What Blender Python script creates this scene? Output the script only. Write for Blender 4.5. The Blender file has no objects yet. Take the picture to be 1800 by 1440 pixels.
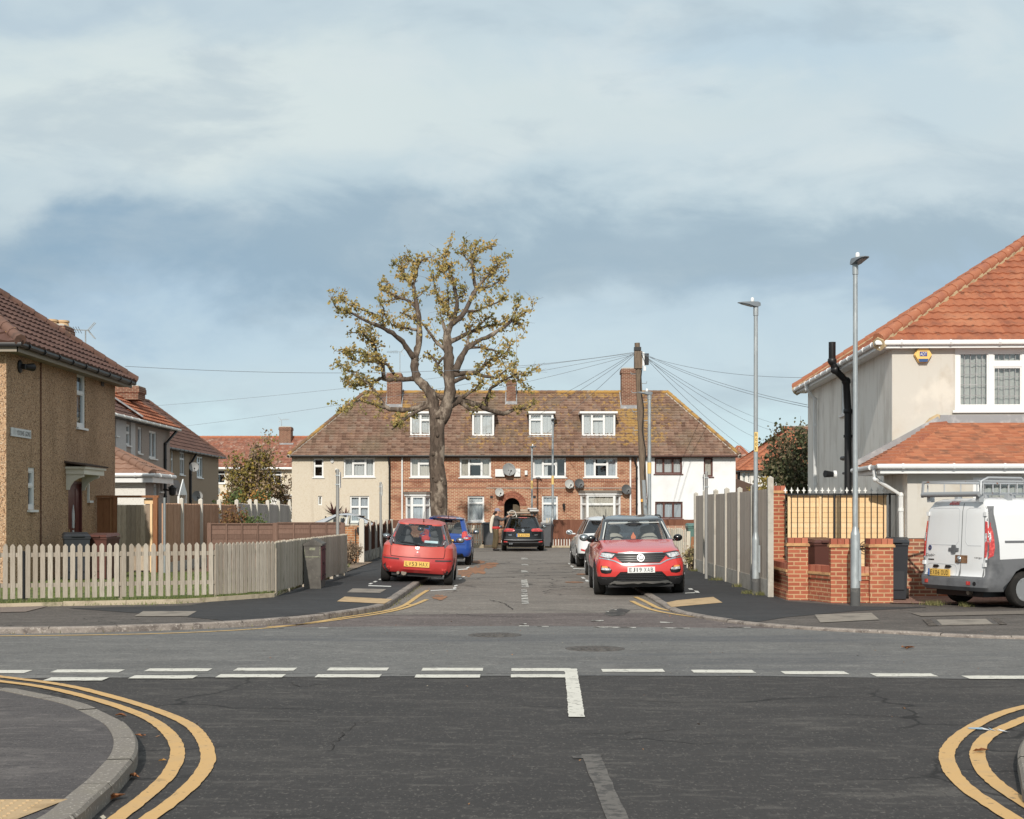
import bpy, bmesh, math, random
from mathutils import Vector, Matrix
from mathutils.bvhtree import BVHTree
R = math.radians
random.seed(7)
SC = bpy.context.scene
COL = SC.collection
# ------------------------------------------------------------------ camera, sky, sun
FPX, CX, HY, CH = 2600.0, 900.0, 898.0, 1.67
cam_d = bpy.data.cameras.new('camera'); cam = bpy.data.objects.new('camera', cam_d); COL.objects.link(cam)
cam.location = (0, 0, CH); cam.rotation_euler = (R(90), 0, 0)
cam_d.sensor_width = 36; cam_d.lens = 36 * FPX / 1800; cam_d.sensor_fit = 'HORIZONTAL'
cam_d.shift_y = (HY - 720) / 1800; cam_d.clip_end = 2000; cam_d.clip_start = 0.1
SC.camera = cam
SC.view_settings.view_transform = 'Standard'; SC.view_settings.look = 'None'
SC.view_settings.exposure = 0.46; SC.view_settings.gamma = 1
SC.view_settings.use_curve_mapping = False
SUN = Vector((0.13, 1.0, -0.60)).normalized()
sl = bpy.data.lights.new('sun', 'SUN'); sl.energy = 3.0; sl.angle = R(0.6); sl.color = (1.0, 0.925, 0.82)
so = bpy.data.objects.new('sun', sl); COL.objects.link(so); so.location = (-20, -60, 40)
so.rotation_euler = SUN.to_track_quat('-Z', 'Y').to_euler()

def lin(c):
    c = c / 255.0
    return c / 12.92 if c <= 0.04045 else ((c + 0.055) / 1.055) ** 2.4
def S0(r, g, b): return (lin(r), lin(g), lin(b), 1)
def S(r, g, b, ds=0.14, k=0.84):
    c = [lin(r), lin(g), lin(b)]; l = 0.3 * c[0] + 0.55 * c[1] + 0.15 * c[2]
    return tuple(k * (v + (l - v) * ds) for v in c) + (1,)

def nd(nt, t, I=None, **kw):
    n = nt.nodes.new(t)
    for k, v in kw.items(): setattr(n, k, v)
    if I:
        for k, v in I.items():
            if hasattr(v, 'is_linked') or isinstance(v, bpy.types.NodeSocket): nt.links.new(v, n.inputs[k])
            else: n.inputs[k].default_value = v
    return n
def ma(nt, op, a, b=0.0, c=None, clamp=False):
    n = nd(nt, 'ShaderNodeMath', {0: a, 1: b}, operation=op); n.use_clamp = clamp
    if c is not None:
        if isinstance(c, bpy.types.NodeSocket): nt.links.new(c, n.inputs[2])
        else: n.inputs[2].default_value = c
    return n.outputs[0]
def mixc(nt, f, a, b, blend='MIX'):
    n = nd(nt, 'ShaderNodeMix', {0: f, 6: a, 7: b}, data_type='RGBA', blend_type=blend); return n.outputs[2]
def ramp(nt, fac, stops, interp='LINEAR'):
    n = nd(nt, 'ShaderNodeValToRGB', {0: fac}); cr = n.color_ramp; cr.interpolation = interp
    while len(cr.elements) > 1: cr.elements.remove(cr.elements[-1])
    cr.elements[0].position = stops[0][0]; cr.elements[0].color = stops[0][1]
    for p, c in stops[1:]:
        e = cr.elements.new(p); e.color = c
    return n.outputs[0]
def sstep(nt, v, lo, hi):
    n = nd(nt, 'ShaderNodeMapRange', {0: v, 1: lo, 2: hi, 3: 0.0, 4: 1.0}, interpolation_type='SMOOTHSTEP'); return n.outputs[0]

def build_world():
    w = bpy.data.worlds.new('World'); SC.world = w; w.use_nodes = True
    nt = w.node_tree; nt.nodes.clear()
    out = nd(nt, 'ShaderNodeOutputWorld'); bg = nd(nt, 'ShaderNodeBackground'); bg.inputs[1].default_value = 0.1
    nt.links.new(bg.outputs[0], out.inputs[0])
    sky = nd(nt, 'ShaderNodeTexSky'); sky.sky_type = 'NISHITA'; sky.sun_disc = False
    sky.sun_elevation = math.asin(-SUN.z); sky.sun_rotation = math.atan2(-SUN.x, -SUN.y)
    sky.dust_density = 1.5
    tc = nd(nt, 'ShaderNodeTexCoord'); d = tc.outputs['Generated']
    sp = nd(nt, 'ShaderNodeSeparateXYZ', {0: d}); x, y, z = sp.outputs
    # slope of the sight line and its bearing
    ay = ma(nt, 'MAXIMUM', ma(nt, 'ABSOLUTE', y), 0.08)
    el = ma(nt, 'DIVIDE', z, ay); az = ma(nt, 'DIVIDE', x, ay)
    def noise(sx, sz, scale, det, dist=0.0, off=0.0, rough=0.55):
        v = nd(nt, 'ShaderNodeCombineXYZ', {0: ma(nt, 'MULTIPLY', az, sx), 1: ma(nt, 'MULTIPLY', y, 0.6), 2: ma(nt, 'MULTIPLY', el, sz)})
        m = nd(nt, 'ShaderNodeVectorMath', {0: v.outputs[0], 1: (off, off * 1.7, off * 0.3)}, operation='ADD')
        return nd(nt, 'ShaderNodeTexNoise', {'Vector': m.outputs[0], 'Scale': scale, 'Detail': det, 'Roughness': rough, 'Distortion': dist}).outputs['Fac']
    C = S0
    wz = ma(nt, 'SUBTRACT', noise(4.0, 8.0, 2.0, 6, 0.3, 9.4, 0.55), 0.5); wx = ma(nt, 'SUBTRACT', noise(2.0, 5.0, 2.0, 4, 0.2, 3.1, 0.5), 0.5)
    e2 = ma(nt, 'ADD', el, ma(nt, 'MULTIPLY', wz, 0.12)); a2 = ma(nt, 'ADD', az, ma(nt, 'MULTIPLY', wx, 0.22))
    c = ramp(nt, ma(nt, 'MULTIPLY', e2, 2.0), [
        (0.0, C(206, 230, 236)), (0.08, C(203, 226, 233)), (0.16, C(194, 211, 219)), (0.26, C(184, 202, 214)),
        (0.31, C(162, 181, 194)), (0.38, C(152, 173, 188)), (0.44, C(168, 190, 203)), (0.50, C(200, 212, 216)), (0.58, C(205, 217, 218)),
        (0.68, C(194, 209, 216)), (0.85, C(188, 204, 213)), (1.0, C(206, 214, 218))])
    # broad masses of cloud, each a soft patch of sky (bearing, height, spread, colour, strength)
    for (px, py, rx, ry, col, k) in ((330, 200, 640, 120, C(214, 223, 222), .85), (90, 345, 260, 55, C(209, 219, 221), .75), (760, 330, 380, 55, C(200, 214, 219), .6), (1340, 300, 320, 62, C(205, 217, 221), .8),
            (1720, 330, 240, 60, C(206, 217, 221), .7), (1330, 95, 420, 60, C(180, 202, 218), .6), (220, 455, 560, 75, C(138, 165, 187), .95), (60, 545, 260, 45, C(160, 186, 210), .6), (820, 440, 460, 60, C(154, 175, 190), .85),
            (1420, 430, 560, 55, C(160, 179, 192), .85), (90, 20, 420, 40, C(180, 197, 209), .75), (1640, 170, 260, 60, C(190, 207, 218), .5), (480, 600, 340, 50, C(188, 209, 222), .6), (1300, 560, 420, 40, C(190, 208, 219), .6), (1000, 640, 460, 40, C(200, 216, 224), .5), (1560, 500, 300, 30, C(166, 188, 208), .6)):
        q = ma(nt, 'POWER', ma(nt, 'MULTIPLY', ma(nt, 'SUBTRACT', a2, (px - 900) / 2600), 2600 / rx), 2.0); p = ma(nt, 'POWER', ma(nt, 'MULTIPLY', ma(nt, 'SUBTRACT', e2, (898 - py) / 2600), 2600 / ry), 2.0)
        f = ma(nt, 'POWER', 2.718, ma(nt, 'MULTIPLY', ma(nt, 'ADD', p, q), -0.8)); c = mixc(nt, ma(nt, 'MULTIPLY', f, k), c, col)
    w1 = sstep(nt, noise(4.2, 9.0, 2.0, 7, 0.35, 17.0, 0.56), 0.47, 0.70); c = mixc(nt, ma(nt, 'MULTIPLY', w1, ma(nt, 'ADD', 0.18, ma(nt, 'MULTIPLY', sstep(nt, e2, .18, .25), 0.36))), c, C(214, 222, 223))
    w2 = sstep(nt, noise(3.4, 9.5, 2.0, 7, 0.35, 31.0, 0.56), 0.49, 0.70); c = mixc(nt, ma(nt, 'MULTIPLY', w2, 0.48), c, C(168, 185, 197))
    sc = nd(nt, 'ShaderNodeVectorMath', {0: c, 1: (7.76, 7.86, 7.82)}, operation='MULTIPLY')
    fin = mixc(nt, 0.05, sc.outputs[0], sky.outputs[0])
    nt.links.new(fin, bg.inputs[0])
build_world()

# ------------------------------------------------------------------ picture <-> place
def X(px, Y): return (px - CX) * Y / FPX
def Zy(py, Y): return CH - (py - HY) * Y / FPX
def G(px, py, z=0.0):
    Y = (CH - z) * FPX / (py - HY); return (X(px, Y), Y)

# ------------------------------------------------------------------ materials
MATS = {}
def mat(name, col=None, layers=(), rough=0.8, metal=0.0, spec=0.3, bump=None, coat=0.0, base=None, rough2=None, trans=0.0, bumps=()):
    """layers: (colour, scale, lo, hi, stretch, strength) noise-masked coats of another colour"""
    if name in MATS: return MATS[name]
    m = bpy.data.materials.new(name); m.use_nodes = True; nt = m.node_tree
    b = nt.nodes['Principled BSDF']; MATS[name] = m
    tc = nd(nt, 'ShaderNodeTexCoord'); obj = tc.outputs['Object']; uv = tc.outputs['UV']
    hgt = None
    if base is None: c = None; cval = col if len(col) == 4 else (*col, 1)
    elif base[0] == 'brick':
        _, c1, c2, mo, bw, rh, ms = base
        n = nd(nt, 'ShaderNodeTexBrick', {'Vector': uv, 'Color1': c1, 'Color2': c2, 'Mortar': mo, 'Scale': 1.0, 'Mortar Size': ms,
               'Mortar Smooth': 0.2, 'Bias': 0.0, 'Brick Width': bw, 'Row Height': rh})
        c = n.outputs[0]; hgt = ma(nt, 'SUBTRACT', 1.0, n.outputs[1])
    elif base[0] == 'tile':
        _, cols, tw, th, off = base
        row = ma(nt, 'FLOOR', ma(nt, 'DIVIDE', nd(nt, 'ShaderNodeSeparateXYZ', {0: uv}).outputs[1], th))
        ux = nd(nt, 'ShaderNodeSeparateXYZ', {0: uv}).outputs[0]
        cx = ma(nt, 'FLOOR', ma(nt, 'ADD', ma(nt, 'DIVIDE', ux, tw), ma(nt, 'MULTIPLY', ma(nt, 'MODULO', row, 2.0), off)))
        v = nd(nt, 'ShaderNodeCombineXYZ', {0: cx, 1: row})
        wn = nd(nt, 'ShaderNodeTexWhiteNoise', {'Vector': v.outputs[0]}, noise_dimensions='2D')
        c = ramp(nt, wn.outputs[0], [(i / max(1, len(cols) - 1), q) for i, q in enumerate(cols)])
    elif base[0] == 'island':
        g = nd(nt, 'ShaderNodeNewGeometry')
        cols = base[1]; c = ramp(nt, g.outputs['Random Per Island'], [(i / max(1, len(cols) - 1), q) for i, q in enumerate(cols)])
    if c is None:
        rgb = nd(nt, 'ShaderNodeRGB'); rgb.outputs[0].default_value = cval; c = rgb.outputs[0]
    for ly in layers:
        lc, sc, lo, hi = ly[:4]; st = ly[4] if len(ly) > 4 else (1, 1, 1); k = ly[5] if len(ly) > 5 else 1.0
        crd = obj
        mp = nd(nt, 'ShaderNodeMapping', {0: crd, 3: st, 1: (sc * 0.37, sc * 0.11, 1.3)})
        if len(ly) > 6 and ly[6] == 'crack':
            nz = nd(nt, 'ShaderNodeTexNoise', {'Vector': mp.outputs[0], 'Scale': sc * 2.5, 'Detail': 4.0})
            vv = nd(nt, 'ShaderNodeVectorMath', {0: mp.outputs[0], 1: nz.outputs['Color']}, operation='ADD')
            vo = nd(nt, 'ShaderNodeTexVoronoi', {'Vector': vv.outputs[0], 'Scale': sc}, feature='DISTANCE_TO_EDGE')
            f0 = sstep(nt, vo.outputs['Distance'], hi, lo)
            gate = nd(nt, 'ShaderNodeTexNoise', {'Vector': mp.outputs[0], 'Scale': sc * 0.6, 'Detail': 1.0})
            f0 = ma(nt, 'MULTIPLY', f0, sstep(nt, gate.outputs['Fac'], 0.44, 0.56))
        elif len(ly) > 6 and ly[6] == 'vor':
            vo = nd(nt, 'ShaderNodeTexVoronoi', {'Vector': mp.outputs[0], 'Scale': sc})
            f0 = sstep(nt, nd(nt, 'ShaderNodeSeparateXYZ', {0: vo.outputs['Color']}).outputs[0], lo, hi)
        else:
            nz = nd(nt, 'ShaderNodeTexNoise', {'Vector': mp.outputs[0], 'Scale': sc, 'Detail': 6.0, 'Roughness': 0.6})
            f0 = sstep(nt, nz.outputs['Fac'], lo, hi)
        c = mixc(nt, ma(nt, 'MULTIPLY', f0, k), c, lc)
    nt.links.new(c, b.inputs['Base Color'])
    b.inputs['Roughness'].default_value = rough; b.inputs['Metallic'].default_value = metal
    b.inputs['Specular IOR Level'].default_value = spec
    if coat: b.inputs['Coat Weight'].default_value = coat; b.inputs['Coat Roughness'].default_value = 0.05
    if rough2:
        nz = nd(nt, 'ShaderNodeTexNoise', {'Vector': obj, 'Scale': rough2[0], 'Detail': 4.0})
        mr = nd(nt, 'ShaderNodeMapRange', {0: nz.outputs['Fac'], 1: 0.3, 2: 0.7, 3: rough, 4: rough2[1]})
        nt.links.new(mr.outputs[0], b.inputs['Roughness'])
    nrm = None
    if hgt is not None:
        bp = nd(nt, 'ShaderNodeBump', {'Height': hgt, 'Strength': 0.5, 'Distance': 0.01}); nrm = bp.outputs[0]
    for (stg, sc, dist, st) in ([bump] if bump else []) + list(bumps):
        mp = nd(nt, 'ShaderNodeMapping', {0: obj, 3: st})
        nz = nd(nt, 'ShaderNodeTexNoise', {'Vector': mp.outputs[0], 'Scale': sc, 'Detail': 5.0})
        bp = nd(nt, 'ShaderNodeBump', {'Height': nz.outputs['Fac'], 'Strength': stg, 'Distance': dist})
        if nrm is not None: nt.links.new(nrm, bp.inputs['Normal'])
        nrm = bp.outputs[0]
    if nrm is not None: nt.links.new(nrm, b.inputs['Normal'])
    if trans:
        o = nt.nodes['Material Output']; t = nd(nt, 'ShaderNodeBsdfTranslucent'); nt.links.new(c, t.inputs[0])
        mx = nd(nt, 'ShaderNodeMixShader', {0: trans}); nt.links.new(b.outputs[0], mx.inputs[1]); nt.links.new(t.outputs[0], mx.inputs[2])
        nt.links.new(mx.outputs[0], o.inputs[0])
    return m
def glass(name, tint, refl=0.12, rough=0.02):
    if name in MATS: return MATS[name]
    m = bpy.data.materials.new(name); m.use_nodes = True; nt = m.node_tree; nt.nodes.clear(); MATS[name] = m
    o = nd(nt, 'ShaderNodeOutputMaterial'); t = nd(nt, 'ShaderNodeBsdfTransparent', {0: tint})
    g = nd(nt, 'ShaderNodeBsdfGlossy', {0: (0.95, 0.97, 1, 1), 1: rough}); lw = nd(nt, 'ShaderNodeLayerWeight', {0: 0.25})
    f = ma(nt, 'ADD', ma(nt, 'MULTIPLY', lw.outputs['Fresnel'], 0.5), refl, clamp=True)
    mx = nd(nt, 'ShaderNodeMixShader', {0: f}); nt.links.new(t.outputs[0], mx.inputs[1]); nt.links.new(g.outputs[0], mx.inputs[2])
    nt.links.new(mx.outputs[0], o.inputs[0]); return m

# ------------------------------------------------------------------ things and parts
BASE = {}
def thing(name, label, cat, loc, rot=0.0, group=None, local=False):
    o = bpy.data.objects.new(name, None); COL.objects.link(o); o.empty_display_size = 0.3
    o.location = loc; o.rotation_euler = rot if isinstance(rot, tuple) else (0, 0, rot)
    o['label'] = label; o['category'] = cat
    if group: o['group'] = group
    BASE[o.name] = Vector((0, 0, 0)) if local else Vector(loc)
    return o
def tag(o, label, cat, group=None, kind=None):
    if label: o['label'] = label
    if cat: o['category'] = cat
    if group: o['group'] = group
    if kind: o['kind'] = kind
    return o
def copy_tree(src, loc, rot=None, label=None, parent=None):
    c = src.copy(); COL.objects.link(c)
    if parent is None:
        c.location = loc
        if rot is not None: c.rotation_euler = rot if isinstance(rot, tuple) else (0, 0, rot)
        if label: c['label'] = label
    else: c.parent = parent
    for ch in [o for o in src.children]: copy_tree(ch, None, parent=c)
    return c

class MB:
    def __init__(s): s.v = []; s.f = []; s.mi = []; s.uv = {}
    def poly(s, pts, m=0, uv=None):
        i = len(s.v); s.v += [tuple(p) for p in pts]; s.f.append(tuple(range(i, i + len(pts)))); s.mi.append(m)
        if uv: s.uv[len(s.f) - 1] = uv
        return s
    def mesh(s, vs, fs, m=0):
        i = len(s.v); s.v += [tuple(p) for p in vs]
        for f in fs: s.f.append(tuple(i + k for k in f)); s.mi.append(m)
        return s
    def hexa(s, p, m=0):
        return s.mesh(p, [(0, 3, 2, 1), (4, 5, 6, 7), (0, 1, 5, 4), (1, 2, 6, 5), (2, 3, 7, 6), (3, 0, 4, 7)], m)
    def box(s, x0, x1, y0, y1, z0, z1, m=0, T=None):
        p = [Vector(q) for q in ((x0, y0, z0), (x1, y0, z0), (x1, y1, z0), (x0, y1, z0), (x0, y0, z1), (x1, y0, z1), (x1, y1, z1), (x0, y1, z1))]
        if T is not None: p = [T @ q for q in p]
        return s.hexa(p, m)
    def bar(s, p, q, w, h, m=0, up=(0, 0, 1)):
        p = Vector(p); q = Vector(q); d = (q - p).normalized(); up = Vector(up)
        if abs(d.dot(up)) > 0.98: up = Vector((0, 1, 0))
        r = d.cross(up).normalized() * (w / 2); u = r.cross(d).normalized() * (h / 2)
        return s.hexa([p - r - u, p + r - u, q + r - u, q - r - u, p - r + u, p + r + u, q + r + u, q - r + u], m)
    def tube(s, pts, r, n=8, m=0, cap=True):
        pts = [Vector(p) for p in pts]; rs = r if isinstance(r, (list, tuple)) else [r] * len(pts)
        i0 = len(s.v); prev = None
        for k, p in enumerate(pts):
            a = pts[max(0, k - 1)]; b = pts[min(len(pts) - 1, k + 1)]; d = (b - a).normalized()
            if prev is None: u = d.orthogonal().normalized()
            else:
                u = prev - d * prev.dot(d); u = u.normalized() if u.length > 1e-6 else d.orthogonal().normalized()
            prev = u; w = d.cross(u)
            for j in range(n):
                t = 2 * math.pi * j / n; s.v.append(tuple(p + (u * math.cos(t) + w * math.sin(t)) * rs[k]))
        for k in range(len(pts) - 1):
            for j in range(n):
                a = i0 + k * n + j; b = i0 + k * n + (j + 1) % n
                s.f.append((a, b, b + n, a + n)); s.mi.append(m)
        if cap:
            s.f.append(tuple(i0 + j for j in range(n))[::-1]); s.mi.append(m)
            e = i0 + (len(pts) - 1) * n; s.f.append(tuple(e + j for j in range(n))); s.mi.append(m)
        return s
    def lathe(s, prof, T=None, n=16, m=0):
        i0 = len(s.v); T = T or Matrix()
        for (r, z) in prof:
            for j in range(n):
                t = 2 * math.pi * j / n; s.v.append(tuple(T @ Vector((r * math.cos(t), r * math.sin(t), z))))
        for k in range(len(prof) - 1):
            for j in range(n):
                a = i0 + k * n + j; b = i0 + k * n + (j + 1) % n
                s.f.append((a, b, b + n, a + n)); s.mi.append(m)
        for k, rev in ((0, True), (len(prof) - 1, False)):
            if prof[k][0] > 1e-4:
                q = tuple(i0 + k * n + j for j in range(n)); s.f.append(q[::-1] if rev else q); s.mi.append(m)
        return s
    def prism(s, pts, fn, d0, d1, m=0):
        """extrude a 2-D outline: fn(a, b, d) -> 3-D"""
        n = len(pts); i = len(s.v)
        s.v += [tuple(fn(a, b, d0)) for a, b in pts] + [tuple(fn(a, b, d1)) for a, b in pts]
        s.f.append(tuple(range(i, i + n))[::-1]); s.mi.append(m); s.f.append(tuple(range(i + n, i + 2 * n))); s.mi.append(m)
        for k in range(n):
            s.f.append((i + k, i + (k + 1) % n, i + n + (k + 1) % n, i + n + k)); s.mi.append(m)
        return s
    def ball(s, c, r, m=0, n=10, k=6):
        r = r if isinstance(r, tuple) else (r, r, r); T = Matrix.Translation(c) @ Matrix.Diagonal((*r, 1))
        return s.lathe([(math.sin(math.pi * i / k) + (1e-5 if i in (0, k) else 0), -math.cos(math.pi * i / k)) for i in range(k + 1)], T, n, m)
    def build(s, name, mats, parent=None, smooth=False, loc=None, fixn=False, label=None, angle=None, uv=True):
        mats = mats if isinstance(mats, (list, tuple)) else [mats]
        if parent is not None: base = BASE[parent.name]
        elif loc is not None: base = Vector(loc)
        else:
            lo = [min(q[i] for q in s.v) for i in range(3)]; hi = [max(q[i] for q in s.v) for i in range(3)]
            base = Vector(((lo[0] + hi[0]) / 2, (lo[1] + hi[1]) / 2, lo[2]))
        me = bpy.data.meshes.new(name)
        me.from_pydata([(q[0] - base[0], q[1] - base[1], q[2] - base[2]) for q in s.v], [], s.f)
        if fixn:
            bm = bmesh.new(); bm.from_mesh(me); bmesh.ops.recalc_face_normals(bm, faces=bm.faces); bm.to_mesh(me); bm.free()
        for m in mats: me.materials.append(m)
        me.polygons.foreach_set('material_index', s.mi)
        if smooth: me.polygons.foreach_set('use_smooth', [True] * len(me.polygons))
        if uv:
            ul = me.uv_layers.new(name='UV').data; zz = Vector((0, 0, 1)); vs = me.vertices
            for k, p in enumerate(me.polygons):
                cu = s.uv.get(k)
                if cu is not None and not fixn:
                    for j, li in enumerate(p.loop_indices): ul[li].uv = cu[j]
                    continue
                n = p.normal
                if abs(n.z) > 0.97:
                    for li in p.loop_indices:
                        c = vs[me.loops[li].vertex_index].co; ul[li].uv = (c.x, c.y)
                else:
                    u = zz.cross(n).normalized(); v = n.cross(u)
                    for li in p.loop_indices:
                        c = vs[me.loops[li].vertex_index].co; ul[li].uv = (c.dot(u) + 50, c.dot(v) + 50)
        if smooth and angle:
            try: me.set_sharp_from_angle(angle=R(angle))
            except Exception: pass
        o = bpy.data.objects.new(name, me); COL.objects.link(o)
        if parent is not None: o.parent = parent; BASE[o.name] = base
        else: o.location = base; BASE[o.name] = base
        if label: o['label'] = label
        return o
_tcache = {}
def text_data(txt):
    if txt in _tcache: return _tcache[txt]
    cu = bpy.data.curves.new('t', 'FONT'); cu.body = txt; cu.size = 1; cu.resolution_u = 3; cu.offset = 0.0
    o = bpy.data.objects.new('t', cu); COL.objects.link(o)
    dg = bpy.context.evaluated_depsgraph_get(); dg.update()
    me = o.evaluated_get(dg).to_mesh()
    vs = [v.co.copy() for v in me.vertices]; fs = [tuple(p.vertices) for p in me.polygons]
    o.evaluated_get(dg).to_mesh_clear(); bpy.data.objects.remove(o); bpy.data.curves.remove(cu)
    x0 = min(v.x for v in vs); x1 = max(v.x for v in vs); y0 = min(v.y for v in vs); y1 = max(v.y for v in vs)
    _tcache[txt] = ([((v.x - x0) / (x1 - x0), (v.y - y0) / (y1 - y0)) for v in vs], fs); return _tcache[txt]
def add_text(mb, txt, o, u, v, w, h, m=0):
    """flat lettering filling w x h from corner o along unit vectors u (right) and v (up)"""
    vs, fs = text_data(txt); o = Vector(o); u = Vector(u); v = Vector(v)
    mb.mesh([o + u * (a * w) + v * (b * h) for a, b in vs], fs, m)

# shared materials
WHITE = mat('white_upvc', S(238, 240, 240), rough=0.35, spec=0.5, layers=[(S(215, 214, 208), 3.0, 0.55, 0.8, (1, 1, 1), 0.4)])
WHITEP = mat('white_paint', S(236, 236, 232), rough=0.6, layers=[(S(205, 200, 190), 2.0, 0.5, 0.8, (1, 1, 1), 0.4)])
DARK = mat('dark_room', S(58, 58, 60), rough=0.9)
BLACKP = mat('black_plastic', S(30, 30, 33), rough=0.45, spec=0.4)
GUTB = mat('black_gutter', S(38, 37, 38), rough=0.4, spec=0.45)
LEAD = mat('lead_flashing', S(150, 152, 156), rough=0.6, layers=[(S(190, 190, 192), 4.0, 0.45, 0.7)])
PANE = glass('window_glass', (0.97, 0.99, 1.0, 1), 0.10)
NET = mat('net_curtain', S(226, 230, 230), rough=0.9, trans=0.25)
NETG = mat('grey_net_curtain', S(200, 203, 196), rough=0.9, trans=0.25)
CONC = mat('concrete', S(192, 186, 174), rough=0.9, layers=[(S(150, 144, 132), 3.0, 0.45, 0.7, (1, 1, 1), 0.6), (S(212, 208, 198), 9.0, 0.5, 0.75, (1, 1, 1), 0.5)], bump=(0.3, 60, 0.005, (1, 1, 1)))
CONCL = mat('pale_concrete', S(214, 208, 196), rough=0.9, layers=[(S(176, 168, 152), 2.5, 0.45, 0.75, (1, 1, 0.5), 0.6)], bump=(0.3, 60, 0.005, (1, 1, 1)))
GALV = mat('galvanised_steel', S(168, 176, 180), rough=0.42, metal=0.35, spec=0.5, layers=[(S(196, 203, 206), 9.0, 0.45, 0.65, (1, 1, 0.3), 0.7), (S(146, 153, 157), 22.0, 0.5, 0.7, (1, 1, 0.4), 0.5)])
YELS = mat('yellow_label', S(236, 200, 110), rough=0.5)
INK = mat('black_ink', S(28, 27, 28), rough=0.6)
CHROME = mat('chrome', S(215, 218, 222), rough=0.18, metal=0.9)
TYRE = mat('tyre_rubber', S(40, 39, 38), rough=0.85, spec=0.25, layers=[(S(70, 66, 62), 6.0, 0.45, 0.75, (1, 1, 1), 0.5)])
ALLOY = mat('alloy_rim', S(176, 178, 180), rough=0.35, metal=0.6)
# ------------------------------------------------------------------ ground, roads, kerbs, markings
ZL, ZR, ZN = 0.09, 0.045, 0.10     # heights of the left, right and near pavements
def asphalt(name, c, l, d, crack=None, extra=(), rough=0.88, g=70, k=0.9):
    ls = [(l, 6.0, 0.55, 0.66, (.6, 1.5, 1), 0.46), (d, 9.0, 0.54, 0.66, (.6, 1.5, 1), 0.5), (l, 1.5, 0.57, 0.66, (.5, 1.6, 1), 0.30), (d, 0.7, 0.45, 0.68, (0.6, 1.3, 1), 0.45), (l, 0.9, 0.52, 0.72, (0.5, 1.6, 1), 0.30), (d, g * .8, 0.54, 0.66, (1, .5, 1), 0.75 * k), (l, g, 0.56, 0.68, (1, .5, 1), 0.8 * k), (l, g * .3, 0.60, 0.72, (1, .6, 1), 0.4 * k),
          (l, 2.6, 0.61, 0.70, (0.45, 1.8, 1), 0.42), (S(190, 186, 178), 26, 0.745, 0.79, (1, .7, 1), 0.7)] + list(extra)
    if crack: ls.append((S(34, 32, 32), crack, 0.003, 0.02, (1, 1, 1), 0.8, 'crack'))
    return mat(name, c, layers=ls, rough=rough, spec=0.25, bump=(0.3, 120, 0.004, (1, 1, 1)))
A_NEAR = asphalt('dark_tarmac', S(68, 65, 64), S(108, 103, 98), S(58, 56, 56), 0.5, g=48, k=1.1)
A_MAIN = asphalt('grey_tarmac', S(116, 115, 113), S(152, 149, 144), S(90, 89, 89), None, extra=[(S(84, 86, 92), 0.35, 0.52, 0.7, (0.3, 2.2, 1), 0.55)], g=34)
A_SIDE = asphalt('worn_tarmac', S(130, 122, 114), S(164, 154, 144), S(104, 97, 91), 0.5, extra=[(S(100, 94, 89), 0.6, 0.55, 0.7, (0.6, 1, 1), 0.6)], g=22)
A_RED = asphalt('reddish_tarmac', S(108, 98, 95), S(152, 138, 132), S(80, 70, 69), None, g=28)
A_NEW = asphalt('new_black_tarmac', S(64, 64, 66), S(88, 87, 88), S(50, 50, 52), None, g=40, k=.6)
A_PAVE = asphalt('old_pavement_tarmac', S(98, 91, 86), S(136, 127, 119), S(74, 69, 66), 0.8, g=34)
A_BLUE = asphalt('grey_pavement_tarmac', S(92, 87, 87), S(132, 125, 121), S(68, 65, 66), None, g=60)
GRANITE = mat('kerb_granite', S(152, 141, 132), rough=0.85, bump=(0.6, 40, 0.012, (1, 1, 1)), layers=[(S(110, 100, 94), 5.0, 0.45, 0.68), (S(186, 176, 166), 30.0, 0.52, 0.7), (S(82, 76, 70), 90.0, 0.58, 0.7, (1, 1, 1), 0.6), (S(98, 100, 68), 3.0, 0.66, 0.8, (1, 1, 1), 0.6)])
KERBC = mat('kerb_concrete', S(136, 128, 119), rough=0.85, bump=(0.3, 60, 0.006, (1, 1, 1)), layers=[(S(138, 130, 118), 4.0, 0.45, 0.7), (S(196, 188, 176), 40.0, 0.55, 0.7)])
EDGEST = mat('edging_stone', S(196, 180, 152), rough=0.9, bump=(0.4, 40, 0.01, (1, 1, 1)), layers=[(S(150, 136, 112), 4.0, 0.45, 0.7), (S(112, 112, 76), 2.0, 0.6, 0.75)])
def paint(name, c, worn, thr): return mat(name, c, rough=0.7, layers=[(worn, 16, thr - .03, thr + 0.04, (1, 1, 1), 0.75), (worn, 5, .62, .7, (1, 1, 1), .45), (worn, 150, 0.66, 0.76, (1, 1, 1), 0.7), (S(150, 145, 135), 3.0, 0.45, 0.8, (1, 1, 1), 0.25)])
P_WHITE = paint('white_road_paint', S(224, 220, 208), S(120, 116, 110), 0.61)
P_YEL = paint('yellow_road_paint', S(220, 174, 102), S(140, 116, 84), 0.645)
P_YEL2 = paint('worn_yellow_road_paint', S(218, 176, 100), S(122, 104, 80), 0.62)
P_FADE = mat('faded_white_road_paint', S(112, 107, 102), rough=0.85, layers=[(S(82, 79, 77), 14, 0.45, 0.6), (S(160, 155, 148), 40, 0.62, 0.7, (1, 1, 1), 0.6)])
P_FADE2 = mat('broken_white_road_paint', S(205, 202, 194), rough=0.85, layers=[(S(100, 95, 90), 6, 0.46, 0.52)])
TACT = mat('buff_paving', S(200, 168, 122), rough=0.85, layers=[(S(172, 142, 100), 4.0, 0.45, 0.7), (S(216, 190, 148), 60, 0.55, 0.7, (1, 1, 1), 0.6)], bump=(0.2, 80, 0.004, (1, 1, 1)))
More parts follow.
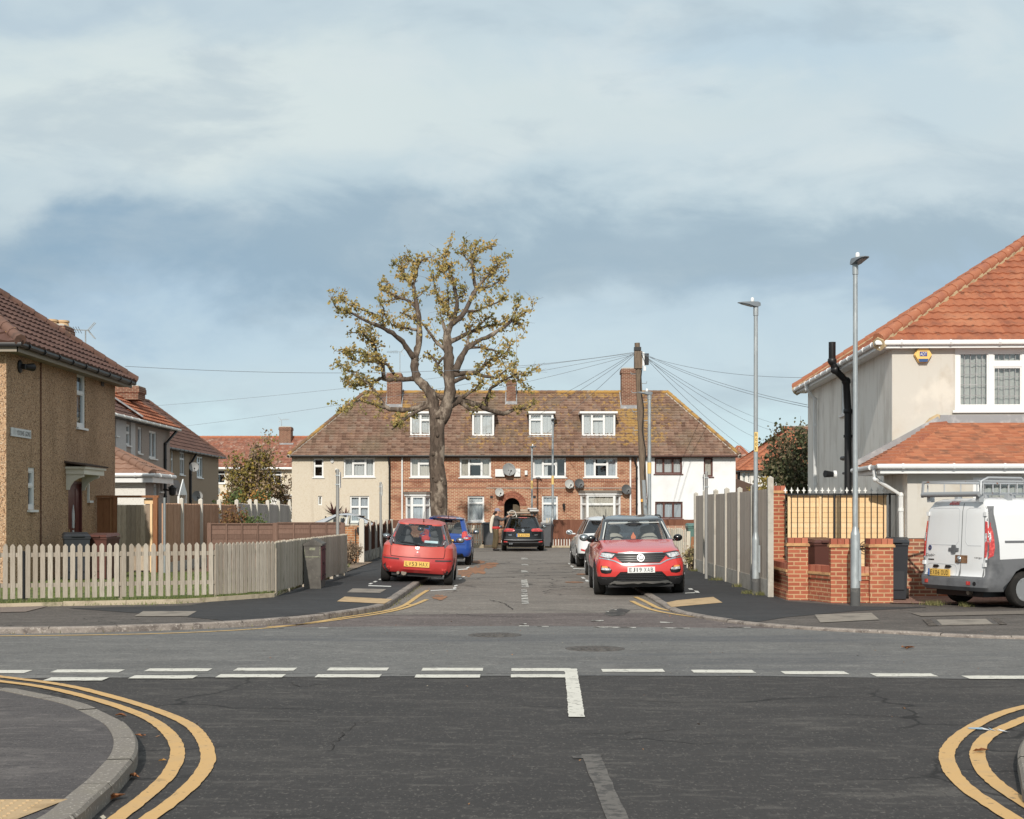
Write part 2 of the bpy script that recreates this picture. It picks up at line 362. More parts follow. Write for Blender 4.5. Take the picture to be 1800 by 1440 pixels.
SLABM = mat('grey_slab', S(152, 142, 130), rough=0.85, layers=[(S(120, 112, 103), 3.0, 0.45, 0.7), (S(180, 170, 156), 60, 0.55, 0.7, (1, 1, 1), 0.5)])
RUST = mat('orange_tar_patch', S(166, 112, 72), rough=0.9, layers=[(S(112, 96, 84), 5.0, 0.48, 0.6), (S(190, 140, 96), 40, 0.55, 0.7, (1, 1, 1), 0.5)])
GRASS = mat('grass_ground', S(104, 116, 58), rough=0.95, layers=[(S(72, 88, 38), 3.0, 0.45, 0.65), (S(140, 134, 82), 12.0, 0.55, 0.75, (1, 1, 1), 0.6)])
PAVER = mat('pink_block_paving', rough=0.85, base=('brick', S(150, 110, 96), S(168, 128, 112), S(112, 92, 82), 0.2, 0.1, 0.006), layers=[(S(120, 92, 82), 2.0, 0.45, 0.7, (1, 1, 1), 0.5)])
EARTH = mat('garden_earth', S(128, 108, 86), rough=0.95, layers=[(S(96, 82, 62), 3.0, 0.45, 0.65), (S(98, 106, 58), 1.2, 0.55, 0.7)])

def st(o, kind='structure'): o['kind'] = kind; return o
def sheet(name, pts, z, m, kind='structure'):
    mb = MB(); mb.poly([(x, y, z) for x, y in pts]); return st(mb.build(name, m), kind)
def resample(pts, step):
    out = [Vector((*pts[0][:2], 0))]
    for a, b in zip(pts, pts[1:]):
        a = Vector((*a[:2], 0)); b = Vector((*b[:2], 0)); n = max(1, int((b - a).length / step))
        for i in range(1, n + 1): out.append(a.lerp(b, i / n))
    return out
def smooth_line(pts, k=2):
    pts = [Vector((*p[:2], 0)) for p in pts]
    for _ in range(k):
        q = [pts[0]]
        for a, b in zip(pts, pts[1:]): q += [a.lerp(b, 0.25), a.lerp(b, 0.75)]
        q.append(pts[-1]); pts = q
    return pts
def offs(pts, d):
    out = []
    for i, p in enumerate(pts):
        a = pts[max(0, i - 1)]; b = pts[min(len(pts) - 1, i + 1)]; t = (b - a).normalized(); out.append(p + Vector((-t.y, t.x, 0)) * d)
    return out
def ribbon(mb, pts, d0, d1, z, m=0, jag=0.0):
    a = offs(pts, d0); b = offs(pts, d1)
    if jag:
        rr = random.Random(3)
        a = [p + Vector((rr.uniform(-jag, jag), rr.uniform(-jag, jag), 0)) for p in a]; b = [p + Vector((rr.uniform(-jag, jag), rr.uniform(-jag, jag), 0)) for p in b]
    for i in range(len(pts) - 1): mb.poly([(a[i].x, a[i].y, z), (a[i + 1].x, a[i + 1].y, z), (b[i + 1].x, b[i + 1].y, z), (b[i].x, b[i].y, z)], m)
def kerb(name, pts, side, z, w, m, stone=0.9, zb=-0.05, chamf=0.018):
    """kerb stones along a line; side +1: the stone lies left of the line's direction"""
    mb = MB(); L = resample(smooth_line(pts, 2), 0.1); rr = random.Random(11); D = [0.0]
    for p, q in zip(L, L[1:]): D.append(D[-1] + (q - p).length)
    def at(d, P):
        lo = 0; hi = len(D) - 1
        while hi - lo > 1:
            k = (lo + hi) // 2
            if D[k] <= d: lo = k
            else: hi = k
        return P[lo].lerp(P[hi], (d - D[lo]) / max(1e-6, D[hi] - D[lo]))
    inn = offs(L, side * w); mid = offs(L, side * chamf); s0 = 0.0
    while s0 < D[-1] - .2:
        s1 = min(D[-1], s0 + stone * rr.uniform(.92, 1.06)); dz = rr.uniform(-.004, .004); n = max(1, int((s1 - s0) / .15)); cuts = [s0 + (s1 - s0 - .011) * i / n for i in range(n + 1)] + [s1]
        for i in range(n + 1):
            zz = z + dz - (.02 if i == n else 0); a, b = at(cuts[i], L), at(cuts[i + 1], L); ma_, mb_ = at(cuts[i], mid), at(cuts[i + 1], mid); c, d = at(cuts[i], inn), at(cuts[i + 1], inn)
            q = [(a.x, a.y, zb), (b.x, b.y, zb), (b.x, b.y, zz - chamf), (a.x, a.y, zz - chamf), (ma_.x, ma_.y, zz), (mb_.x, mb_.y, zz), (c.x, c.y, zz), (d.x, d.y, zz), (c.x, c.y, zb), (d.x, d.y, zb)]
            fs = [(0, 1, 2, 3), (3, 2, 5, 4), (4, 5, 7, 6), (6, 7, 9, 8)]; mb.mesh(q, fs if side > 0 else [f[::-1] for f in fs])
        s0 = s1
    return st(mb.build(name, m)), L

sheet('ground', [(-400, -120), (400, -120), (400, 700), (-400, 700)], -0.06, EARTH)
sheet('near_road', [(-70, -12), (70, -12), (70, 15.2), (-70, 15.2)], 0.0, A_NEAR)
def seamline(y): return y
mr = [(-70, 14.2), (-8, 14.5), (-4.5, 14.75), (0.5, 14.95), (2.5, 14.9), (5, 14.6), (10, 14.1), (70, 12), (70, 24), (8, 20.3), (3, 21.05), (1.2, 21.3), (0.2, 21.42), (-1.8, 21.3), (-5, 21.0), (-70, 21)]
sheet('main_road', mr, 0.004, A_MAIN)
sheet('junction_strip', [(-12, 20.7), (12, 20.0), (12, 23.6), (3, 24.0), (0.5, 24.15), (-1.5, 23.8), (-4, 23.6), (-12, 23.6)], 0.002, A_RED)
sheet('side_road', [(-12, 23.2), (12, 23.2), (12, 66.2), (-12, 66.2)], 0.0, A_SIDE)

# ---- far left pavement
kl = [(-70, 18.6), (-20, 19.3), (-7.06, 19.95), (-5.29, 20.3), (-4.05, 21.0), (-3.13, 22.15), (-2.55, 23.4), (-2.12, 24.9), (-2.12, 26.9), (-2.06, 32.4), (-2.02, 45), (-2.0, 58), (-2.6, 62), (-4.5, 64.5), (-6, 65.6)]
_, KL = kerb('left_kerb', kl, 1, ZL, 0.14, GRANITE)
inl = [(p.x, p.y) for p in offs(KL, 0.13)]
back_l = [(-6, 68.5), (-60, 68.5), (-60, 26)]
def fan(mb, pts, z, m=0): mb.poly([(x, y, z) for x, y in pts], m)
e_l = [G(0, 1068, ZL), G(111, 1065, ZL), G(222, 1063, ZL), G(311, 1061, ZL), G(384, 1057, ZL), G(482, 1050, ZL), G(533, 1029, ZL), G(575, 1019, ZL), G(613, 998, ZL)]
e_l = [(-60, 25.5)] + [(x, y) for x, y in e_l] + [(-4.55, 36.3), (-4.6, 44.9), (-4.6, 63), (-6, 64)]
pav = MB(); fan(pav, inl + [(-60, 66)] + [(-60, 19)][:0] , ZL - 0.004)
st(pav.build('left_pavement', A_PAVE))
nw = [(-7.2, 24.0), (-5.0, 22.2), (-4.2, 21.35)] + [(p[0], p[1]) for p in inl if p[0] > -4.2 and p[1] < 58] + [(-2.2, 58), (-4.8, 58), (-4.8, 36.5)] + [(x + 0.02, y - 0.02) for x, y in e_l[-4:-8:-1]] + [(-5.4, 24.7)]
mb = MB(); fan(mb, nw, ZL + 0.001); st(mb.build('new_pavement_surface', A_NEW))
mb = MB(); fan(mb, [(-7.4, 24.6), (-5.2, 24.5), (-3.0, 25.2), (-2.7, 25.9), (-4.1, 28.8), (-4.9, 26.4), (-5.5, 25.0)], ZL + 0.004)
# ---- garden ground behind the picket fence, driveway beyond it
g = MB(); fan(g, [(x - 0.03, y + 0.05) for x, y in e_l[:10]] + [(-4.4, 38), (-60, 38)], ZL + 0.012); st(g.build('front_lawn', GRASS))
g = MB(); fan(g, [(-60, 38), (-4.5, 38), (-4.5, 66), (-60, 66)], ZL + 0.008); st(g.build('left_gardens', EARTH))
g = MB(); fan(g, [(-7, 37.2), (-4.25, 36.0), (-4.25, 45.2), (-7, 45.2)], ZL + 0.02); st(g.build('driveway', mat('brown_paving', S(150, 128, 106), rough=0.9, layers=[(S(122, 104, 88), 3, 0.45, 0.7)])))
ed = MB(); EL = [Vector((x, y, 0)) for x, y in e_l[:10]]
for a, b in zip(EL, EL[1:]):
    d = (b - a); n = max(1, int(d.length / 0.92)); d /= n
    for i in range(n):
        p = a + d * i; q = a + d * (i + 1) - d.normalized() * 0.008; w = Vector((-d.y, d.x, 0)).normalized() * 0.06; k = random.uniform(-0.008, 0.008)
        ed.hexa([(p.x, p.y, 0), (q.x, q.y, 0), (q.x + w.x, q.y + w.y, 0), (p.x + w.x, p.y + w.y, 0), (p.x, p.y, ZL + 0.07 + k), (q.x, q.y, ZL + 0.07 + k), (q.x + w.x, q.y + w.y, ZL + 0.07 + k), (p.x + w.x, p.y + w.y, ZL + 0.07 + k)])
st(ed.build('lawn_edging', EDGEST))
# ---- far right pavement
kr = [(70, 14.5), (20, 17.2), (10, 18.6), (6.57, 19.1), (5.69, 19.55), (5.22, 19.95), (4.6, 20.3), (3.96, 20.8), (3.45, 21.55), (3.1, 22.3), (2.76, 23.4), (2.6, 24.4), (2.62, 26), (2.6, 27.5), (2.62, 45), (2.65, 56), (3.2, 61), (5.5, 64.5), (7, 65.6)]
_, KR = kerb('right_kerb', kr, -1, ZR, 0.14, GRANITE)
inr = [(p.x, p.y) for p in offs(KR, -0.13)]
mb = MB(); fan(mb, ([(60, 66)] + [(60, 15)] + [q for q in inr if q[0] < 60])[::-1], ZR - 0.004); st(mb.build('right_pavement', A_PAVE))
nr = [q for q in inr if q[1] > 21.6 and q[1] < 60] + [(6.2, 60), (5.3, 42), (5.0, 28.4), (4.95, 26.6), (5.85, 25.2), (7.0, 24.9), (5.6, 24.0), (4.2, 22.6)]
mb = MB(); fan(mb, nr[::-1], ZR + 0.001); st(mb.build('new_pavement_surface', A_NEW))
g = MB(); fan(g, [(5.0, 28.4), (9, 28.0), (60, 28), (60, 66), (6.2, 66), (5.3, 42)], ZR + 0.004); st(g.build('right_gardens', EARTH))
g = MB(); fan(g, [G(1572, 1061.5, ZR), G(1700, 1063, ZR), G(1800, 1066, ZR), (14, 23.7), (14, 28.3), (6.5, 28.3)], ZR + 0.012); st(g.build('driveway', PAVER))
# ---- near pavements on both sides of the camera's road
kn = [(-70, 13.2), (-20, 13.6)] + [G(x, y, ZN) for x, y in ((0, 1204), (69, 1218), (150, 1234), (192, 1254), (222, 1268), (240, 1290), (244, 1309), (239, 1329), (222, 1348), (203, 1371))]
kn2 = [G(203, 1371, ZN), G(162, 1412, ZN - 0.02), (G(139, 1432, ZN)[0] + 0.0, 7.6), (-2.35, 6.6), (-2.5, 5), (-2.6, -10)]
_, KN = kerb('near_left_kerb', kn + kn2[1:], -1, ZN, 0.16, KERBC)
mb = MB(); fan(mb, [(p.x, p.y) for p in offs(KN, -0.15)] + [(-60, -10)], ZN - 0.004); st(mb.build('near_left_pavement', A_BLUE))
kq = [(2.95, -10), (2.95, 5), (3.0, 7.0)] + [G(1800, 1400, ZN), G(1794, 1352, ZN), G(1786, 1321, ZN), G(1800, 1290, ZN), G(1850, 1268, ZN)] + [(5.5, 11.9), (8, 12.6), (20, 13.2), (70, 13)]
_, KQ = kerb('near_right_kerb', kq, -1, ZN, 0.16, KERBC)
mb = MB(); fan(mb, ([(p.x, p.y) for p in offs(KQ, -0.15)] + [(60, -10)])[::-1], ZN - 0.004); st(mb.build('near_right_pavement', A_BLUE))
# blister paving at the near left corner, with its bumps
t0 = Vector((*G(115, 1404, ZN), 0)); ux = Vector((-1, -0.03, 0)).normalized(); uy = Vector((0.03, -1, 0)).normalized()
mb = MB(); mb.poly([(*(t0 + ux * a + uy * b)[:2], ZN + 0.002) for a, b in ((-0.02, 0.02), (1.4, 0.02), (1.4, 1.2), (0.25, 1.2))])
for i in range(19):
    for j in range(16):
        p = t0 + ux * (0.05 + i * 0.067) + uy * (0.06 + j * 0.067)
        if i * 0.067 > j * 0.067 * 0.3 - 0.02: mb.lathe([(0.013, 0), (0.011, 0.004), (0.0001, 0.006)], Matrix.Translation((p.x, p.y, ZN + 0.002)), 8)
st(mb.build('tactile_paving', TACT))
# buff paving and slabs let into the far pavements
def quadpx(name, px, z, m, th=0.004):
    mb = MB(); mb.poly([(*G(a, b, z), z + th) for a, b in px]); return st(mb.build(name, m))
quadpx('tactile_paving', [(592, 1058), (606, 1049.5), (690, 1054), (676, 1062)], ZL, TACT, 0.008)
quadpx('dropped_kerb_slab', [(610, 1042), (620, 1035), (679, 1036.5), (668, 1043)], ZL, SLABM, 0.008)
quadpx('tactile_paving', [(1171, 1060), (1190, 1056), (1254, 1050), (1270, 1060), (1180, 1068)], ZR, TACT, 0.008)
quadpx('utility_slab', [(236, 1084), (252, 1075), (346, 1075), (330, 1084)], ZL, SLABM, 0.006)
quadpx('utility_slab', [(1432, 1081), (1532, 1078), (1546, 1090), (1442, 1095)], ZR, SLABM, 0.006)
quadpx('pavement_patch', [(0, 1066), (85, 1066), (45, 1076), (0, 1077)], ZL, mat('pale_pavement_patch', S(138, 122, 112), rough=0.9, layers=[(S(116, 103, 96), 20, 0.45, 0.7)]), 0.006)
quadpx('pavement_patch', [(1600, 1078), (1800, 1074), (1800, 1080), (1620, 1084)], ZR, mat('pale_pavement_patch2', S(128, 118, 108), rough=0.9, layers=[(S(104, 97, 91), 20, 0.45, 0.7)]), 0.006)
def blot(mb, a, b, w, h, rr, z=.006, n=22):
    mb.poly([(*G(a + w * math.cos(t) * rr.uniform(.55, 1.15), b + h * math.sin(t) * rr.uniform(.55, 1.15)), z) for t in [2 * math.pi * i / n for i in range(n)]])
rr = random.Random(31); ob = MB()
for i, q in enumerate(((818, 1008, 18, 8), (838, 1003, 20, 7), (856, 996, 18, 4), (842, 988, 18, 3), (866, 991, 14, 2), (772, 1051, 15, 5), (826, 982, 8, 3), (1010, 1024, 18, 1.6), (1022, 1010, 10, 1.4))): blot(ob, *q, rr, .006 + i * .0003)
st(ob.build('orange_tar_stain', RUST))
quadpx('tarmac_patch', [(1062, 1080), (1075, 1072), (1092, 1070), (1108, 1073), (1096, 1082), (1074, 1084)], 0, mat('dark_patch', S(66, 63, 62), rough=0.9, layers=[(S(110, 104, 98), 9, 0.5, 0.65)]), 0.006)
# ---- road markings
W = MB()
def dash(x0, x1, yc, half=2.7, m=0):
    x0w, ya = G(x0, yc); x1w, _ = G(x1, yc); h = 0.14
    n = max(2, int((x1w - x0w) / 0.08)); rr = random.Random(int(x0)); pr = None
    for i in range(n + 1):
        x = x0w + (x1w - x0w) * i / n; a = (x, ya - h + rr.uniform(-.012, .012), 0.009); b = (x, ya + h + rr.uniform(-.01, .01), 0.009)
        if pr: W.poly([pr[0], a, b, pr[1]], m)
        pr = (a, b)
for a, b, y in ((-60, 50, 1182), (94, 214, 1181), (258, 369, 1179), (414, 519, 1178), (577, 682, 1177.6), (742, 849, 1178), (899, 1004, 1178.5)): dash(a, b, y)
for a, b, y in ((83, 186, 1195), (231, 343, 1191.5), (383, 499, 1189.5), (556, 669, 1189.5), (730, 844, 1190), (898, 1000, 1189.5)): dash(a, b, y)
for a, b, y in ((1058, 1167, 1180), (1217, 1325, 1181.5), (1376, 1488, 1184), (1535, 1643, 1188), (1697, 1810, 1192)): dash(a, b, y, 2)
bar = [Vector((*G(1003, 1177), 0)), Vector((*G(1006, 1200), 0)), Vector((*G(1010, 1230), 0)), Vector((*G(1013.5, 1262), 0))]
ribbon(W, resample(bar, 0.07), -0.065, 0.065, 0.0095, 0, 0.005)
st(W.build('give_way_marking', P_WHITE))
W = MB(); ribbon(W, resample([Vector((*G(1038, 1327), 0)), Vector((*G(1085, 1440), 0)), (0.56, 4.5)], 0.2), -0.06, 0.06, 0.005, 0, 0.006)
W.poly([(*G(1005, 1330), 0.006), (*G(1058, 1328), 0.006), (*G(1056, 1333), 0.006), (*G(1008, 1335), 0.006)])
st(W.build('faded_centre_line', P_FADE))
W = MB()
for y0, y1 in ((1062, 1036), (1033, 1019), (1007, 1003), (994, 992), (984, 981)): W.poly([(*G(917, y0), 0.006), (*G(930, y0), 0.006), (*G(926, y1), 0.006), (*G(916, y1), 0.006)])
for px in (((915, 1100), (930, 1100), (930, 1102), (911, 1102)), ((1045, 1102.5), (1118, 1103.5), (1118, 1105), (1043, 1104)), ((1165, 1104), (1212, 1105), (1212, 1106.2), (1162, 1105.4)), ((1040, 1091), (1062, 1091), (1060, 1093), (1038, 1093)), ((1160, 1094), (1184, 1094.5), (1182, 1096), (1160, 1095.6)),
           ((1280, 1103), (1320, 1103.6), (1320, 1104.6), (1278, 1104)), ((1064, 1075), (1070, 1075), (1071, 1077), (1063, 1076.6)), ((1073, 1071.3), (1084, 1071.6), (1084, 1073), (1072, 1072.6)), ((915, 1097), (926, 1097), (925, 1098.3), (914, 1098.3)), ((945, 1101.6), (965, 1101.8), (964, 1102.8), (944, 1102.5)), ((480, 1105), (500, 1104.8), (500, 1105.8), (478, 1106)), ((560, 1104.6), (586, 1104.4), (586, 1105.2), (560, 1105.4))):
    W.poly([(*G(a, b), 0.0085) for a, b in px])
st(W.build('broken_white_marking', P_FADE2))
# parking bay marks
B = MB()
def bay(px, z): B.poly([(*G(a, b, z), z + 0.009) for a, b in px])
for q in (((757, 1038.6), (802, 1035.8), (802, 1037), (757, 1039.8)), ((796, 1034), (801, 1032.6), (803, 1034.5), (797, 1036)), ((798, 1030), (803, 1028.6), (805, 1030.4), (799, 1032)), ((806, 1018), (811, 1017), (812, 1018.4), (807, 1019.6)), ((812, 1014.5), (817, 1013.5), (817, 1015), (812, 1016)), ((824, 992), (828, 990), (829, 992), (825, 994)), ((820, 998), (825, 996.6), (825, 998.6), (820, 1000)), ((805, 1001.4), (822, 1000), (822, 1001.4), (805, 1002.6)),
          ((1000, 990), (1003, 992), (1001, 993), (998, 991)), ((1004, 994.5), (1009, 996.5), (1007, 998), (1002, 996)), ((1008, 999.5), (1034, 1000.6), (1034, 1001.6), (1007, 1000.6)), ((1021, 1015), (1026, 1015), (1030, 1018), (1024, 1018)), ((1028, 1020), (1033, 1020), (1036, 1023), (1030, 1023)), ((1035, 1025), (1040, 1025.5), (1043, 1028), (1037, 1027.6))): bay(q, 0)
for q in (((648, 1029.5), (688, 1031), (687, 1032.4), (647, 1031)), ((647, 1027.5), (652, 1028), (656, 1026), (651, 1025.5)), ((655, 1024), (660, 1024.4), (664, 1022.4), (659, 1022)), ((665, 1020), (669, 1020.3), (671, 1018.4), (667, 1018.2))): bay(q, ZL)
for q in (((1209, 1035), (1216, 1035), (1219, 1037.5), (1212, 1037.5)), ((1220, 1039), (1227, 1039.5), (1230, 1043), (1223, 1042.5)), ((1204, 1043), (1222, 1042), (1222, 1043.2), (1204, 1044))): bay(q, ZR)
st(B.build('parking_bay_marking', mat('bay_white_paint', S(222, 222, 218), rough=0.7)))
# yellow lines
def px_line(pts, z=0.0): return resample(smooth_line([G(a, b, z) for a, b in pts], 2), 0.06)
Ya = MB()
l1 = [(-150, 1175), (-60, 1180), (0, 1189), (125, 1204), (211, 1226), (278, 1246), (342, 1271), (369, 1298), (381, 1329), (375, 1354), (347, 1387), (306, 1421), (278, 1440), (200, 1500)]
l2 = [(-150, 1183), (-60, 1188), (0, 1197), (83, 1207), (153, 1223), (222, 1243), (278, 1265), (311, 1290), (326, 1315), (324, 1340), (306, 1371), (269, 1404), (231, 1434), (150, 1500)]
for l in (l1, l2): ribbon(Ya, px_line(l), 0.0, -0.1, 0.0085, 0, 0.004)
r1 = [(1761, 1440), (1733, 1421), (1689, 1393), (1661, 1365), (1650, 1340), (1650, 1321), (1667, 1298), (1700, 1276), (1744, 1255), (1800, 1240), (1900, 1222), (2100, 1205)]
r2 = [(1860, 1460), (1800, 1423), (1744, 1387), (1714, 1359), (1703, 1334), (1706, 1312), (1728, 1290), (1772, 1271), (1800, 1259), (1900, 1238), (2100, 1214)]
for l in ([(1900, 1520)] + r1, r2): ribbon(Ya, px_line(l), 0.0, -0.105, 0.0085, 0, 0.004)
st(Ya.build('near_yellow_lines', P_YEL))
Yb = MB()
f1 = [(752, 1038), (735, 1048), (714, 1064), (692, 1072), (655, 1078.5), (617, 1084), (556, 1094), (519, 1100), (450, 1107), (300, 1114.5), (150, 1117.5), (0, 1119), (-200, 1119)]
f2 = [(750, 1054.5), (728, 1064), (700, 1073), (660, 1081), (617, 1087), (547, 1096.5), (519, 1099.5), (470, 1103)]
f3 = [(1117, 1050), (1139, 1060), (1158, 1071), (1192, 1076.5), (1261, 1087), (1317, 1094), (1400, 1103), (1500, 1108.5), (1600, 1113), (1800, 1120), (2000, 1124)]
f4 = [(1110, 1057), (1130, 1067), (1153, 1075), (1192, 1081.5), (1261, 1090.5), (1344, 1100), (1400, 1105)]
for l in (f1, f2, f3, f4): ribbon(Yb, px_line(l), -0.045, 0.045, 0.0085, 0, 0.004)
Yb.poly([(*G(714, 1063), 0.009), (*G(728, 1063.5), 0.009), (*G(728, 1065), 0.009), (*G(713, 1064.6), 0.009)])
st(Yb.build('far_yellow_lines', P_YEL2))
# cracks and worn scuffs in the tarmac
ck = MB(); rr = random.Random(17)
def crack(pts, w=.012):
    L = resample([G(a, b) for a, b in pts], .09); L = [p + Vector((rr.uniform(-.03, .03), rr.uniform(-.05, .05), 0)) for p in L]; ribbon(ck, L, -w / 2, w / 2, .0052, 0, w * .3)
for c in ([(574, 1322), (590, 1305), (602, 1290), (622, 1272), (660, 1268)], [(480, 1268), (520, 1270), (560, 1266), (598, 1270)], [(505, 1200), (530, 1208), (560, 1204), (610, 1205)], [(0, 1186), (200, 1187), (400, 1184), (700, 1186), (880, 1185), (1000, 1187)], [(1460, 1254), (1540, 1258), (1620, 1262), (1700, 1268)], [(1040, 1230), (1120, 1232), (1200, 1236)], [(1000, 1288), (1090, 1290), (1180, 1284)]): crack(c, .009)
for c in ([(950, 1086), (860, 1084), (780, 1078)], [(960, 1040), (1000, 1036), (1040, 1033)], [(860, 1055), (890, 1062), (900, 1072)], [(940, 1012), (1000, 1014)]): crack(c, .02)
st(ck.build('road_cracks', mat('crack_dark', S(50, 47, 46), rough=.95, layers=[(S(84, 80, 77), 7, .5, .58)])))
# manhole covers in the road, trunk-utility cover in the pavement
IRON = mat('cast_iron', S(104, 98, 93), rough=0.75, metal=0.2, layers=[(S(76, 72, 70), 14, 0.45, 0.6), (S(118, 106, 96), 30, 0.55, 0.7)])
for (px, py, lab) in ((870, 1117, 'round iron manhole cover in the main road, in line with the faded junction marks'), (1046, 1141, 'round iron manhole cover nearer the camera, close above the broken white line')):
    x, y = G(px, py); mb = MB()
    mb.lathe([(0.36, 0.0), (0.36, 0.004), (0.31, 0.004), (0.305, 0.0015), (0.29, 0.0015), (0.285, 0.005), (0.0001, 0.005)], Matrix.Translation((x, y, 0.004)), 24)
    for i in range(-3, 4):
        for j in range(-3, 4):
            if i * i + j * j < 10: mb.box(x + i * 0.075 - 0.026, x + i * 0.075 + 0.026, y + j * 0.075 - 0.026, y + j * 0.075 + 0.026, 0.008, 0.012)
    o = mb.build('manhole_cover', IRON); tag(o, lab, 'manhole cover', 'manhole covers in the main road')
pc = thing('utility_cover', 'long concrete filled utility cover with ribbed ends in the right pavement', 'utility cover', (*G(1694, 1094, ZR), ZR))
c4 = [G(a, b, ZR) for a, b in ((1622, 1090), (1755, 1088), (1770, 1098), (1632, 1100.5))]
mb = MB(); mb.hexa([(*c, ZR) for c in c4] + [(*c, ZR + 0.006) for c in c4])
for t in [i / 14 for i in range(15)]:
    for q0, q1 in ((0, 0.1), (0.9, 1.0)):
        a = Vector(c4[0]).lerp(Vector(c4[3]), t); b = Vector(c4[1]).lerp(Vector(c4[2]), t); p = a.lerp(b, q0); q = a.lerp(b, q1); mb.bar((p.x, p.y, ZR + 0.008), (q.x, q.y, ZR + 0.008), 0.02, 0.006)
mb.build('frame', IRON, pc)
mb = MB(); cc = [Vector(c4[0]).lerp(Vector(c4[1]), 0.13), Vector(c4[0]).lerp(Vector(c4[1]), 0.87), Vector(c4[3]).lerp(Vector(c4[2]), 0.87), Vector(c4[3]).lerp(Vector(c4[2]), 0.13)]
cen = sum(cc, Vector((0, 0))) / 4; cc = [c.lerp(cen, 0.12) for c in cc]
mb.hexa([(c.x, c.y, ZR + 0.004) for c in cc] + [(c.x, c.y, ZR + 0.009) for c in cc]); mb.build('infill_panel', SLABM, pc)
# ------------------------------------------------------------------ building kit
ZV = Vector((0, 0, 1))
def wall(parent, name, O, u, n, L, z0, z1, ops, m, label=None, rev=0.14, deep=0.9, dark=None):
    O = Vector(O); u = Vector(u).normalized(); n = Vector(n).normalized(); mb = MB()
    P = lambda a, z, d=0: O + u * a + ZV * z - n * d
    us = sorted({0.0, L, *[o[0] for o in ops], *[o[1] for o in ops]}); zs = sorted({z0, z1, *[o[2] for o in ops], *[o[3] for o in ops]})
    us = [a for a in us if 0 <= a <= L]; zs = [a for a in zs if z0 <= a <= z1]
    for a, b in zip(us, us[1:]):
        for c, d in zip(zs, zs[1:]):
            mu, mz = (a + b) / 2, (c + d) / 2
            if any(o[0] < mu < o[1] and o[2] < mz < o[3] for o in ops): continue
            mb.poly([P(a, c), P(b, c), P(b, d), P(a, d)])
    for (a, b, c, d) in ops:
        b = min(b, L); d = min(d, z1)
        for q in (((a, c), (b, c)), ((b, c), (b, d)), ((b, d), (a, d)), ((a, d), (a, c))):
            (p0, q0), (p1, q1) = q; mb.poly([P(p0, q0), P(p1, q1), P(p1, q1, rev), P(p0, q0, rev)])
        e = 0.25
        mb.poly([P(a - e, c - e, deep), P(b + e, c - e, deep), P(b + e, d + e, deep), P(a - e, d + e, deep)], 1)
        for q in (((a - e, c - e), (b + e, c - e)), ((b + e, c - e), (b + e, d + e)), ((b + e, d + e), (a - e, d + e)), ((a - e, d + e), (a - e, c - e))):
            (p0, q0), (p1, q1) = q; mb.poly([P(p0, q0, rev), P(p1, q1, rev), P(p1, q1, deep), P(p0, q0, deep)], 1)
    return mb.build(name, [m, dark or DARK], parent, label=label)

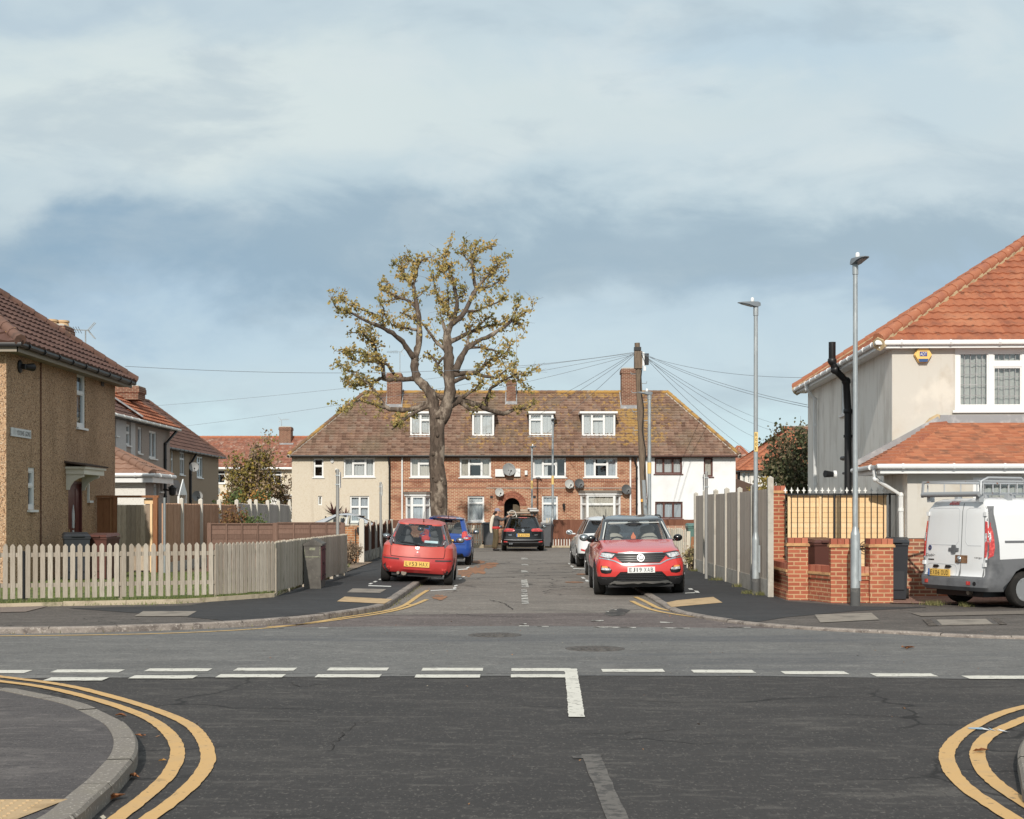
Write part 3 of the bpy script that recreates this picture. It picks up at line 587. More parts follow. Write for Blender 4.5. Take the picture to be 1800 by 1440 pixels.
NETS = [NET, mat('bluish_net', S(206, 216, 224), rough=.9, trans=.25), mat('cream_net', S(222, 216, 202), rough=.9, trans=.25)]
def window(parent, O, u, n, a0, a1, z0, z1, cols=(0.5,), trans=None, fm=None, fw=0.055, rec=0.07, cur='full', cm=None, sill=True, lead=None, name='window', bar=0.05, sillm=None, proud=0.0):
    """cols: mullion fractions; trans: {column: fraction of height of its transom}"""
    fm = fm or WHITE; cm = cm or NETS[int(abs(a0) * 7 + z0 * 5) % 3]; trans = trans or {}
    O = Vector(O); u = Vector(u).normalized(); n = Vector(n).normalized()
    P = lambda a, z, d: O + u * a + ZV * z - n * d
    def bx(mb, A, B, C, D, d0, d1, m=0): mb.hexa([P(A, C, d1), P(B, C, d1), P(B, C, d0), P(A, C, d0), P(A, D, d1), P(B, D, d1), P(B, D, d0), P(A, D, d0)], m)
    f = MB(); r0, r1 = rec - proud, rec + 0.07
    bx(f, a0, a1, z0, z0 + fw, r0, r1); bx(f, a0, a1, z1 - fw, z1, r0, r1); bx(f, a0, a0 + fw, z0 + fw, z1 - fw, r0, r1); bx(f, a1 - fw, a1, z0 + fw, z1 - fw, r0, r1)
    W = a1 - a0; H = z1 - z0; xs = [a0] + [a0 + c * W for c in cols] + [a1]
    for x in xs[1:-1]: bx(f, x - bar / 2, x + bar / 2, z0 + fw, z1 - fw, r0 - 0.004, r1)
    holes = []
    for k in range(len(xs) - 1):
        l = xs[k] + (fw if k == 0 else bar / 2); r = xs[k + 1] - (fw if k == len(xs) - 2 else bar / 2)
        if k in trans:
            zt = z0 + trans[k] * H; bx(f, l, r, zt - bar / 2, zt + bar / 2, r0 - 0.002, r1); holes += [(l, r, z0 + fw, zt - bar / 2), (l, r, zt + bar / 2, z1 - fw)]
        else: holes.append((l, r, z0 + fw, z1 - fw))
    s = 0.028
    for (l, r, b, t) in holes:   # opening sashes inside the frame
        if r - l > 0.2 and t - b > 0.15:
            bx(f, l, r, b, b + s, r0 + 0.012, r1); bx(f, l, r, t - s, t, r0 + 0.012, r1); bx(f, l, l + s, b + s, t - s, r0 + 0.012, r1); bx(f, r - s, r, b + s, t - s, r0 + 0.012, r1)
    fo = f.build(name, fm, parent)
    g = MB(); g.poly([P(a0 + fw * .6, z0 + fw * .6, rec + .048), P(a1 - fw * .6, z0 + fw * .6, rec + .048), P(a1 - fw * .6, z1 - fw * .6, rec + .048), P(a0 + fw * .6, z1 - fw * .6, rec + .048)]); g.build('pane', PANE, fo)
    if lead:
        l_ = MB()
        for (l, r, b, t) in holes:
            k = max(1, round((r - l) / lead[0]))
            for i in range(1, k): x = l + (r - l) * i / k; bx(l_, x - 0.006, x + 0.006, b, t, rec + 0.036, rec + 0.043)
            k = max(1, round((t - b) / lead[1]))
            for i in range(1, k): z = b + (t - b) * i / k; bx(l_, l, r, z - 0.006, z + 0.006, rec + 0.035, rec + 0.042)
        l_.build('leading', LEAD, fo)
    if cur:
        c = MB(); d = rec + 0.13; rr = random.Random(int(a0 * 991 + z0 * 77 + O.y * 13))
        def sheet_(l, r, b, t):
            k = max(6, int((r - l) / 0.035)); pts = []
            ph = rr.uniform(0, 6)
            for i in range(k + 1):
                a = l + (r - l) * i / k; w = 0.018 * math.sin(a * 42 + ph) + 0.012 * math.sin(a * 19 + ph * 2); pts.append((a, d + w))
            for (A, w0), (B, w1) in zip(pts, pts[1:]): c.poly([P(A, b, w0), P(B, b, w1), P(B, t, w1), P(A, t, w0)])
        if cur == 'full': sheet_(a0, a1, z0 - 0.05, z1 + 0.03)
        elif cur == 'split': sheet_(a0, a0 + W * 0.3, z0 - .05, z1); sheet_(a1 - W * 0.27, a1, z0 - .05, z1)
        elif cur == 'left': sheet_(a0, a0 + W * 0.45, z0 - .05, z1)
        elif cur == 'lower': sheet_(a0, a1, z0 - .05, z0 + H * 0.62)
        elif cur == 'blind':
            c.poly([P(a0, z0, d), P(a1, z0, d), P(a1, z1, d), P(a0, z1, d)])
        c.build('curtain', cm, fo, smooth=True)
    if sill:
        q = MB(); bx(q, a0 - 0.06, a1 + 0.06, z0 - 0.055, z0 - 0.005, -0.06, rec + 0.02); q.build('sill', sillm or fm, fo)
    return fo

def clip_range(poly, b):
    xs = []
    for (a0, b0), (a1, b1) in zip(poly, poly[1:] + poly[:1]):
        if (b0 - b) * (b1 - b) <= 0 and abs(b1 - b0) > 1e-9: xs.append(a0 + (a1 - a0) * (b - b0) / (b1 - b0))
    return (min(xs), max(xs)) if xs else None
def tiles(mb, pts, course=0.3, tw=0.3, amp=0.02, lift=0.022, m=0, roll='pan', sub=4, ncols=1):
    """a roof slope laid in real courses of tiles"""
    pts = [Vector(p) for p in pts]; n = (pts[1] - pts[0]).cross(pts[2] - pts[1]).normalized()
    if n.z < 0: n = -n
    u = ZV.cross(n).normalized(); v = n.cross(u); o = pts[0]
    poly = [((p - o).dot(u), (p - o).dot(v)) for p in pts]; b0 = min(p[1] for p in poly); b1 = max(p[1] for p in poly)
    poly = [(a, b - b0) for a, b in poly]; o = o + v * b0; H = b1 - b0; nc = max(1, round(H / course)); c = H / nc
    rr = random.Random(5)
    def h(a):
        t = (a / tw) % 1.0
        if roll == 'pan': return amp * (0.5 + 0.5 * math.sin(2 * math.pi * t))
        if roll == 'roman': return amp if t < 0.25 else 0.0
        return 0.0
    for k in range(nc):
        lo, hi = k * c, (k + 1) * c
        r0 = clip_range(poly, lo + 1e-4); r1 = clip_range(poly, hi - 1e-4)
        if not r0: continue
        if not r1: r1 = (r0[0], r0[0])
        A, B = min(r0[0], r1[0]), max(r0[1], r1[1])
        off = (tw / 2 if (k % 2 and roll == 'flat') else 0)
        i0 = int(math.floor((A + off) / (tw / sub))); i1 = int(math.ceil((B + off) / (tw / sub)))
        prev = None; base = len(mb.v); jl = 0
        for i in range(i0, i1 + 1):
            a = i * tw / sub - off
            if i % sub == 0: jl = rr.uniform(-0.004, 0.006)
            al = min(max(a, r0[0]), r0[1]); au = min(max(a, r1[0]), r1[1]); hh = h(a + 1e-4)
            p = [o + u * al + v * (lo - 0.015) + n * (hh + lift + jl), o + u * au + v * hi + n * (hh + 0.002), o + u * al + v * (lo - 0.015) + n * (hh * 0.6 - 0.012)]
            cur = (p, (a + off + 200, lo + 0.02 + 30), (a + off + 200, hi - 0.01 + 30))
            if prev:
                uu = [(prev[1][0], prev[1][1]), (cur[1][0], cur[1][1]), (cur[2][0], cur[2][1]), (prev[2][0], prev[2][1])]
                mid = (prev[1][0] + cur[1][0]) / 2; e = tw / sub * 0.02
                uu = [(max(min(x, mid + tw / sub / 2 - e), mid - tw / sub / 2 + e), y) for x, y in uu]
                mb.poly([prev[0][0], cur[0][0], cur[0][1], prev[0][1]], m, uu)
                mb.poly([prev[0][2], cur[0][2], cur[0][0], prev[0][0]], m, [uu[0], uu[1], uu[1], uu[0]])
            prev = cur
    return mb
def caps(mb, p, q, r=0.11, seg=0.38, m=0, n=8):
    p = Vector(p); q = Vector(q); L = (q - p).length; k = max(1, round(L / seg)); d = (q - p) / k
    for i in range(k):
        a = p + d * i; b = a + d * 1.04; mb.tube([a - d * 0.02, a + d * 0.1, b], [r * 1.08, r * 1.06, r * 0.94], n, m)
def hip_roof(parent, x0, x1, y0, y1, ze, rise, run, tm, cm, course=0.3, tw=0.3, amp=0.02, roll='pan', lift=0.025, sides='fblr', capr=0.1, axis='x', name='roof', label=None, mortar=None, sub=4, flat=''):
    """run: plan length of the hips (first end, second end)"""
    if axis == 'x': r0 = Vector((x0 + run[0], (y0 + y1) / 2, ze + rise)); r1 = Vector((x1 - run[1], (y0 + y1) / 2, ze + rise))
    else: r0 = Vector(((x0 + x1) / 2, y0 + run[0], ze + rise)); r1 = Vector(((x0 + x1) / 2, y1 - run[1], ze + rise))
    A, B, C, D = Vector((x0, y0, ze)), Vector((x1, y0, ze)), Vector((x1, y1, ze)), Vector((x0, y1, ze))
    if axis == 'x': sl = {'f': [A, B, r1, r0], 'r': [B, C, r1], 'b': [C, D, r0, r1], 'l': [D, A, r0]}
    else: sl = {'f': [A, B, r0], 'r': [B, C, r1, r0], 'b': [C, D, r1], 'l': [D, A, r0, r1]}
    mb = MB()
    for k, pl in sl.items():
        if k in sides: tiles(mb, pl, course, tw, amp, lift, 0, roll, sub)
        else: mb.poly(pl)
    mb.poly([A, D, C, B])
    ro = mb.build(name, tm, parent, label=label)
    c = MB()
    hips = [(A, r0), (D, r0 if axis == 'x' else r1), (B, r1 if axis == 'x' else r0), (C, r1)]
    for p, q in hips: caps(c, p + ZV * 0.05, q + ZV * 0.07, capr)
    if (r1 - r0).length > 0.2: caps(c, r0 + ZV * 0.04, r1 + ZV * 0.04, capr)
    c.build('ridge_tiles', cm, ro, smooth=True, angle=50)
    if mortar:
        for p, q in hips: mo = MB(); mo.tube([p - ZV * 0.05, q - ZV * 0.04], capr * 1.12, 6); mo.build('mortar_bed', mortar, ro)
    return ro
def gutter(parent, pts, m, r=0.055, br=1.0, name='gutter'):
    mb = MB(); mb.tube(pts, r, 8); pts = [Vector(p) for p in pts]
    for a, b in zip(pts, pts[1:]):
        L = (b - a).length; k = int(L / br)
        for i in range(k): p = a.lerp(b, (i + 0.5) / k); d = (b - a).normalized() * 0.02; mb.tube([p - d, p + d], r * 1.22, 8)
    return mb.build(name, m, parent, smooth=True, angle=40)
def pipe(parent, pts, m, r=0.04, name='downpipe', n=8, collars=True):
    mb = MB(); mb.tube(pts, r, n); pts = [Vector(p) for p in pts]
    if collars:
        for p in pts[1:-1]: mb.ball(p, r * 1.3, 0, 8, 5)
        for a, b in zip(pts, pts[1:]):
            if (b - a).length > 1.5:
                for t in (0.15, 0.5, 0.85): p = a.lerp(b, t); d = (b - a).normalized() * 0.03; mb.tube([p - d, p + d], r * 1.25, n)
    return mb.build(name, m, parent, smooth=True, angle=40)
def chimney(parent, x0, x1, y0, y1, z0, z1, bm_, pots=(), potm=None, capm=None, flash=True, name='chimney'):
    mb = MB(); mb.box(x0, x1, y0, y1, z0, z1 - 0.28); e = 0.04
    mb.box(x0 - e, x1 + e, y0 - e, y1 + e, z1 - 0.28, z1 - 0.1); e = 0.02; mb.box(x0 - e, x1 + e, y0 - e, y1 + e, z1 - 0.1, z1 - 0.03)
    o = mb.build(name, bm_, parent)
    c = MB(); c.lathe([(0.72, 0), (0.7, 0.03), (0.45, 0.07)], Matrix.Translation(((x0 + x1) / 2, (y0 + y1) / 2, z1 - 0.03)) @ Matrix.Diagonal(((x1 - x0), (y1 - y0), 1, 1)) @ Matrix.Rotation(R(45), 4, 'Z'), 4); c.build('flaunching', capm or CONC, o)
    for (x, y, r, h) in pots:
        p = MB(); p.lathe([(r * 1.1, 0), (r, 0.04), (r * 0.9, h - 0.06), (r * 1.08, h - 0.05), (r * 1.05, h), (r * 0.7, h), (r * 0.7, h - 0.1)], Matrix.Translation((x, y, z1)), 12); p.build('chimney_pot', potm, o, smooth=True, angle=40)
    return o
def dish(parent, c, r, m, face=(0.25, -1, 0.25), name='satellite_dish', arm=True):
    """a dish thing fixed to a wall"""
    f = Vector(face).normalized(); q = f.to_track_quat('Z', 'Y').to_matrix().to_4x4(); T = Matrix.Translation(c) @ q
    mb = MB(); mb.lathe([(0.0001, -0.13 * r / 0.4), (r * 0.35, -0.11 * r / 0.4), (r * 0.7, -0.06 * r / 0.4), (r, 0.0), (r * 1.01, -0.015), (r * 0.7, -0.09 * r / 0.4), (r * 0.3, -0.14 * r / 0.4), (0.0001, -0.15 * r / 0.4)], T, 20); d = mb.build('reflector', m, parent, smooth=True, angle=50)
    a = MB(); p0 = T @ Vector((0, -r * 0.8, -0.03)); p1 = T @ Vector((0, -r * 0.55, r * 1.15)); a.tube([p0, p1], 0.014, 6); a.ball(p1, 0.045, 0, 8, 5); a.build('feed_arm', GUTB, parent)
    b = MB(); p = T @ Vector((0, 0, -0.1)); w = Vector(c) + Vector((0, 0.28, -0.08)); b.tube([p, p - ZV * 0.1, Vector((p.x, w.y, p.z - 0.1))], 0.02, 6); b.build('bracket', GUTB, parent)
def aerial(name, label, base, h, boom, L=0.9, col=None):
    a = thing(name, label, 'aerial', base); m = col or GALV; b = Vector(base); top = b + ZV * h; d = Vector(boom).normalized()
    mb = MB(); mb.tube([b - ZV * 0.1, top], 0.022, 6); mb.build('mast', m, a)
    y = MB(); y.tube([top - d * 0.1, top + d * L], 0.014, 5); s = d.cross(ZV).normalized()
    for i in range(9): p = top + d * (L * (0.2 + 0.09 * i)); w = 0.13 - 0.006 * i; y.tube([p - s * w + ZV * w * .6, p + s * w - ZV * w * .6], 0.007, 4)
    for sg in (1, -1): y.tube([top - d * 0.05, top - d * 0.25 + ZV * 0.22 * sg], 0.012, 4); y.tube([top - d * 0.05 + s * 0.1, top - d * 0.25 + ZV * 0.22 * sg + s * 0.1], 0.012, 4)
    y.build('antenna', m, a); return a

# ------------------------------------------------------------------ materials of the buildings
def bricks(name, c1, c2, mo, layers=(), bw=0.225, rh=0.075, ms=0.011): return mat(name, rough=0.9, spec=0.2, base=('brick', c1, c2, mo, bw, rh, ms), layers=layers)
BR_T = bricks('terrace_brick', S(156, 88, 62), S(180, 110, 80), S(204, 176, 142), [(S(120, 66, 48), 0.8, 0.48, 0.62, (1, 1, 2.0), 0.55), (S(150, 84, 58), 7.0, 0.5, 0.7, (1, 1, 1), 0.4), (S(198, 128, 92), 0.45, 0.5, 0.7, (1, 1, 1), 0.4)], ms=0.016)
BR_CH = bricks('chimney_brick', S(118, 70, 54), S(142, 88, 68), S(168, 142, 118), [(S(80, 56, 48), 2.0, 0.45, 0.7, (1, 1, 1), 0.5)], ms=0.014)
BR_N = bricks('new_red_brick', S(190, 104, 70), S(172, 88, 60), S(202, 160, 116), [(S(146, 84, 64), 5.0, 0.5, 0.7, (1, 1, 1), 0.45), (S(214, 150, 120), 3.0, 0.60, 0.72, (1, 1, 1), 0.6), (S(120, 76, 60), 1.2, .56, .7, (1, 1, 1), .4)], ms=0.012)
BR_P = bricks('plinth_brick', S(186, 104, 66), S(140, 92, 76), S(196, 164, 130), [(S(104, 76, 70), 3.0, 0.5, 0.65, (1, 1, 1), 0.6)], ms=0.013)
CREAM = mat('cream_roughcast', S(214, 203, 184), rough=0.95, layers=[(S(196, 178, 148), 26, 0.5, 0.7), (S(234, 222, 198), 50, 0.55, 0.7), (S(186, 170, 148), 1.2, 0.52, 0.7, (2, 2, 0.25), 0.45)], bump=(0.5, 60, 0.012, (1, 1, 1)))
WHREND = mat('white_render', S(238, 240, 242), rough=0.8, layers=[(S(224, 225, 226), 0.8, 0.45, 0.75)], bump=(0.15, 50, 0.006, (1, 1, 1)))
PEB = mat('pebbledash', S(200, 159, 119), rough=0.95, layers=[(S(124, 92, 64), 36, 0.5, 0.57), (S(240, 220, 190), 46, 0.57, 0.63), (S(120, 92, 66), 1.3, .54, .7, (2, 2, .25), .4), (S(128, 100, 70), 0.5, 0.45, 0.7, (1, 1, 0.6), 0.4)], bump=(0.9, 38, 0.02, (1, 1, 1)))
GREYR = mat('grey_roughcast', S(176, 160, 150), rough=0.95, layers=[(S(150, 136, 126), 20, 0.5, 0.7), (S(196, 182, 172), 40, 0.55, 0.7)], bump=(0.4, 50, 0.01, (1, 1, 1)))
PALER = mat('pale_roughcast', S(214, 210, 208), rough=0.95, layers=[(S(196, 192, 190), 20, 0.5, 0.7)], bump=(0.4, 50, 0.01, (1, 1, 1)))
TANR = mat('tan_roughcast', S(168, 148, 124), rough=0.95, layers=[(S(146, 128, 106), 20, 0.5, 0.7), (S(186, 166, 142), 40, 0.55, 0.7)], bump=(0.4, 50, 0.01, (1, 1, 1)))
WHR2 = mat('white_roughcast', S(232, 230, 224), rough=0.95, layers=[(S(212, 208, 200), 20, 0.5, 0.7)], bump=(0.5, 40, 0.012, (1, 1, 1)))
CRM2 = mat('ivory_render', S(228, 216, 192), rough=0.95, layers=[(S(206, 190, 162), 1.5, 0.5, 0.7)])
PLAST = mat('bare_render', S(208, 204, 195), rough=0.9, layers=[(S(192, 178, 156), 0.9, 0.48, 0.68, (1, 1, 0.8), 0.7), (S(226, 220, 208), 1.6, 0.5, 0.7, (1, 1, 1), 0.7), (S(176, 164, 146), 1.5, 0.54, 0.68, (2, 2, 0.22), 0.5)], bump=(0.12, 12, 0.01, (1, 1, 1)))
PLAST2 = mat('shade_lifted_render', S(250, 244, 235), rough=0.9, layers=[(S(226, 217, 204), 1.1, 0.48, 0.68, (1.4, 1.4, 0.5), 0.7), (S(216, 208, 198), 2.0, 0.5, 0.7, (1, 1, 0.6), 0.6), (S(204, 195, 182), 1.6, 0.54, 0.68, (2, 2, 0.2), 0.5)], bump=(0.12, 12, 0.01, (1, 1, 1)))  # colour lightened to stand in for fill light on the shaded walls
def mute(c, t=0.05): l = 0.3 * c[0] + 0.55 * c[1] + 0.15 * c[2]; return tuple(v + (l - v) * t for v in c[:3]) + (1,)
def roofm(name, cols, tw, th, off=0.0, layers=()):
    cols = [mute(c) for c in cols]; layers = [(mute(l[0]), *l[1:]) for l in layers]
    return mat(name, rough=0.85, spec=0.25, base=('tile', cols, tw, th, off), layers=layers, bump=(0.25, 60, 0.006, (1, 1, 1)))
RF_T = roofm('terrace_tile', [S(108, 79, 63), S(134, 101, 82), S(152, 119, 98), S(126, 90, 71), S(146, 121, 104)], 0.22, 0.23, 0, [(S(122, 108, 86), 0.5, 0.46, 0.66, (1, 1, 1), 0.55), (S(160, 140, 118), 3.0, 0.56, 0.7, (1, 1, 1), 0.5), (S(84, 62, 54), 1.2, 0.55, 0.7, (1, 1, 1), 0.4), (S(206, 196, 180), 5, 0.70, 0.74, (1, 1, 1), 0.8)])
RF_R = roofm('orange_pantile', [S(180, 100, 60), S(190, 112, 70), S(170, 94, 58), S(184, 106, 66)], 0.20, 0.33, 0, [(S(132, 80, 60), 2.2, 0.50, 0.68, (1, 1, 1), 0.6), (S(206, 136, 92), 1.2, 0.52, 0.7, (1, 1, 1), 0.4), (S(112, 78, 62), 7.0, 0.57, 0.68, (1, 1, 1), 0.6)])
RF_E = roofm('orange_plain_tile', [S(198, 118, 74), S(180, 104, 66), S(208, 130, 84), S(166, 104, 72)], 0.165, 0.1, 0.5, [(S(128, 88, 68), 2.2, 0.52, 0.66, (1, 1, 1), 0.65)])
RF_B = roofm('brown_concrete_tile', [S(104, 72, 62), S(118, 84, 72), S(96, 68, 60)], 0.33, 0.34, 0, [(S(140, 104, 88), 2.0, 0.55, 0.7, (1, 1, 1), 0.5), (S(226, 224, 216), 6.0, 0.72, 0.75, (1, 1, 1), 0.8), (S(78, 56, 50), 1.0, 0.5, 0.7, (1, 1, 1), 0.4)])
RF_B2 = roofm('tan_concrete_tile', [S(150, 112, 92), S(164, 124, 102), S(138, 104, 86)], 0.3, 0.34, 0, [(S(176, 140, 118), 2.0, 0.55, 0.7, (1, 1, 1), 0.5)])
RF_O = roofm('old_orange_tile', [S(164, 100, 76), S(182, 118, 90), S(152, 96, 76), S(178, 132, 110)], 0.25, 0.25, 0, [(S(120, 84, 70), 0.8, 0.5, 0.7, (1, 1, 1), 0.5), (S(218, 198, 178), 2.2, 0.56, 0.68, (1, 1, 1), 0.7)])
RIDGE_R = mat('orange_ridge_tile', S(184, 112, 76), rough=0.85, layers=[(S(166, 98, 74), 3, 0.45, 0.7), (S(210, 150, 116), 10, 0.58, 0.7, (1, 1, 1), 0.6), (S(190, 160, 110), 4, 0.66, 0.74, (1, 1, 1), 0.7)])
RIDGE_B = mat('brown_ridge_tile', S(126, 92, 78), rough=0.85, layers=[(S(100, 76, 66), 3, 0.45, 0.7), (S(214, 160, 64), 3.5, 0.66, 0.72, (1, 1, 1), 0.8)])
RIDGE_T = mat('lichen_ridge_tile', S(130, 98, 74), rough=0.9, layers=[(S(190, 146, 62), 1.2, 0.42, 0.55, (1, 1, 1), 0.85), (S(196, 186, 168), 6, 0.62, 0.7, (1, 1, 1), 0.7)])
MORTAR = mat('buff_mortar', S(206, 182, 138), rough=0.95, layers=[(S(170, 148, 112), 6, 0.45, 0.7)])
POTS = mat('buff_clay_pot', S(214, 176, 128), rough=0.8)
DISHG = mat('grey_dish', S(150, 152, 152), rough=0.6)
DISHD = mat('dark_dish', S(92, 94, 96), rough=0.5)
DISHL = mat('pale_dish', S(186, 186, 182), rough=0.6)
BRFR = mat('brown_window_frame', S(98, 58, 50), rough=0.5)
WOODW = S(224, 222, 214)
def lichen(m, spots, col=S(186, 144, 62)):
    """rust-yellow lichen growing on part of a roof: (x, half width, z0, z1, density)"""
    nt = m.node_tree; b = nt.nodes['Principled BSDF']; src = b.inputs['Base Color'].links[0].from_socket
    ob = nd(nt, 'ShaderNodeTexCoord').outputs['Object']; x, y, z = nd(nt, 'ShaderNodeSeparateXYZ', {0: ob}).outputs
    tot = None
    for (cx, hw, z0, z1, k) in spots:
        gx = ma(nt, 'SUBTRACT', 1.0, ma(nt, 'DIVIDE', ma(nt, 'ABSOLUTE', ma(nt, 'SUBTRACT', x, cx)), hw), clamp=True)
        gz = ma(nt, 'MULTIPLY', sstep(nt, z, z0, z0 + 0.8), sstep(nt, z, z1 + 0.3, z1 - 0.5))
        t = ma(nt, 'MULTIPLY', ma(nt, 'MULTIPLY', gx, gz), k); tot = t if tot is None else ma(nt, 'MAXIMUM', tot, t)
    nz = nd(nt, 'ShaderNodeTexNoise', {'Vector': ob, 'Scale': 4.5, 'Detail': 7.0, 'Roughness': 0.65})
    f = sstep(nt, ma(nt, 'ADD', nz.outputs['Fac'], ma(nt, 'MULTIPLY', tot, 0.34)), 0.62, 0.72)
    nt.links.new(mixc(nt, ma(nt, 'MULTIPLY', f, 0.72), src, col), b.inputs['Base Color'])
lichen(RF_T, [(6.4, 2.9, 4.7, 8.1, 0.62), (1.2, 3.2, 4.4, 8.1, 0.38), (-5.6, 1.6, 5.9, 7.6, 0.8), (5.0, 8, 7.4, 8.4, 0.7), (-1.6, 1.5, 4.6, 7.0, 0.45)])

# ------------------------------------------------------------------ the terrace closing the street
TY = 76.5
T = thing('terraced_houses', 'brick terrace closing the street, cream at one end, white at the other', 'terraced houses', (0, TY, 0))
tx = lambda p: X(p, TY)
tz = lambda p: Zy(p, TY)
def tops(lst, x0): return [(tx(a) - x0, tx(b) - x0, tz(d), tz(c)) for a, b, c, d in lst]
xl, xa, xb, xr = tx(513), tx(684.5), tx(1120), tx(1293)
ZE = tz(804)
cream_w = [(551, 568.5, 806, 839), (604, 658.5, 805, 838.5), (559, 566, 872, 888), (615, 649, 872, 918)]
brick_w = [(721, 757, 805, 839), (808, 863, 805, 839), (937, 995, 805, 839), (1027, 1085, 805, 839), (822, 851, 872, 917), (952.5, 980.5, 871.5, 918)]
white_w = [(1151, 1199, 804.5, 833), (1237, 1253, 804.5, 838), (1151.5, 1200, 882, 912)]
fu, fn_ = (1, 0, 0), (0, -1, 0)
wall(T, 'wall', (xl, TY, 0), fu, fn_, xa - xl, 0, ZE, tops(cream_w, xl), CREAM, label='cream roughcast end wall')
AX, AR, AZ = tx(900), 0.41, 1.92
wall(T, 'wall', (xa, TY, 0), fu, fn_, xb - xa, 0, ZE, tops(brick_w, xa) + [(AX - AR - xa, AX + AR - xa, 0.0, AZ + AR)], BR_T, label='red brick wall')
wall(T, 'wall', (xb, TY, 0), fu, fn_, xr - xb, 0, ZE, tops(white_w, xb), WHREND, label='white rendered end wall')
mb = MB(); mb.poly([(xl, TY, 0), (xl, TY + 8, 0), (xl, TY + 8, ZE), (xl, TY, ZE)]); mb.poly([(xr, TY, 0), (xr, TY + 8, 0), (xr, TY + 8, ZE), (xr, TY, ZE)], 1); mb.poly([(xl, TY + 8, 0), (xr, TY + 8, 0), (xr, TY + 8, ZE), (xl, TY + 8, ZE)], 0)
mb.build('side_walls', [CREAM, WHREND], T)
# arched passage: brick spandrels and ring
mb = MB(); N_ = 14
for i in range(N_):
    t0, t1 = math.pi * i / N_, math.pi * (i + 1) / N_
    p0, p1 = (AX - AR * math.cos(t0), AZ + AR * math.sin(t0)), (AX - AR * math.cos(t1), AZ + AR * math.sin(t1))
    mb.poly([(p0[0], TY, p0[1]), (p1[0], TY, p1[1]), (p1[0], TY, AZ + AR), (p0[0], TY, AZ + AR)])
    mb.poly([(p0[0], TY, p0[1]), (p1[0], TY, p1[1]), (p1[0], TY + 0.5, p1[1]), (p0[0], TY + 0.5, p0[1])])
mb.build('spandrel', BR_T, T)
VOUS = mat('arch_brick', rough=0.9, base=('island', [S(150, 84, 62), S(172, 104, 78), S(134, 76, 58), S(182, 116, 90)]))
mb = MB()
for (ra, rb, nn) in ((AR + 0.01, AR + 0.13, 22), (AR + 0.14, AR + 0.26, 28), (AR + 0.27, AR + 0.34, 20)):
    for i in range(nn):
        t0, t1 = math.pi * (i + 0.08) / nn, math.pi * (i + 0.92) / nn
        q = [(AX - r * math.cos(t), AZ + r * math.sin(t)) for r, t in ((ra, t0), (ra, t1), (rb, t1), (rb, t0))]
        mb.prism(q, lambda a, b, d: (a, d, b), TY - 0.03, TY + 0.02)
mb.build('arch', VOUS, T)
mb = MB(); mb.box(AX + 0.05, AX + AR - 0.02, TY + 0.5, TY + 0.54, 0.2, 2.0); mb.build('passage_gate', mat('old_gate', S(110, 98, 80), rough=0.9), T)
def twin(w, x0=0, **k): return window(T, (0, TY, 0), fu, fn_, tx(w[0]), tx(w[1]), tz(w[3]), tz(w[2]), **k)
twin(cream_w[0], cols=(), trans={0: 0.6}, cur=None); twin(cream_w[1], cols=(0.3, 0.7), trans={1: 0.72}); twin(cream_w[2], cols=(), sill=False); twin(cream_w[3], cols=(0.5,), trans={0: 0.58, 1: 0.58})
twin(brick_w[0], cols=(0.42,), trans={1: 0.7}, cur='full'); twin(brick_w[1], cols=(0.3, 0.7), trans={1: 0.68}, cur='split'); twin(brick_w[2], cols=(0.3, 0.7), trans={1: 0.68}, cur='left'); twin(brick_w[3], cols=(0.32, 0.7), trans={1: 0.66}, cur='split')
twin(brick_w[4], cols=(), trans={0: 0.72}); twin(brick_w[5], cols=(), trans={0: 0.7})
for w in white_w: twin(w, cols=(0.32, 0.66) if w[1] - w[0] > 30 else (), fm=BRFR, sill=True)
# two bay windows
for (a, b, z1, z0) in ((713, 758, 872, 921), (1020, 1091, 870, 919)):
    xa_, xb_ = tx(a), tx(b); d = 0.42; s = 0.32; Zt, Zb = tz(z1), tz(z0)
    bay_ = MB(); pl = [(xa_, TY + 0.0), (xa_ + s, TY - d), (xb_ - s, TY - d), (xb_, TY + 0.0)]
    for (p, q) in zip(pl, pl[1:]): bay_.hexa([(p[0], p[1], 0), (q[0], q[1], 0), (q[0], q[1] + .1, 0), (p[0], p[1] + .1, 0), (p[0], p[1], Zb), (q[0], q[1], Zb), (q[0], q[1] + .1, Zb), (p[0], p[1] + .1, Zb)])
    bay_.build('bay_base', BR_T, T)
    c = MB(); c.prism([(xa_ - .12, TY), (xa_ + s - .1, TY - d - .12), (xb_ - s + .1, TY - d - .12), (xb_ + .12, TY)], lambda x, y, z: (x, y, z), Zt + 0.1, Zt + 0.22); c.build('bay_roof', mat('bay_felt', S(128, 120, 112), rough=0.9), T)
    c = MB(); c.prism([(xa_ - .08, TY), (xa_ + s - .08, TY - d - .06), (xb_ - s + .08, TY - d - .06), (xb_ + .08, TY)], lambda x, y, z: (x, y, z), Zt, Zt + 0.1); c.build('bay_fascia', WHITE, T)
    k = MB(); k.box(xa_ + .05, xb_ - .05, TY - 0.01, TY - 0.002, Zb, Zt); k.build('bay_lining', mat('bay_inside', S(196, 200, 202), rough=0.9), T)
    for (p, q) in zip(pl, pl[1:]):
        p = Vector((*p, 0)); q = Vector((*q, 0)); L = (q - p).length; u = (q - p).normalized(); n = Vector((u.y, -u.x, 0))
        window(T, p, u, n, 0, L, Zb, Zt, cols=(), trans={0: 0.66}, rec=0.0, fw=0.07, cur='full', sill=True)
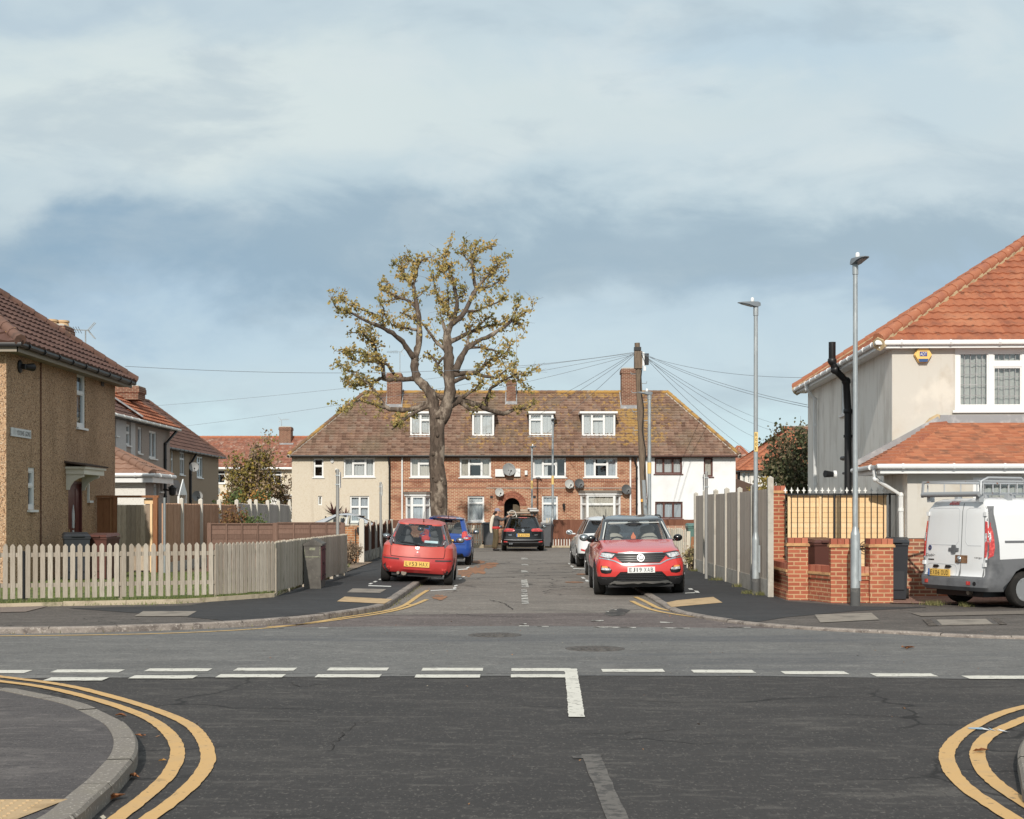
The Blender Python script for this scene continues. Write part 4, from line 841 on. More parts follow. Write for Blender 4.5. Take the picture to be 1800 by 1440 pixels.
# string courses, eaves, pipes
mb = MB()
for py in (845.5, 857): mb.box(xa + 0.1, xb - 0.08, TY - 0.025, TY, tz(py) - 0.04, tz(py) + 0.04)
mb.build('string_course', bricks('string_brick', S(140, 74, 54), S(156, 88, 66), S(176, 140, 116), bw=0.11), T)
mb = MB(); mb.box(xl - 0.1, xr + 0.1, TY - 0.3, TY - 0.02, ZE - 0.02, ZE + 0.03); mb.build('soffit', GUTB, T)
gutter(T, [(xl - 0.2, TY - 0.36, ZE + 0.06), (xb, TY - 0.36, ZE + 0.05)], GUTB); gutter(T, [(xb + 0.02, TY - 0.36, ZE + 0.05), (xr + 0.22, TY - 0.36, ZE + 0.06)], mat('brown_gutter', S(92, 60, 50), rough=0.5))
pipe(T, [(tx(683.5), TY - 0.3, ZE), (tx(685), TY - 0.07, ZE - 0.5), (tx(685), TY - 0.07, 0.1)], GUTB, 0.05)
pipe(T, [(tx(707), TY - 0.07, ZE), (tx(707), TY - 0.07, 0.1)], WHITE, 0.045); pipe(T, [(tx(1108), TY - 0.07, ZE), (tx(1108), TY - 0.07, 0.1)], WHITE, 0.045)
pipe(T, [(tx(1114), TY - 0.3, ZE), (tx(1119), TY - 0.07, ZE - 0.5), (tx(1119), TY - 0.07, 0.1)], GUTB, 0.05)
ro = hip_roof(T, xl - 0.12, xr + 0.16, TY - 0.36, TY + 8.1, ZE + 0.08, 3.56, (3.55, 3.3), RF_T, RIDGE_T, course=0.235, tw=0.22, amp=0.022, roll='roman', lift=0.03, sides='f', capr=0.1, mortar=CONC)
def roofy(py):   # distance at which a sight line at row py meets the front slope
    k = 3.56 / 4.23; y0, z0 = TY - 0.36, ZE + 0.08
    return ((z0 - k * y0 - CH) / (-(py - HY) / FPX - k))
for (a, b, top, bot, cols, tr) in ((721, 757.5, 727, 766, (0.5,), {1: 0.7}), (830, 868.5, 727, 767, (0.42,), {}), (930, 972.5, 727, 766, (0.52,), {0: 0.72}), (1023, 1081.5, 727, 767, (0.3, 0.66), {1: 0.74})):
    Y0 = roofy(bot); xx0, xx1 = X(a, Y0), X(b, Y0); zb, zt = Zy(bot, Y0), Zy(top, Y0) ; Yb = Y0 + 1.75
    d = MB(); d.box(xx0, xx0 + 0.06, Y0 + 0.02, Yb, zb - 0.02, zt); d.box(xx1 - 0.06, xx1, Y0 + 0.02, Yb, zb - 0.02, zt); d.box(xx0 + .06, xx1 - .06, Yb - 0.6, Yb - 0.5, zb, zt)
    do = d.build('dormer', [LEAD], T)
    f = MB(); f.box(xx0 - 0.12, xx1 + 0.12, Y0 - 0.14, Yb + 0.4, zt, zt + 0.11); f.build('flat_roof', WHITE, do)
    q = MB(); q.box(xx0 - 0.04, xx1 + 0.04, Y0 - 0.1, Y0 + 0.05, zb - 0.14, zb - 0.03); q.build('lead_apron', LEAD, do)
    window(do, (0, Y0, 0), fu, fn_, xx0, xx1, zb, zt, cols=cols, trans=tr, rec=0.0, fw=0.07, sill=False, cur='full', cm=NET)
for (a, b, top, bot) in ((680, 705, 655, 714), (890.5, 906.5, 667, 709), (1093, 1121, 647, 716)):
    Y0 = roofy(bot); c = chimney(T, X(a, Y0), X(b, Y0), Y0, Y0 + 1.0, Zy(bot, Y0) - 0.5, Zy(top, Y0), BR_CH)
    fl = MB(); z = Zy(bot, Y0); fl.box(X(a, Y0) - .08, X(b, Y0) + .08, Y0 - 0.12, Y0 - 0.005, z - 0.12, z + 0.1)
    for s_ in (X(a, Y0) - .07, X(b, Y0) + .02): fl.hexa([(s_, Y0, z - .1), (s_ + .05, Y0, z - .1), (s_ + .05, Y0 + 1, z + .72), (s_, Y0 + 1, z + .72), (s_, Y0, z + .16), (s_ + .05, Y0, z + .16), (s_ + .05, Y0 + 1, z + .98), (s_, Y0 + 1, z + .98)])
    fl.build('flashing', LEAD, c)
for (a, b, c, d) in ((870.5, 887, 825, 838), (904, 914.5, 824, 838), (922.5, 927, 827.5, 835)): mb = MB(); mb.box(tx(a), tx(b), TY - 0.16, TY, tz(d), tz(c)); mb.build('meter_box', WHITE, T)
mb = MB(); mb.tube([(tx(855), TY - 0.02, tz(858)), (tx(1105), TY - 0.02, tz(858))], 0.02, 5); mb.build('cable', mat('grey_cable', S(190, 180, 170), rough=0.7), T)
mb = MB()
for px in (864, 939.5): mb.box(tx(px) - 0.07, tx(px) + 0.07, TY - 0.01, TY, tz(876), tz(871.5))
mb.build('air_brick', BLACKP, T)
al = thing('burglar_alarm', 'white oval alarm box on the cream wall between two upper windows', 'alarm box', (tx(584), TY, tz(812)))
mb = MB(); mb.lathe([(0.0001, -0.06), (0.09, -0.05), (0.1, 0.0)], Matrix.Translation((tx(584), TY, tz(810))) @ Matrix.Rotation(R(90), 4, 'X') @ Matrix.Diagonal((1, 1.4, -1, 1)), 14); mb.build('casing', WHITE, al, smooth=True)
mb = MB(); mb.ball((tx(584), TY - 0.04, tz(813.5)), 0.03); mb.build('strobe', WHITEP, al)
sl_ = thing('security_light', 'small security lamp on the cream wall below the oval alarm box', 'wall lamp', (tx(591), TY, tz(826)))
mb = MB(); mb.box(tx(591) - .05, tx(591) + .05, TY - 0.05, TY, tz(829), tz(824)); mb.build('bracket', WHITE, sl_); mb = MB(); mb.box(tx(592) - .05, tx(592) + .09, TY - 0.2, TY - .06, tz(831), tz(826)); mb.build('lamp_head', GUTB, sl_)
wl = thing('wall_lantern', 'dark carriage lantern on the brick wall right of the narrow ground floor window', 'lantern', (tx(991), TY, tz(892)))
mb = MB(); p = (tx(991), TY - 0.16, tz(891)); mb.lathe([(0.02, -0.16), (0.05, -0.12), (0.075, 0.08), (0.09, 0.1), (0.02, 0.18)], Matrix.Translation(p), 6); mb.build('lantern_body', GUTB, wl); mb = MB(); mb.tube([(p[0], TY, p[2] - .1), (p[0], p[1], p[2] - .14)], 0.02, 6); mb.build('bracket', GUTB, wl)
for (px, py, r, m, lab) in ((878, 865.5, 0.23, DISHL, 'pale grey dish on the brick wall left of the arched passage'), (895, 825.5, 0.34, DISHG, 'largest satellite dish, mid grey, between white boxes above the arch'), (1000.5, 851, 0.24, DISHL, 'light grey dish, left of a close pair above the right bay window'), (1018, 850, 0.25, DISHD, 'dark grey dish, right of a close pair above the right bay window'), (1100.5, 860.5, 0.26, DISHD, 'dark dish beside the white downpipe at the right of the brick wall')):
    d = thing('satellite_dish', lab, 'satellite dish', (tx(px), TY, tz(py)), group='satellite dishes on the end terrace'); dish(d, (tx(px), TY - 0.32, tz(py)), r, m)
aerial('television_aerial', 'thin aerial on a mast beside the terrace chimney behind the tree', (X(703, 80), 80, Zy(690, 80)), 2.2, (-1, 0.2, 0), 0.75)
aerial('television_aerial', 'faint tall aerial beside the middle chimney of the terrace', (X(908, 80.3), 80.3, Zy(690, 80.3)), 3.0, (0.2, 1, 0), 0.5)

# ------------------------------------------------------------------ brown pebbledash house, left
HL = thing('pebbledash_house', 'brown pebbledashed corner house with dark tiled hipped roof and maroon door', 'house', (-10.6, 31, 0))
hx = -10.6; y0, y1 = 31.0, 39.5
yy = lambda px: hx * FPX / (px - CX)                       # where a sight line meets the side wall
zz = lambda px, py: Zy(py, yy(px))
w_up = (yy(135), yy(150.5), zz(143, 752), zz(143, 655)); w_lo = (yy(49.5), yy(62), zz(56, 896), zz(56, 822)); dr = (yy(120), yy(145), 0.1, zz(132, 846))
ops = [(a - y0, b - y0, c, d) for a, b, c, d in (w_up, w_lo, dr)]
wall(HL, 'wall', (hx, y0, 0), (0, 1, 0), (1, 0, 0), y1 - y0, 0, 5.02, ops, PEB, label='shaded side wall', rev=0.16)
mb = MB(); mb.poly([(hx, y0, 0), (hx - 8, y0, 0), (hx - 8, y0, 5.02), (hx, y0, 5.02)]); mb.poly([(hx, y1, 0), (hx - 8, y1, 0), (hx - 8, y1, 5.02), (hx, y1, 5.02)]); mb.poly([(hx - 8, y0, 0), (hx - 8, y1, 0), (hx - 8, y1, 5.02), (hx - 8, y0, 5.02)]); mb.build('wall', PEB, HL, label='sunlit front wall')
window(HL, (hx, y0, 0), (0, 1, 0), (1, 0, 0), *ops[0], cols=(), trans={0: 0.63}, rec=0.03, cur='full', cm=mat('blue_grey_blind', S(150, 165, 180), rough=0.9), fw=0.09); window(HL, (hx, y0, 0), (0, 1, 0), (1, 0, 0), *ops[1], cols=(), trans={0: 0.57}, rec=0.03, cur='full', cm=NETG, fw=0.09)
# maroon door with its arched glazing, handle and letter plate
MAR = mat('maroon_door', S(98, 42, 36), rough=0.4, spec=0.5, layers=[(S(78, 32, 28), 4, 0.45, 0.7, (1, 1, 0.3), 0.5)])
d0, d1, dzb, dzt = dr; dx = hx - 0.06
mb = MB(); mb.box(dx - 0.05, dx, d0 + 0.06, d1 - 0.06, dzb, dzt - 0.06)
for (a, b, c, d) in ((0.16, 0.4, 0.1, 0.3), (0.6, 0.84, 0.1, 0.3), (0.16, 0.36, 0.36, 0.56), (0.64, 0.84, 0.36, 0.56), (0.16, 0.36, 0.6, 0.92), (0.64, 0.84, 0.6, 0.92)):
    W = d1 - d0; H = dzt - dzb; mb.box(dx, dx + 0.012, d0 + a * W, d0 + b * W, dzb + c * H, dzb + d * H)
do = mb.build('door', MAR, HL)
mb = MB(); mb.box(dx - .04, dx + .05, d0, d0 + .06, dzb, dzt); mb.box(dx - .04, dx + .05, d1 - .06, d1, dzb, dzt); mb.box(dx - .04, dx + .05, d0 + .06, d1 - .06, dzt - .06, dzt); mb.build('frame', MAR, do)
mid = (d0 + d1) / 2
mb = MB(); pts = [(-0.07, 1.25), (0.07, 1.25), (0.09, 1.6), (0.0, 1.82), (-0.09, 1.6)]; mb.prism(pts, lambda a, b, d: (d, mid + a, b), dx + 0.0, dx + 0.016)
mb.prism([(-0.035, 0.72), (0.035, 0.72), (0.05, 1.2), (-0.05, 1.2)], lambda a, b, d: (d, mid + a, b), dx + 0.0, dx + 0.016); mb.build('door_glass', mat('obscured_glass', S(206, 212, 214), rough=0.25, spec=0.5), do)
BRASS = mat('brass', S(222, 190, 120), rough=0.35, metal=0.6)
mb = MB(); mb.box(dx + .01, dx + .04, d0 + 0.12, d0 + 0.2, 1.02, 1.22); mb.build('door_handle', BRASS, do); mb = MB(); mb.box(dx + .01, dx + .03, mid - .12, mid + .12, 0.52, 0.62); mb.build('letter_plate', BRASS, do)
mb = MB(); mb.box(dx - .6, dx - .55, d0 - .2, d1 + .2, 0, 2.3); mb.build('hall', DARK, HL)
# door canopy on curved brackets
CREAMP = mat('cream_paint', S(228, 222, 206), rough=0.6); c0, c1 = yy(115.5), 36.85; cz = zz(132, 838)
mb = MB(); mb.box(hx, hx + 0.44, c0, c1, cz + 0.04, cz + 0.17); mb.box(hx, hx + 0.48, c0 - .05, c1 + .05, cz + 0.17, cz + 0.22); cn = mb.build('door_canopy', CREAMP, HL)
mb = MB()
for i in range(22):
    a = c0 - .08 + (c1 - c0 + .16) * i / 21; mb.bar((hx + 0.0, a, cz + 0.34), (hx + 0.52, a, cz + 0.25), 0.06, 0.03)
mb.hexa([(hx, c0 - .1, cz + .31), (hx + .5, c0 - .08, cz + .23), (hx + .5, c1 + .08, cz + .23), (hx, c1 + .1, cz + .31), (hx, c0 - .1, cz + .35), (hx + .5, c0 - .08, cz + .25), (hx + .5, c1 + .08, cz + .25), (hx, c1 + .1, cz + .35)])
mb.build('canopy_roof', mat('brown_sheet', S(92, 76, 68), rough=0.8), cn)
for a in (c0 + 0.03, c1 - 0.4):
    mb = MB(); mb.prism([(0, .04), (0.42, .04), (0.42, -0.02), (0.3, -0.06), (0.18, -0.13), (0.1, -0.24), (0.07, -0.33), (0, -0.33)], lambda p, q, d: (hx + p, d, cz + q), a, a + 0.05); mb.build('canopy_bracket', CREAMP, cn)
mb = MB(); ya = yy(153); mb.box(hx, hx + .05, ya, ya + .04, zz(153, 880), zz(153, 850)); mb.box(hx, hx + .08, ya, ya + .3, zz(153, 884), zz(153, 880)); mb.build('door_bell_conduit', WHITE, HL)
mb = MB(); mb.box(hx, hx + 0.02, yy(177), yy(182), zz(180, 679), zz(180, 669)); mb.build('vent', BLACKP, HL)
pipe(HL, [(hx + 0.02, yy(70.5), 0.1), (hx + 0.02, yy(70.5), 5.0)], mat('red_cable', S(92, 44, 36), rough=0.8), 0.012, 'cable', collars=False)
lp = thing('security_light', 'black floodlight high on the shaded pebbledash wall near its corner', 'wall lamp', (hx, yy(36), zz(36, 646)))
mb = MB(); T_ = Matrix.Translation((hx + 0.0, yy(34), zz(36, 645))) @ Matrix.Rotation(R(90), 4, 'Y'); mb.lathe([(0.14, 0), (0.14, 0.03), (0.06, 0.06), (0.06, 0.14), (0.0001, 0.14)], T_, 12); mb.build('mounting', BLACKP, lp); mb = MB(); mb.tube([(hx + .1, yy(35), zz(36, 645)), (hx + .2, yy(35) + .25, zz(36, 645) + .01)], [0.06, 0.09], 10); mb.build('lamp_head', BLACKP, lp)
sg = thing('street_name_sign', 'worn white street nameplate low on the pebbledash wall beside its corner', 'street sign', (hx, yy(17), zz(30, 768)))
a0, a1 = yy(17.5), yy(52.5); zb, zt = zz(35, 769), zz(35, 754)
mb = MB(); mb.box(hx + 0.01, hx + 0.03, a0, a1, zb, zt); mb.build('plate', mat('sign_enamel', S(222, 224, 224), rough=0.5, layers=[(S(190, 192, 192), 5, 0.55, 0.7)]), sg)
mb = MB(); W = a1 - a0; H = zt - zb; add_text(mb, 'YDONS', (hx + 0.033, a0 + W * 0.27, zb + H * 0.22), (0, 1, 0), (0, 0, 1), W * 0.37, H * 0.55); add_text(mb, 'GDNS', (hx + 0.033, a0 + W * 0.69, zb + H * 0.22), (0, 1, 0), (0, 0, 1), W * 0.26, H * 0.55); mb.build('lettering', INK, sg)
mb = MB(); add_text(mb, 'RO', (hx + 0.032, a0 + W * 0.1, zb + H * 0.22), (0, 1, 0), (0, 0, 1), W * 0.15, H * 0.55); mb.build('lettering', mat('faded_ink', S(196, 198, 198), rough=0.6), sg)
e = 0.36; ex = hx + e; ez = 5.12
mb = MB(); mb.box(hx - 8, ex - .02, y0 - e + .02, y0, 5.0, 5.04); mb.box(hx, ex - .02, y0, y1 + e, 5.0, 5.04); mb.box(ex - .02, ex, y0 - e, y1 + e, 4.97, 5.13); mb.box(hx - 8, ex, y0 - e, y0 - e + .02, 4.97, 5.13); mb.build('soffit', mat('grey_soffit', S(158, 146, 130), rough=0.8), HL)
gutter(HL, [(hx - 8, y0 - e - .06, 5.12), (ex + .06, y0 - e - .06, 5.12), (ex + .06, y1 + e, 5.10)], GUTB, 0.065, 1.0)
hip_roof(HL, hx - 8.3, ex + 0.08, y0 - e - .08, y1 + e + .05, 5.15, 3.15, (4.4, 4.4), RF_B, RIDGE_B, course=0.36, tw=0.33, amp=0.035, lift=0.045, sides='fr', axis='x', capr=0.12)
chimney(HL, X(84, 39), X(121, 39.2), 38.8, 39.6, 5.5, Zy(572, 39), BR_CH, [(X(90, 39.1), 39.1, 0.17, 0.16), (X(106, 39.1), 39.3, 0.17, 0.16)], POTS)
aerial('television_aerial', 'white aerial pole behind the hip of the pebbledash house roof', (X(165, 41), 40.2, Zy(640, 40.2)), 0.92 + 0.0, (-1, 0.1, 0.05), 0.8)

# ------------------------------------------------------------------ the next houses down the left side
def box_house(nm, lab, x0, x1, ya, yb, ze, wm, rise, tm, cm, run=None, axis='y', sides='r', ops_r=(), ops_f=(), win=None, over=0.3, gm=None, course=0.33, tw=0.3, mixt=None, loc=None, amp=0.03):
    h = thing(nm, lab, 'house', (x1, ya, 0))
    wall(h, 'wall', (x1, ya, 0), (0, 1, 0), (1, 0, 0), yb - ya, 0, ze, [o[:4] for o in ops_r], wm)
    wall(h, 'wall', (x0, ya, 0), (1, 0, 0), (0, -1, 0), x1 - x0, 0, ze, [o[:4] for o in ops_f], wm)
    mb = MB(); mb.poly([(x0, ya, 0), (x0, yb, 0), (x0, yb, ze), (x0, ya, ze)]); mb.poly([(x0, yb, 0), (x1, yb, 0), (x1, yb, ze), (x0, yb, ze)]); mb.build('wall', wm, h)
    for o in ops_r: window(h, (x1, ya, 0), (0, 1, 0), (1, 0, 0), *o[:4], rec=0.03, **o[4])
    for o in ops_f: window(h, (x0, ya, 0), (1, 0, 0), (0, -1, 0), *o[:4], rec=0.03, **o[4])
    hw = min(x1 - x0, yb - ya) / 2 + over
    hip_roof(h, x0 - over, x1 + over, ya - over, yb + over, ze + 0.06, rise, run or (hw, hw), tm, cm, course=course, tw=tw, amp=amp, lift=0.035, sides=sides, axis=axis, capr=0.11)
    mb = MB(); mb.box(x0 - over + .03, x1 + over - .03, ya - over + .03, yb + over - .03, ze - 0.02, ze + 0.02); mb.build('soffit', GUTB, h)
    gutter(h, [(x0 - over, ya - over - .05, ze + .04), (x1 + over + .05, ya - over - .05, ze + .04), (x1 + over + .05, yb + over, ze + .04)], gm or GUTB)
    return h
x2 = -14.25; yv = lambda px, x: x * FPX / (px - CX)
def opr(px0, px1, py0, py1, x, ya, **k):
    a, b = yv(px0, x), yv(px1, x); m_ = (a + b) / 2; return (a - ya, b - ya, Zy(py1, m_), Zy(py0, m_), k)
H2 = box_house('grey_house', 'grey and white roughcast house with part orange part brown roof, second down the left', -21, x2, 49.5, 61.6, 5.0, GREYR, 2.75, RF_B, RIDGE_B, sides='r', over=0.32, gm=WHITEP,
    ops_r=[opr(203, 207.5, 741, 766, x2, 49.5, cols=(), trans={0: 0.6}), opr(221.5, 229, 746, 783, x2, 49.5, cols=(), trans={0: 0.6}, cur='full'), opr(242.5, 249, 751, 797, x2, 49.5, cols=(), cur='full'), opr(262, 275, 758, 806, x2, 49.5, cols=(0.5,))])
mb = MB(); q0, q1 = x2 + .44, yv(252, x2 + .4)
sl_pts = [Vector((x2 + .34, q1, 5.1)), Vector((x2 + .34, 61.95, 5.1)), Vector((-17.6, 58.25, 7.83)), Vector((-17.6, 53.4, 7.83))]
tiles(mb, sl_pts, 0.3, 0.28, 0.03, 0.06, 0, 'pan'); mb.build('orange_roof_slope', RF_R, H2)
mb = MB(); mb.bar(Vector((x2 + .36, q1, 5.2)), Vector((-17.6, 53.4, 7.91)), 0.22, 0.06); mb.build('verge_strip', LEAD, H2)
for (pxc, wc) in ((236, PALER),):
    mb = MB(); a, b = yv(203, x2), yv(237, x2); mb.box(x2 + 0.004, x2 + 0.02, a, yv(221.3, x2), 2.5, 4.98); mb.box(x2 + .004, x2 + .02, yv(229.2, x2), b, 2.5, 4.98); mb.build('pale_wall_panel', PALER, H2)
pipe(H2, [(x2 + .3, yv(297, x2), 4.95), (x2 + .06, yv(288, x2), 4.4), (x2 + .06, yv(288, x2), 0.1)], GUTB, 0.06)
chimney(H2, X(204, 57.5), X(243, 57.5), 57.5, 58.6, 6.0, Zy(677.5, 57.5), BR_CH, (), POTS)
# its single-storey front addition
ey0, ey1, exl, exr = 46.2, 48.5, -17, -11.45
def ext():
    mb = MB(); mb.poly([(exl, ey0, 0), (exr, ey0, 0), (exr, ey0, 2.72), (exl, ey0, 2.72)]); mb.build('addition_wall', WHR2, H2, label='white roughcast front of the low addition')
    o = [opr(270, 278.5, 851, 884, exr, ey0), opr(281, 285, 851, 864, exr, ey0)]
    wall(H2, 'addition_wall', (exr, ey0, 0), (0, 1, 0), (1, 0, 0), ey1 - ey0, 0, 2.72, [(o[0][0], o[0][1], 0.1, o[0][3]), o[1][:4]], GREYR)
    window(H2, (exr, ey0, 0), (0, 1, 0), (1, 0, 0), o[0][0], o[0][1], 0.1, o[0][3], cols=(), trans={0: 0.5}, name='white_door', cur='blind', cm=WHITE, sill=False); window(H2, (exr, ey0, 0), (0, 1, 0), (1, 0, 0), *o[1][:4], cols=())
    r = MB(); A, B, C, D = Vector((exl, ey0 - .3, 2.8)), Vector((exr + .3, ey0 - .3, 2.8)), Vector((exr + .3, ey1 + .2, 2.8)), Vector((exl, ey1, 4.6))
    Tq = Vector((x2 - .2, ey0 + 2.45, 4.3)); Tr = Vector((exl, ey0 + 2.45, 4.3)); Tb = Vector((x2 - .2, ey1 + .2, 4.3))
    tiles(r, [A, B, Tq, Tr], 0.34, 0.3, 0.03, 0.035); tiles(r, [B, C, Tb, Tq], 0.34, 0.3, 0.03, 0.035); ro2 = r.build('addition_roof', RF_B2, H2)
    c = MB(); caps(c, B + ZV * .04, Tq + ZV * .06, 0.13); caps(c, C + ZV * .04, Tb + ZV * .06, 0.06); c.build('ridge_tiles', mat('tan_ridge', S(140, 106, 88), rough=0.85), ro2, smooth=True, angle=50)
    gutter(H2, [(exl, ey0 - .36, 2.78), (exr + .36, ey0 - .36, 2.78), (exr + .36, ey1 + .2, 2.78)], WHITE, 0.06)
    f = MB(); f.box(exl, exr + .3, ey0 - .3, ey0 - .27, 2.55, 2.72); f.box(exr + .27, exr + .3, ey0 - .27, ey1 + .2, 2.55, 2.72); f.box(exl, exr + .27, ey0 - .27, ey1 + .2, 2.68, 2.72); f.build('fascia', WHITE, H2)
ext()
lw = thing('wall_lantern', 'black lantern on the side of the low white addition above the fence', 'lantern', (exr, yv(288, exr), 2.0)); p = Vector((exr + .3, yv(287, exr), Zy(863, 48.5)))
mb = MB(); mb.lathe([(0.05, -0.16), (0.11, -0.12), (0.13, 0.08), (0.17, 0.1), (0.02, 0.2)], Matrix.Translation(p), 8); mb.build('lantern_body', GUTB, lw); mb = MB(); mb.tube([p, p - Vector((.3, 0, -.05))], 0.03, 6); mb.build('bracket', GUTB, lw)
H3 = box_house('tan_house', 'tan roughcast house with brown roof and dishes, third down the left', -26, -18.75, 79.4, 94.5, 5.0, TANR, 3.3, RF_B, RIDGE_B, sides='r', over=0.35, course=0.4,
    ops_r=[opr(300.5, 304.5, 791, 832, -18.75, 79.4, cols=(), trans={0: 0.6}), opr(316, 324.5, 795, 835, -18.75, 79.4, cols=(0.5,), trans={0: 0.7, 1: 0.7}), opr(346, 356.5, 803, 840, -18.75, 79.4, cols=(0.5,), trans={0: 0.7})])
pipe(H3, [(-18.5, yv(342, -18.6), 4.95), (-18.68, yv(335, -18.68), 4.4), (-18.68, yv(335, -18.68), 0.1)], GUTB, 0.08)
mb = MB(); cy = yv(303, -18.0); ppp = [(-18.75, 2.55), (-17.6, 2.55), (-18.18, 3.35)]
mb.hexa([(-18.74, cy - .9, 2.5), (-17.5, cy - .9, 2.5), (-17.5, cy + 1.2, 2.5), (-18.74, cy + 1.2, 2.5), (-18.74, cy - .6, 3.3), (-17.9, cy - .6, 3.3), (-17.9, cy + .9, 3.3), (-18.74, cy + .9, 3.3)]); cnp = mb.build('porch_roof', mat('slate_grey', S(112, 106, 104), rough=0.8), H3)
mb = MB(); mb.prism([(0, 0), (1.9, 0), (0.95, 0.85)], lambda a, b, d: (-17.5 + d, cy - .8 + a, 2.5 + b), 0, 0.05); mb.build('porch_gable', WHITE, H3)
mb = MB(); mb.box(-17.55, -17.45, cy + 0.9, cy + 1.0, 0, 2.5); mb.box(-17.55, -17.45, cy - 0.8, cy - .7, 0, 2.5); mb.build('porch_post', WHITE, H3)
for (px, py, r, x, lab) in ((341, 821, 0.27, -18.0, 'large grey dish high on the tan house wall'), (347, 872, 0.3, -17.9, 'large grey dish low on the tan house wall behind the fence')):
    y = yv(px, x); d = thing('satellite_dish', lab, 'satellite dish', (x, y, Zy(py, y)), group='satellite dishes down the left side'); dish(d, (x, y, Zy(py, y)), r, DISHG, face=(0.3, -1, 0.2))
# orange-roofed house behind, far left
h4y = 113
H4 = thing('orange_roof_house', 'ivory house with a long mottled orange roof beside the terrace, far left', 'house', (X(400, h4y), h4y, 0)); x40, x41 = X(325, h4y), X(560, h4y); ze4 = Zy(825, h4y)
o4 = [(X(381, h4y) - x40, X(396, h4y) - x40, Zy(850, h4y), Zy(826.5, h4y)), (X(417, h4y) - x40, X(446, h4y) - x40, Zy(846, h4y), Zy(829, h4y)), (X(468.5, h4y) - x40, X(495, h4y) - x40, Zy(851, h4y), Zy(828, h4y))]
wall(H4, 'wall', (x40, h4y, 0), fu, fn_, x41 - x40, 0, ze4, o4, CRM2)
for i, o in enumerate(o4): window(H4, (x40, h4y, 0), fu, fn_, *o, cols=() if i == 0 else (0.5,), trans={0: 0.72, 1: 0.72} if i == 2 else {0: 0.72}, cur=None if i != 1 else 'full')
mb = MB(); kz = Zy(770, h4y + 4.6); tiles(mb, [Vector((x40, h4y - .4, ze4 + .1)), Vector((x41, h4y - .4, ze4 + .1)), Vector((x41, h4y + 4.6, kz)), Vector((x40, h4y + 4.6, kz))], 0.3, 0.25, 0.03, 0.05, roll='roman'); mb.poly([(x40, h4y + 4.6, kz), (x41, h4y + 4.6, kz), (x41, h4y + 9, ze4), (x40, h4y + 9, ze4)]); r4 = mb.build('roof', RF_O, H4)
mb = MB(); caps(mb, (x40, h4y + 4.6, kz + .04), (x41, h4y + 4.6, kz + .04), 0.13); mb.build('ridge_tiles', RIDGE_R, r4)
gutter(H4, [(x40, h4y - .45, ze4 + .05), (x41, h4y - .45, ze4 + .05)], WHITE, 0.09)
c = chimney(H4, X(490.5, h4y + 3.6), X(511, h4y + 3.6), h4y + 3.6, h4y + 4.8, kz - 1.4, Zy(750, h4y + 3.6), BR_CH); mb = MB(); mb.box(X(492, h4y + 3.5), X(516, h4y + 3.5), h4y + 3.3, h4y + 3.58, Zy(782, h4y + 3.5), Zy(779, h4y + 3.5)); mb.build('flashing', LEAD, c)
aerial('television_aerial', 'small aerial on the chimney of the orange roofed house', (X(495, h4y + 4), h4y + 4, Zy(750, h4y + 4)), 0.55, (1, 0, 0.05), 0.6)
y = 108; d = thing('satellite_dish', 'pale dish on the ivory house far left, just above the fence', 'satellite dish', (X(379, y), y, Zy(863, y)), group='satellite dishes down the left side'); dish(d, (X(379, y), y, Zy(863, y)), 0.34, DISHG)
for (a, b, c_, d_, lab) in ((423, 455, 868.5, 885, 'low flat roofed white shed left of two behind the fence'), (475, 513, 869.5, 885, 'low flat roofed white shed hard against the terrace')):
    y = 88; s = thing('garden_shed', lab, 'shed', (X((a + b) / 2, y), y, 0)); mb = MB(); mb.box(X(a, y), X(b, y), y, y + 3, 0, Zy(c_ + 2, y)); mb.build('wall', WHITEP, s); mb = MB(); mb.box(X(a, y) - .1, X(b, y) + .1, y - .15, y + 3.1, Zy(c_ + 2, y), Zy(c_, y)); mb.build('roof', WHITE if a > 460 else mat('felt', S(120, 118, 116), rough=0.9), s)
# ------------------------------------------------------------------ far right houses
h5y = 118
H5 = thing('far_house', 'white house with orange hipped roof seen beyond the grey fence, right', 'house', (X(1350, h5y), h5y, 0)); x50, x51 = X(1301, h5y), X(1480, h5y); ze5 = Zy(829, h5y)
o5 = [(X(1304.5, h5y) - x50, X(1311, h5y) - x50, Zy(849, h5y), Zy(830, h5y)), (X(1314, h5y) - x50, X(1318, h5y) - x50, Zy(849, h5y), Zy(830, h5y)), (X(1336, h5y) - x50, X(1343, h5y) - x50, Zy(842, h5y), Zy(826.5, h5y))]
wall(H5, 'wall', (x50, h5y, 0), fu, fn_, x51 - x50, 0, ze5 + 0.4, o5, WHR2)
for o in o5: window(H5, (x50, h5y, 0), fu, fn_, *o, cols=(), cur='full', sill=False)
hip_roof(H5, X(1293, h5y), X(1500, h5y), h5y - .5, h5y + 9, ze5 + .1, 3.6, (5.4, 4.7), RF_R, RIDGE_R, course=0.4, tw=0.3, amp=0.03, sides='fl', capr=0.12)
mb = MB(); mb.box(x50 - .3, x51 + .3, h5y - .5, h5y - .02, ze5 - .05, ze5 + .06); mb.build('soffit', GUTB, H5)
chimney(H5, X(1394, h5y + 4), X(1432, h5y + 4), h5y + 4, h5y + 5.2, ze5 + 2, Zy(749, h5y + 4), BR_CH)
h6y = 135; H6 = thing('far_house', 'orange roof with one brown chimney peeping past the white end of the terrace', 'house', (X(1310, h6y), h6y, 0))
mb = MB(); mb.box(X(1285, h6y), X(1340, h6y), h6y, h6y + 8, 0, Zy(830, h6y)); mb.build('wall', BR_CH, H6)
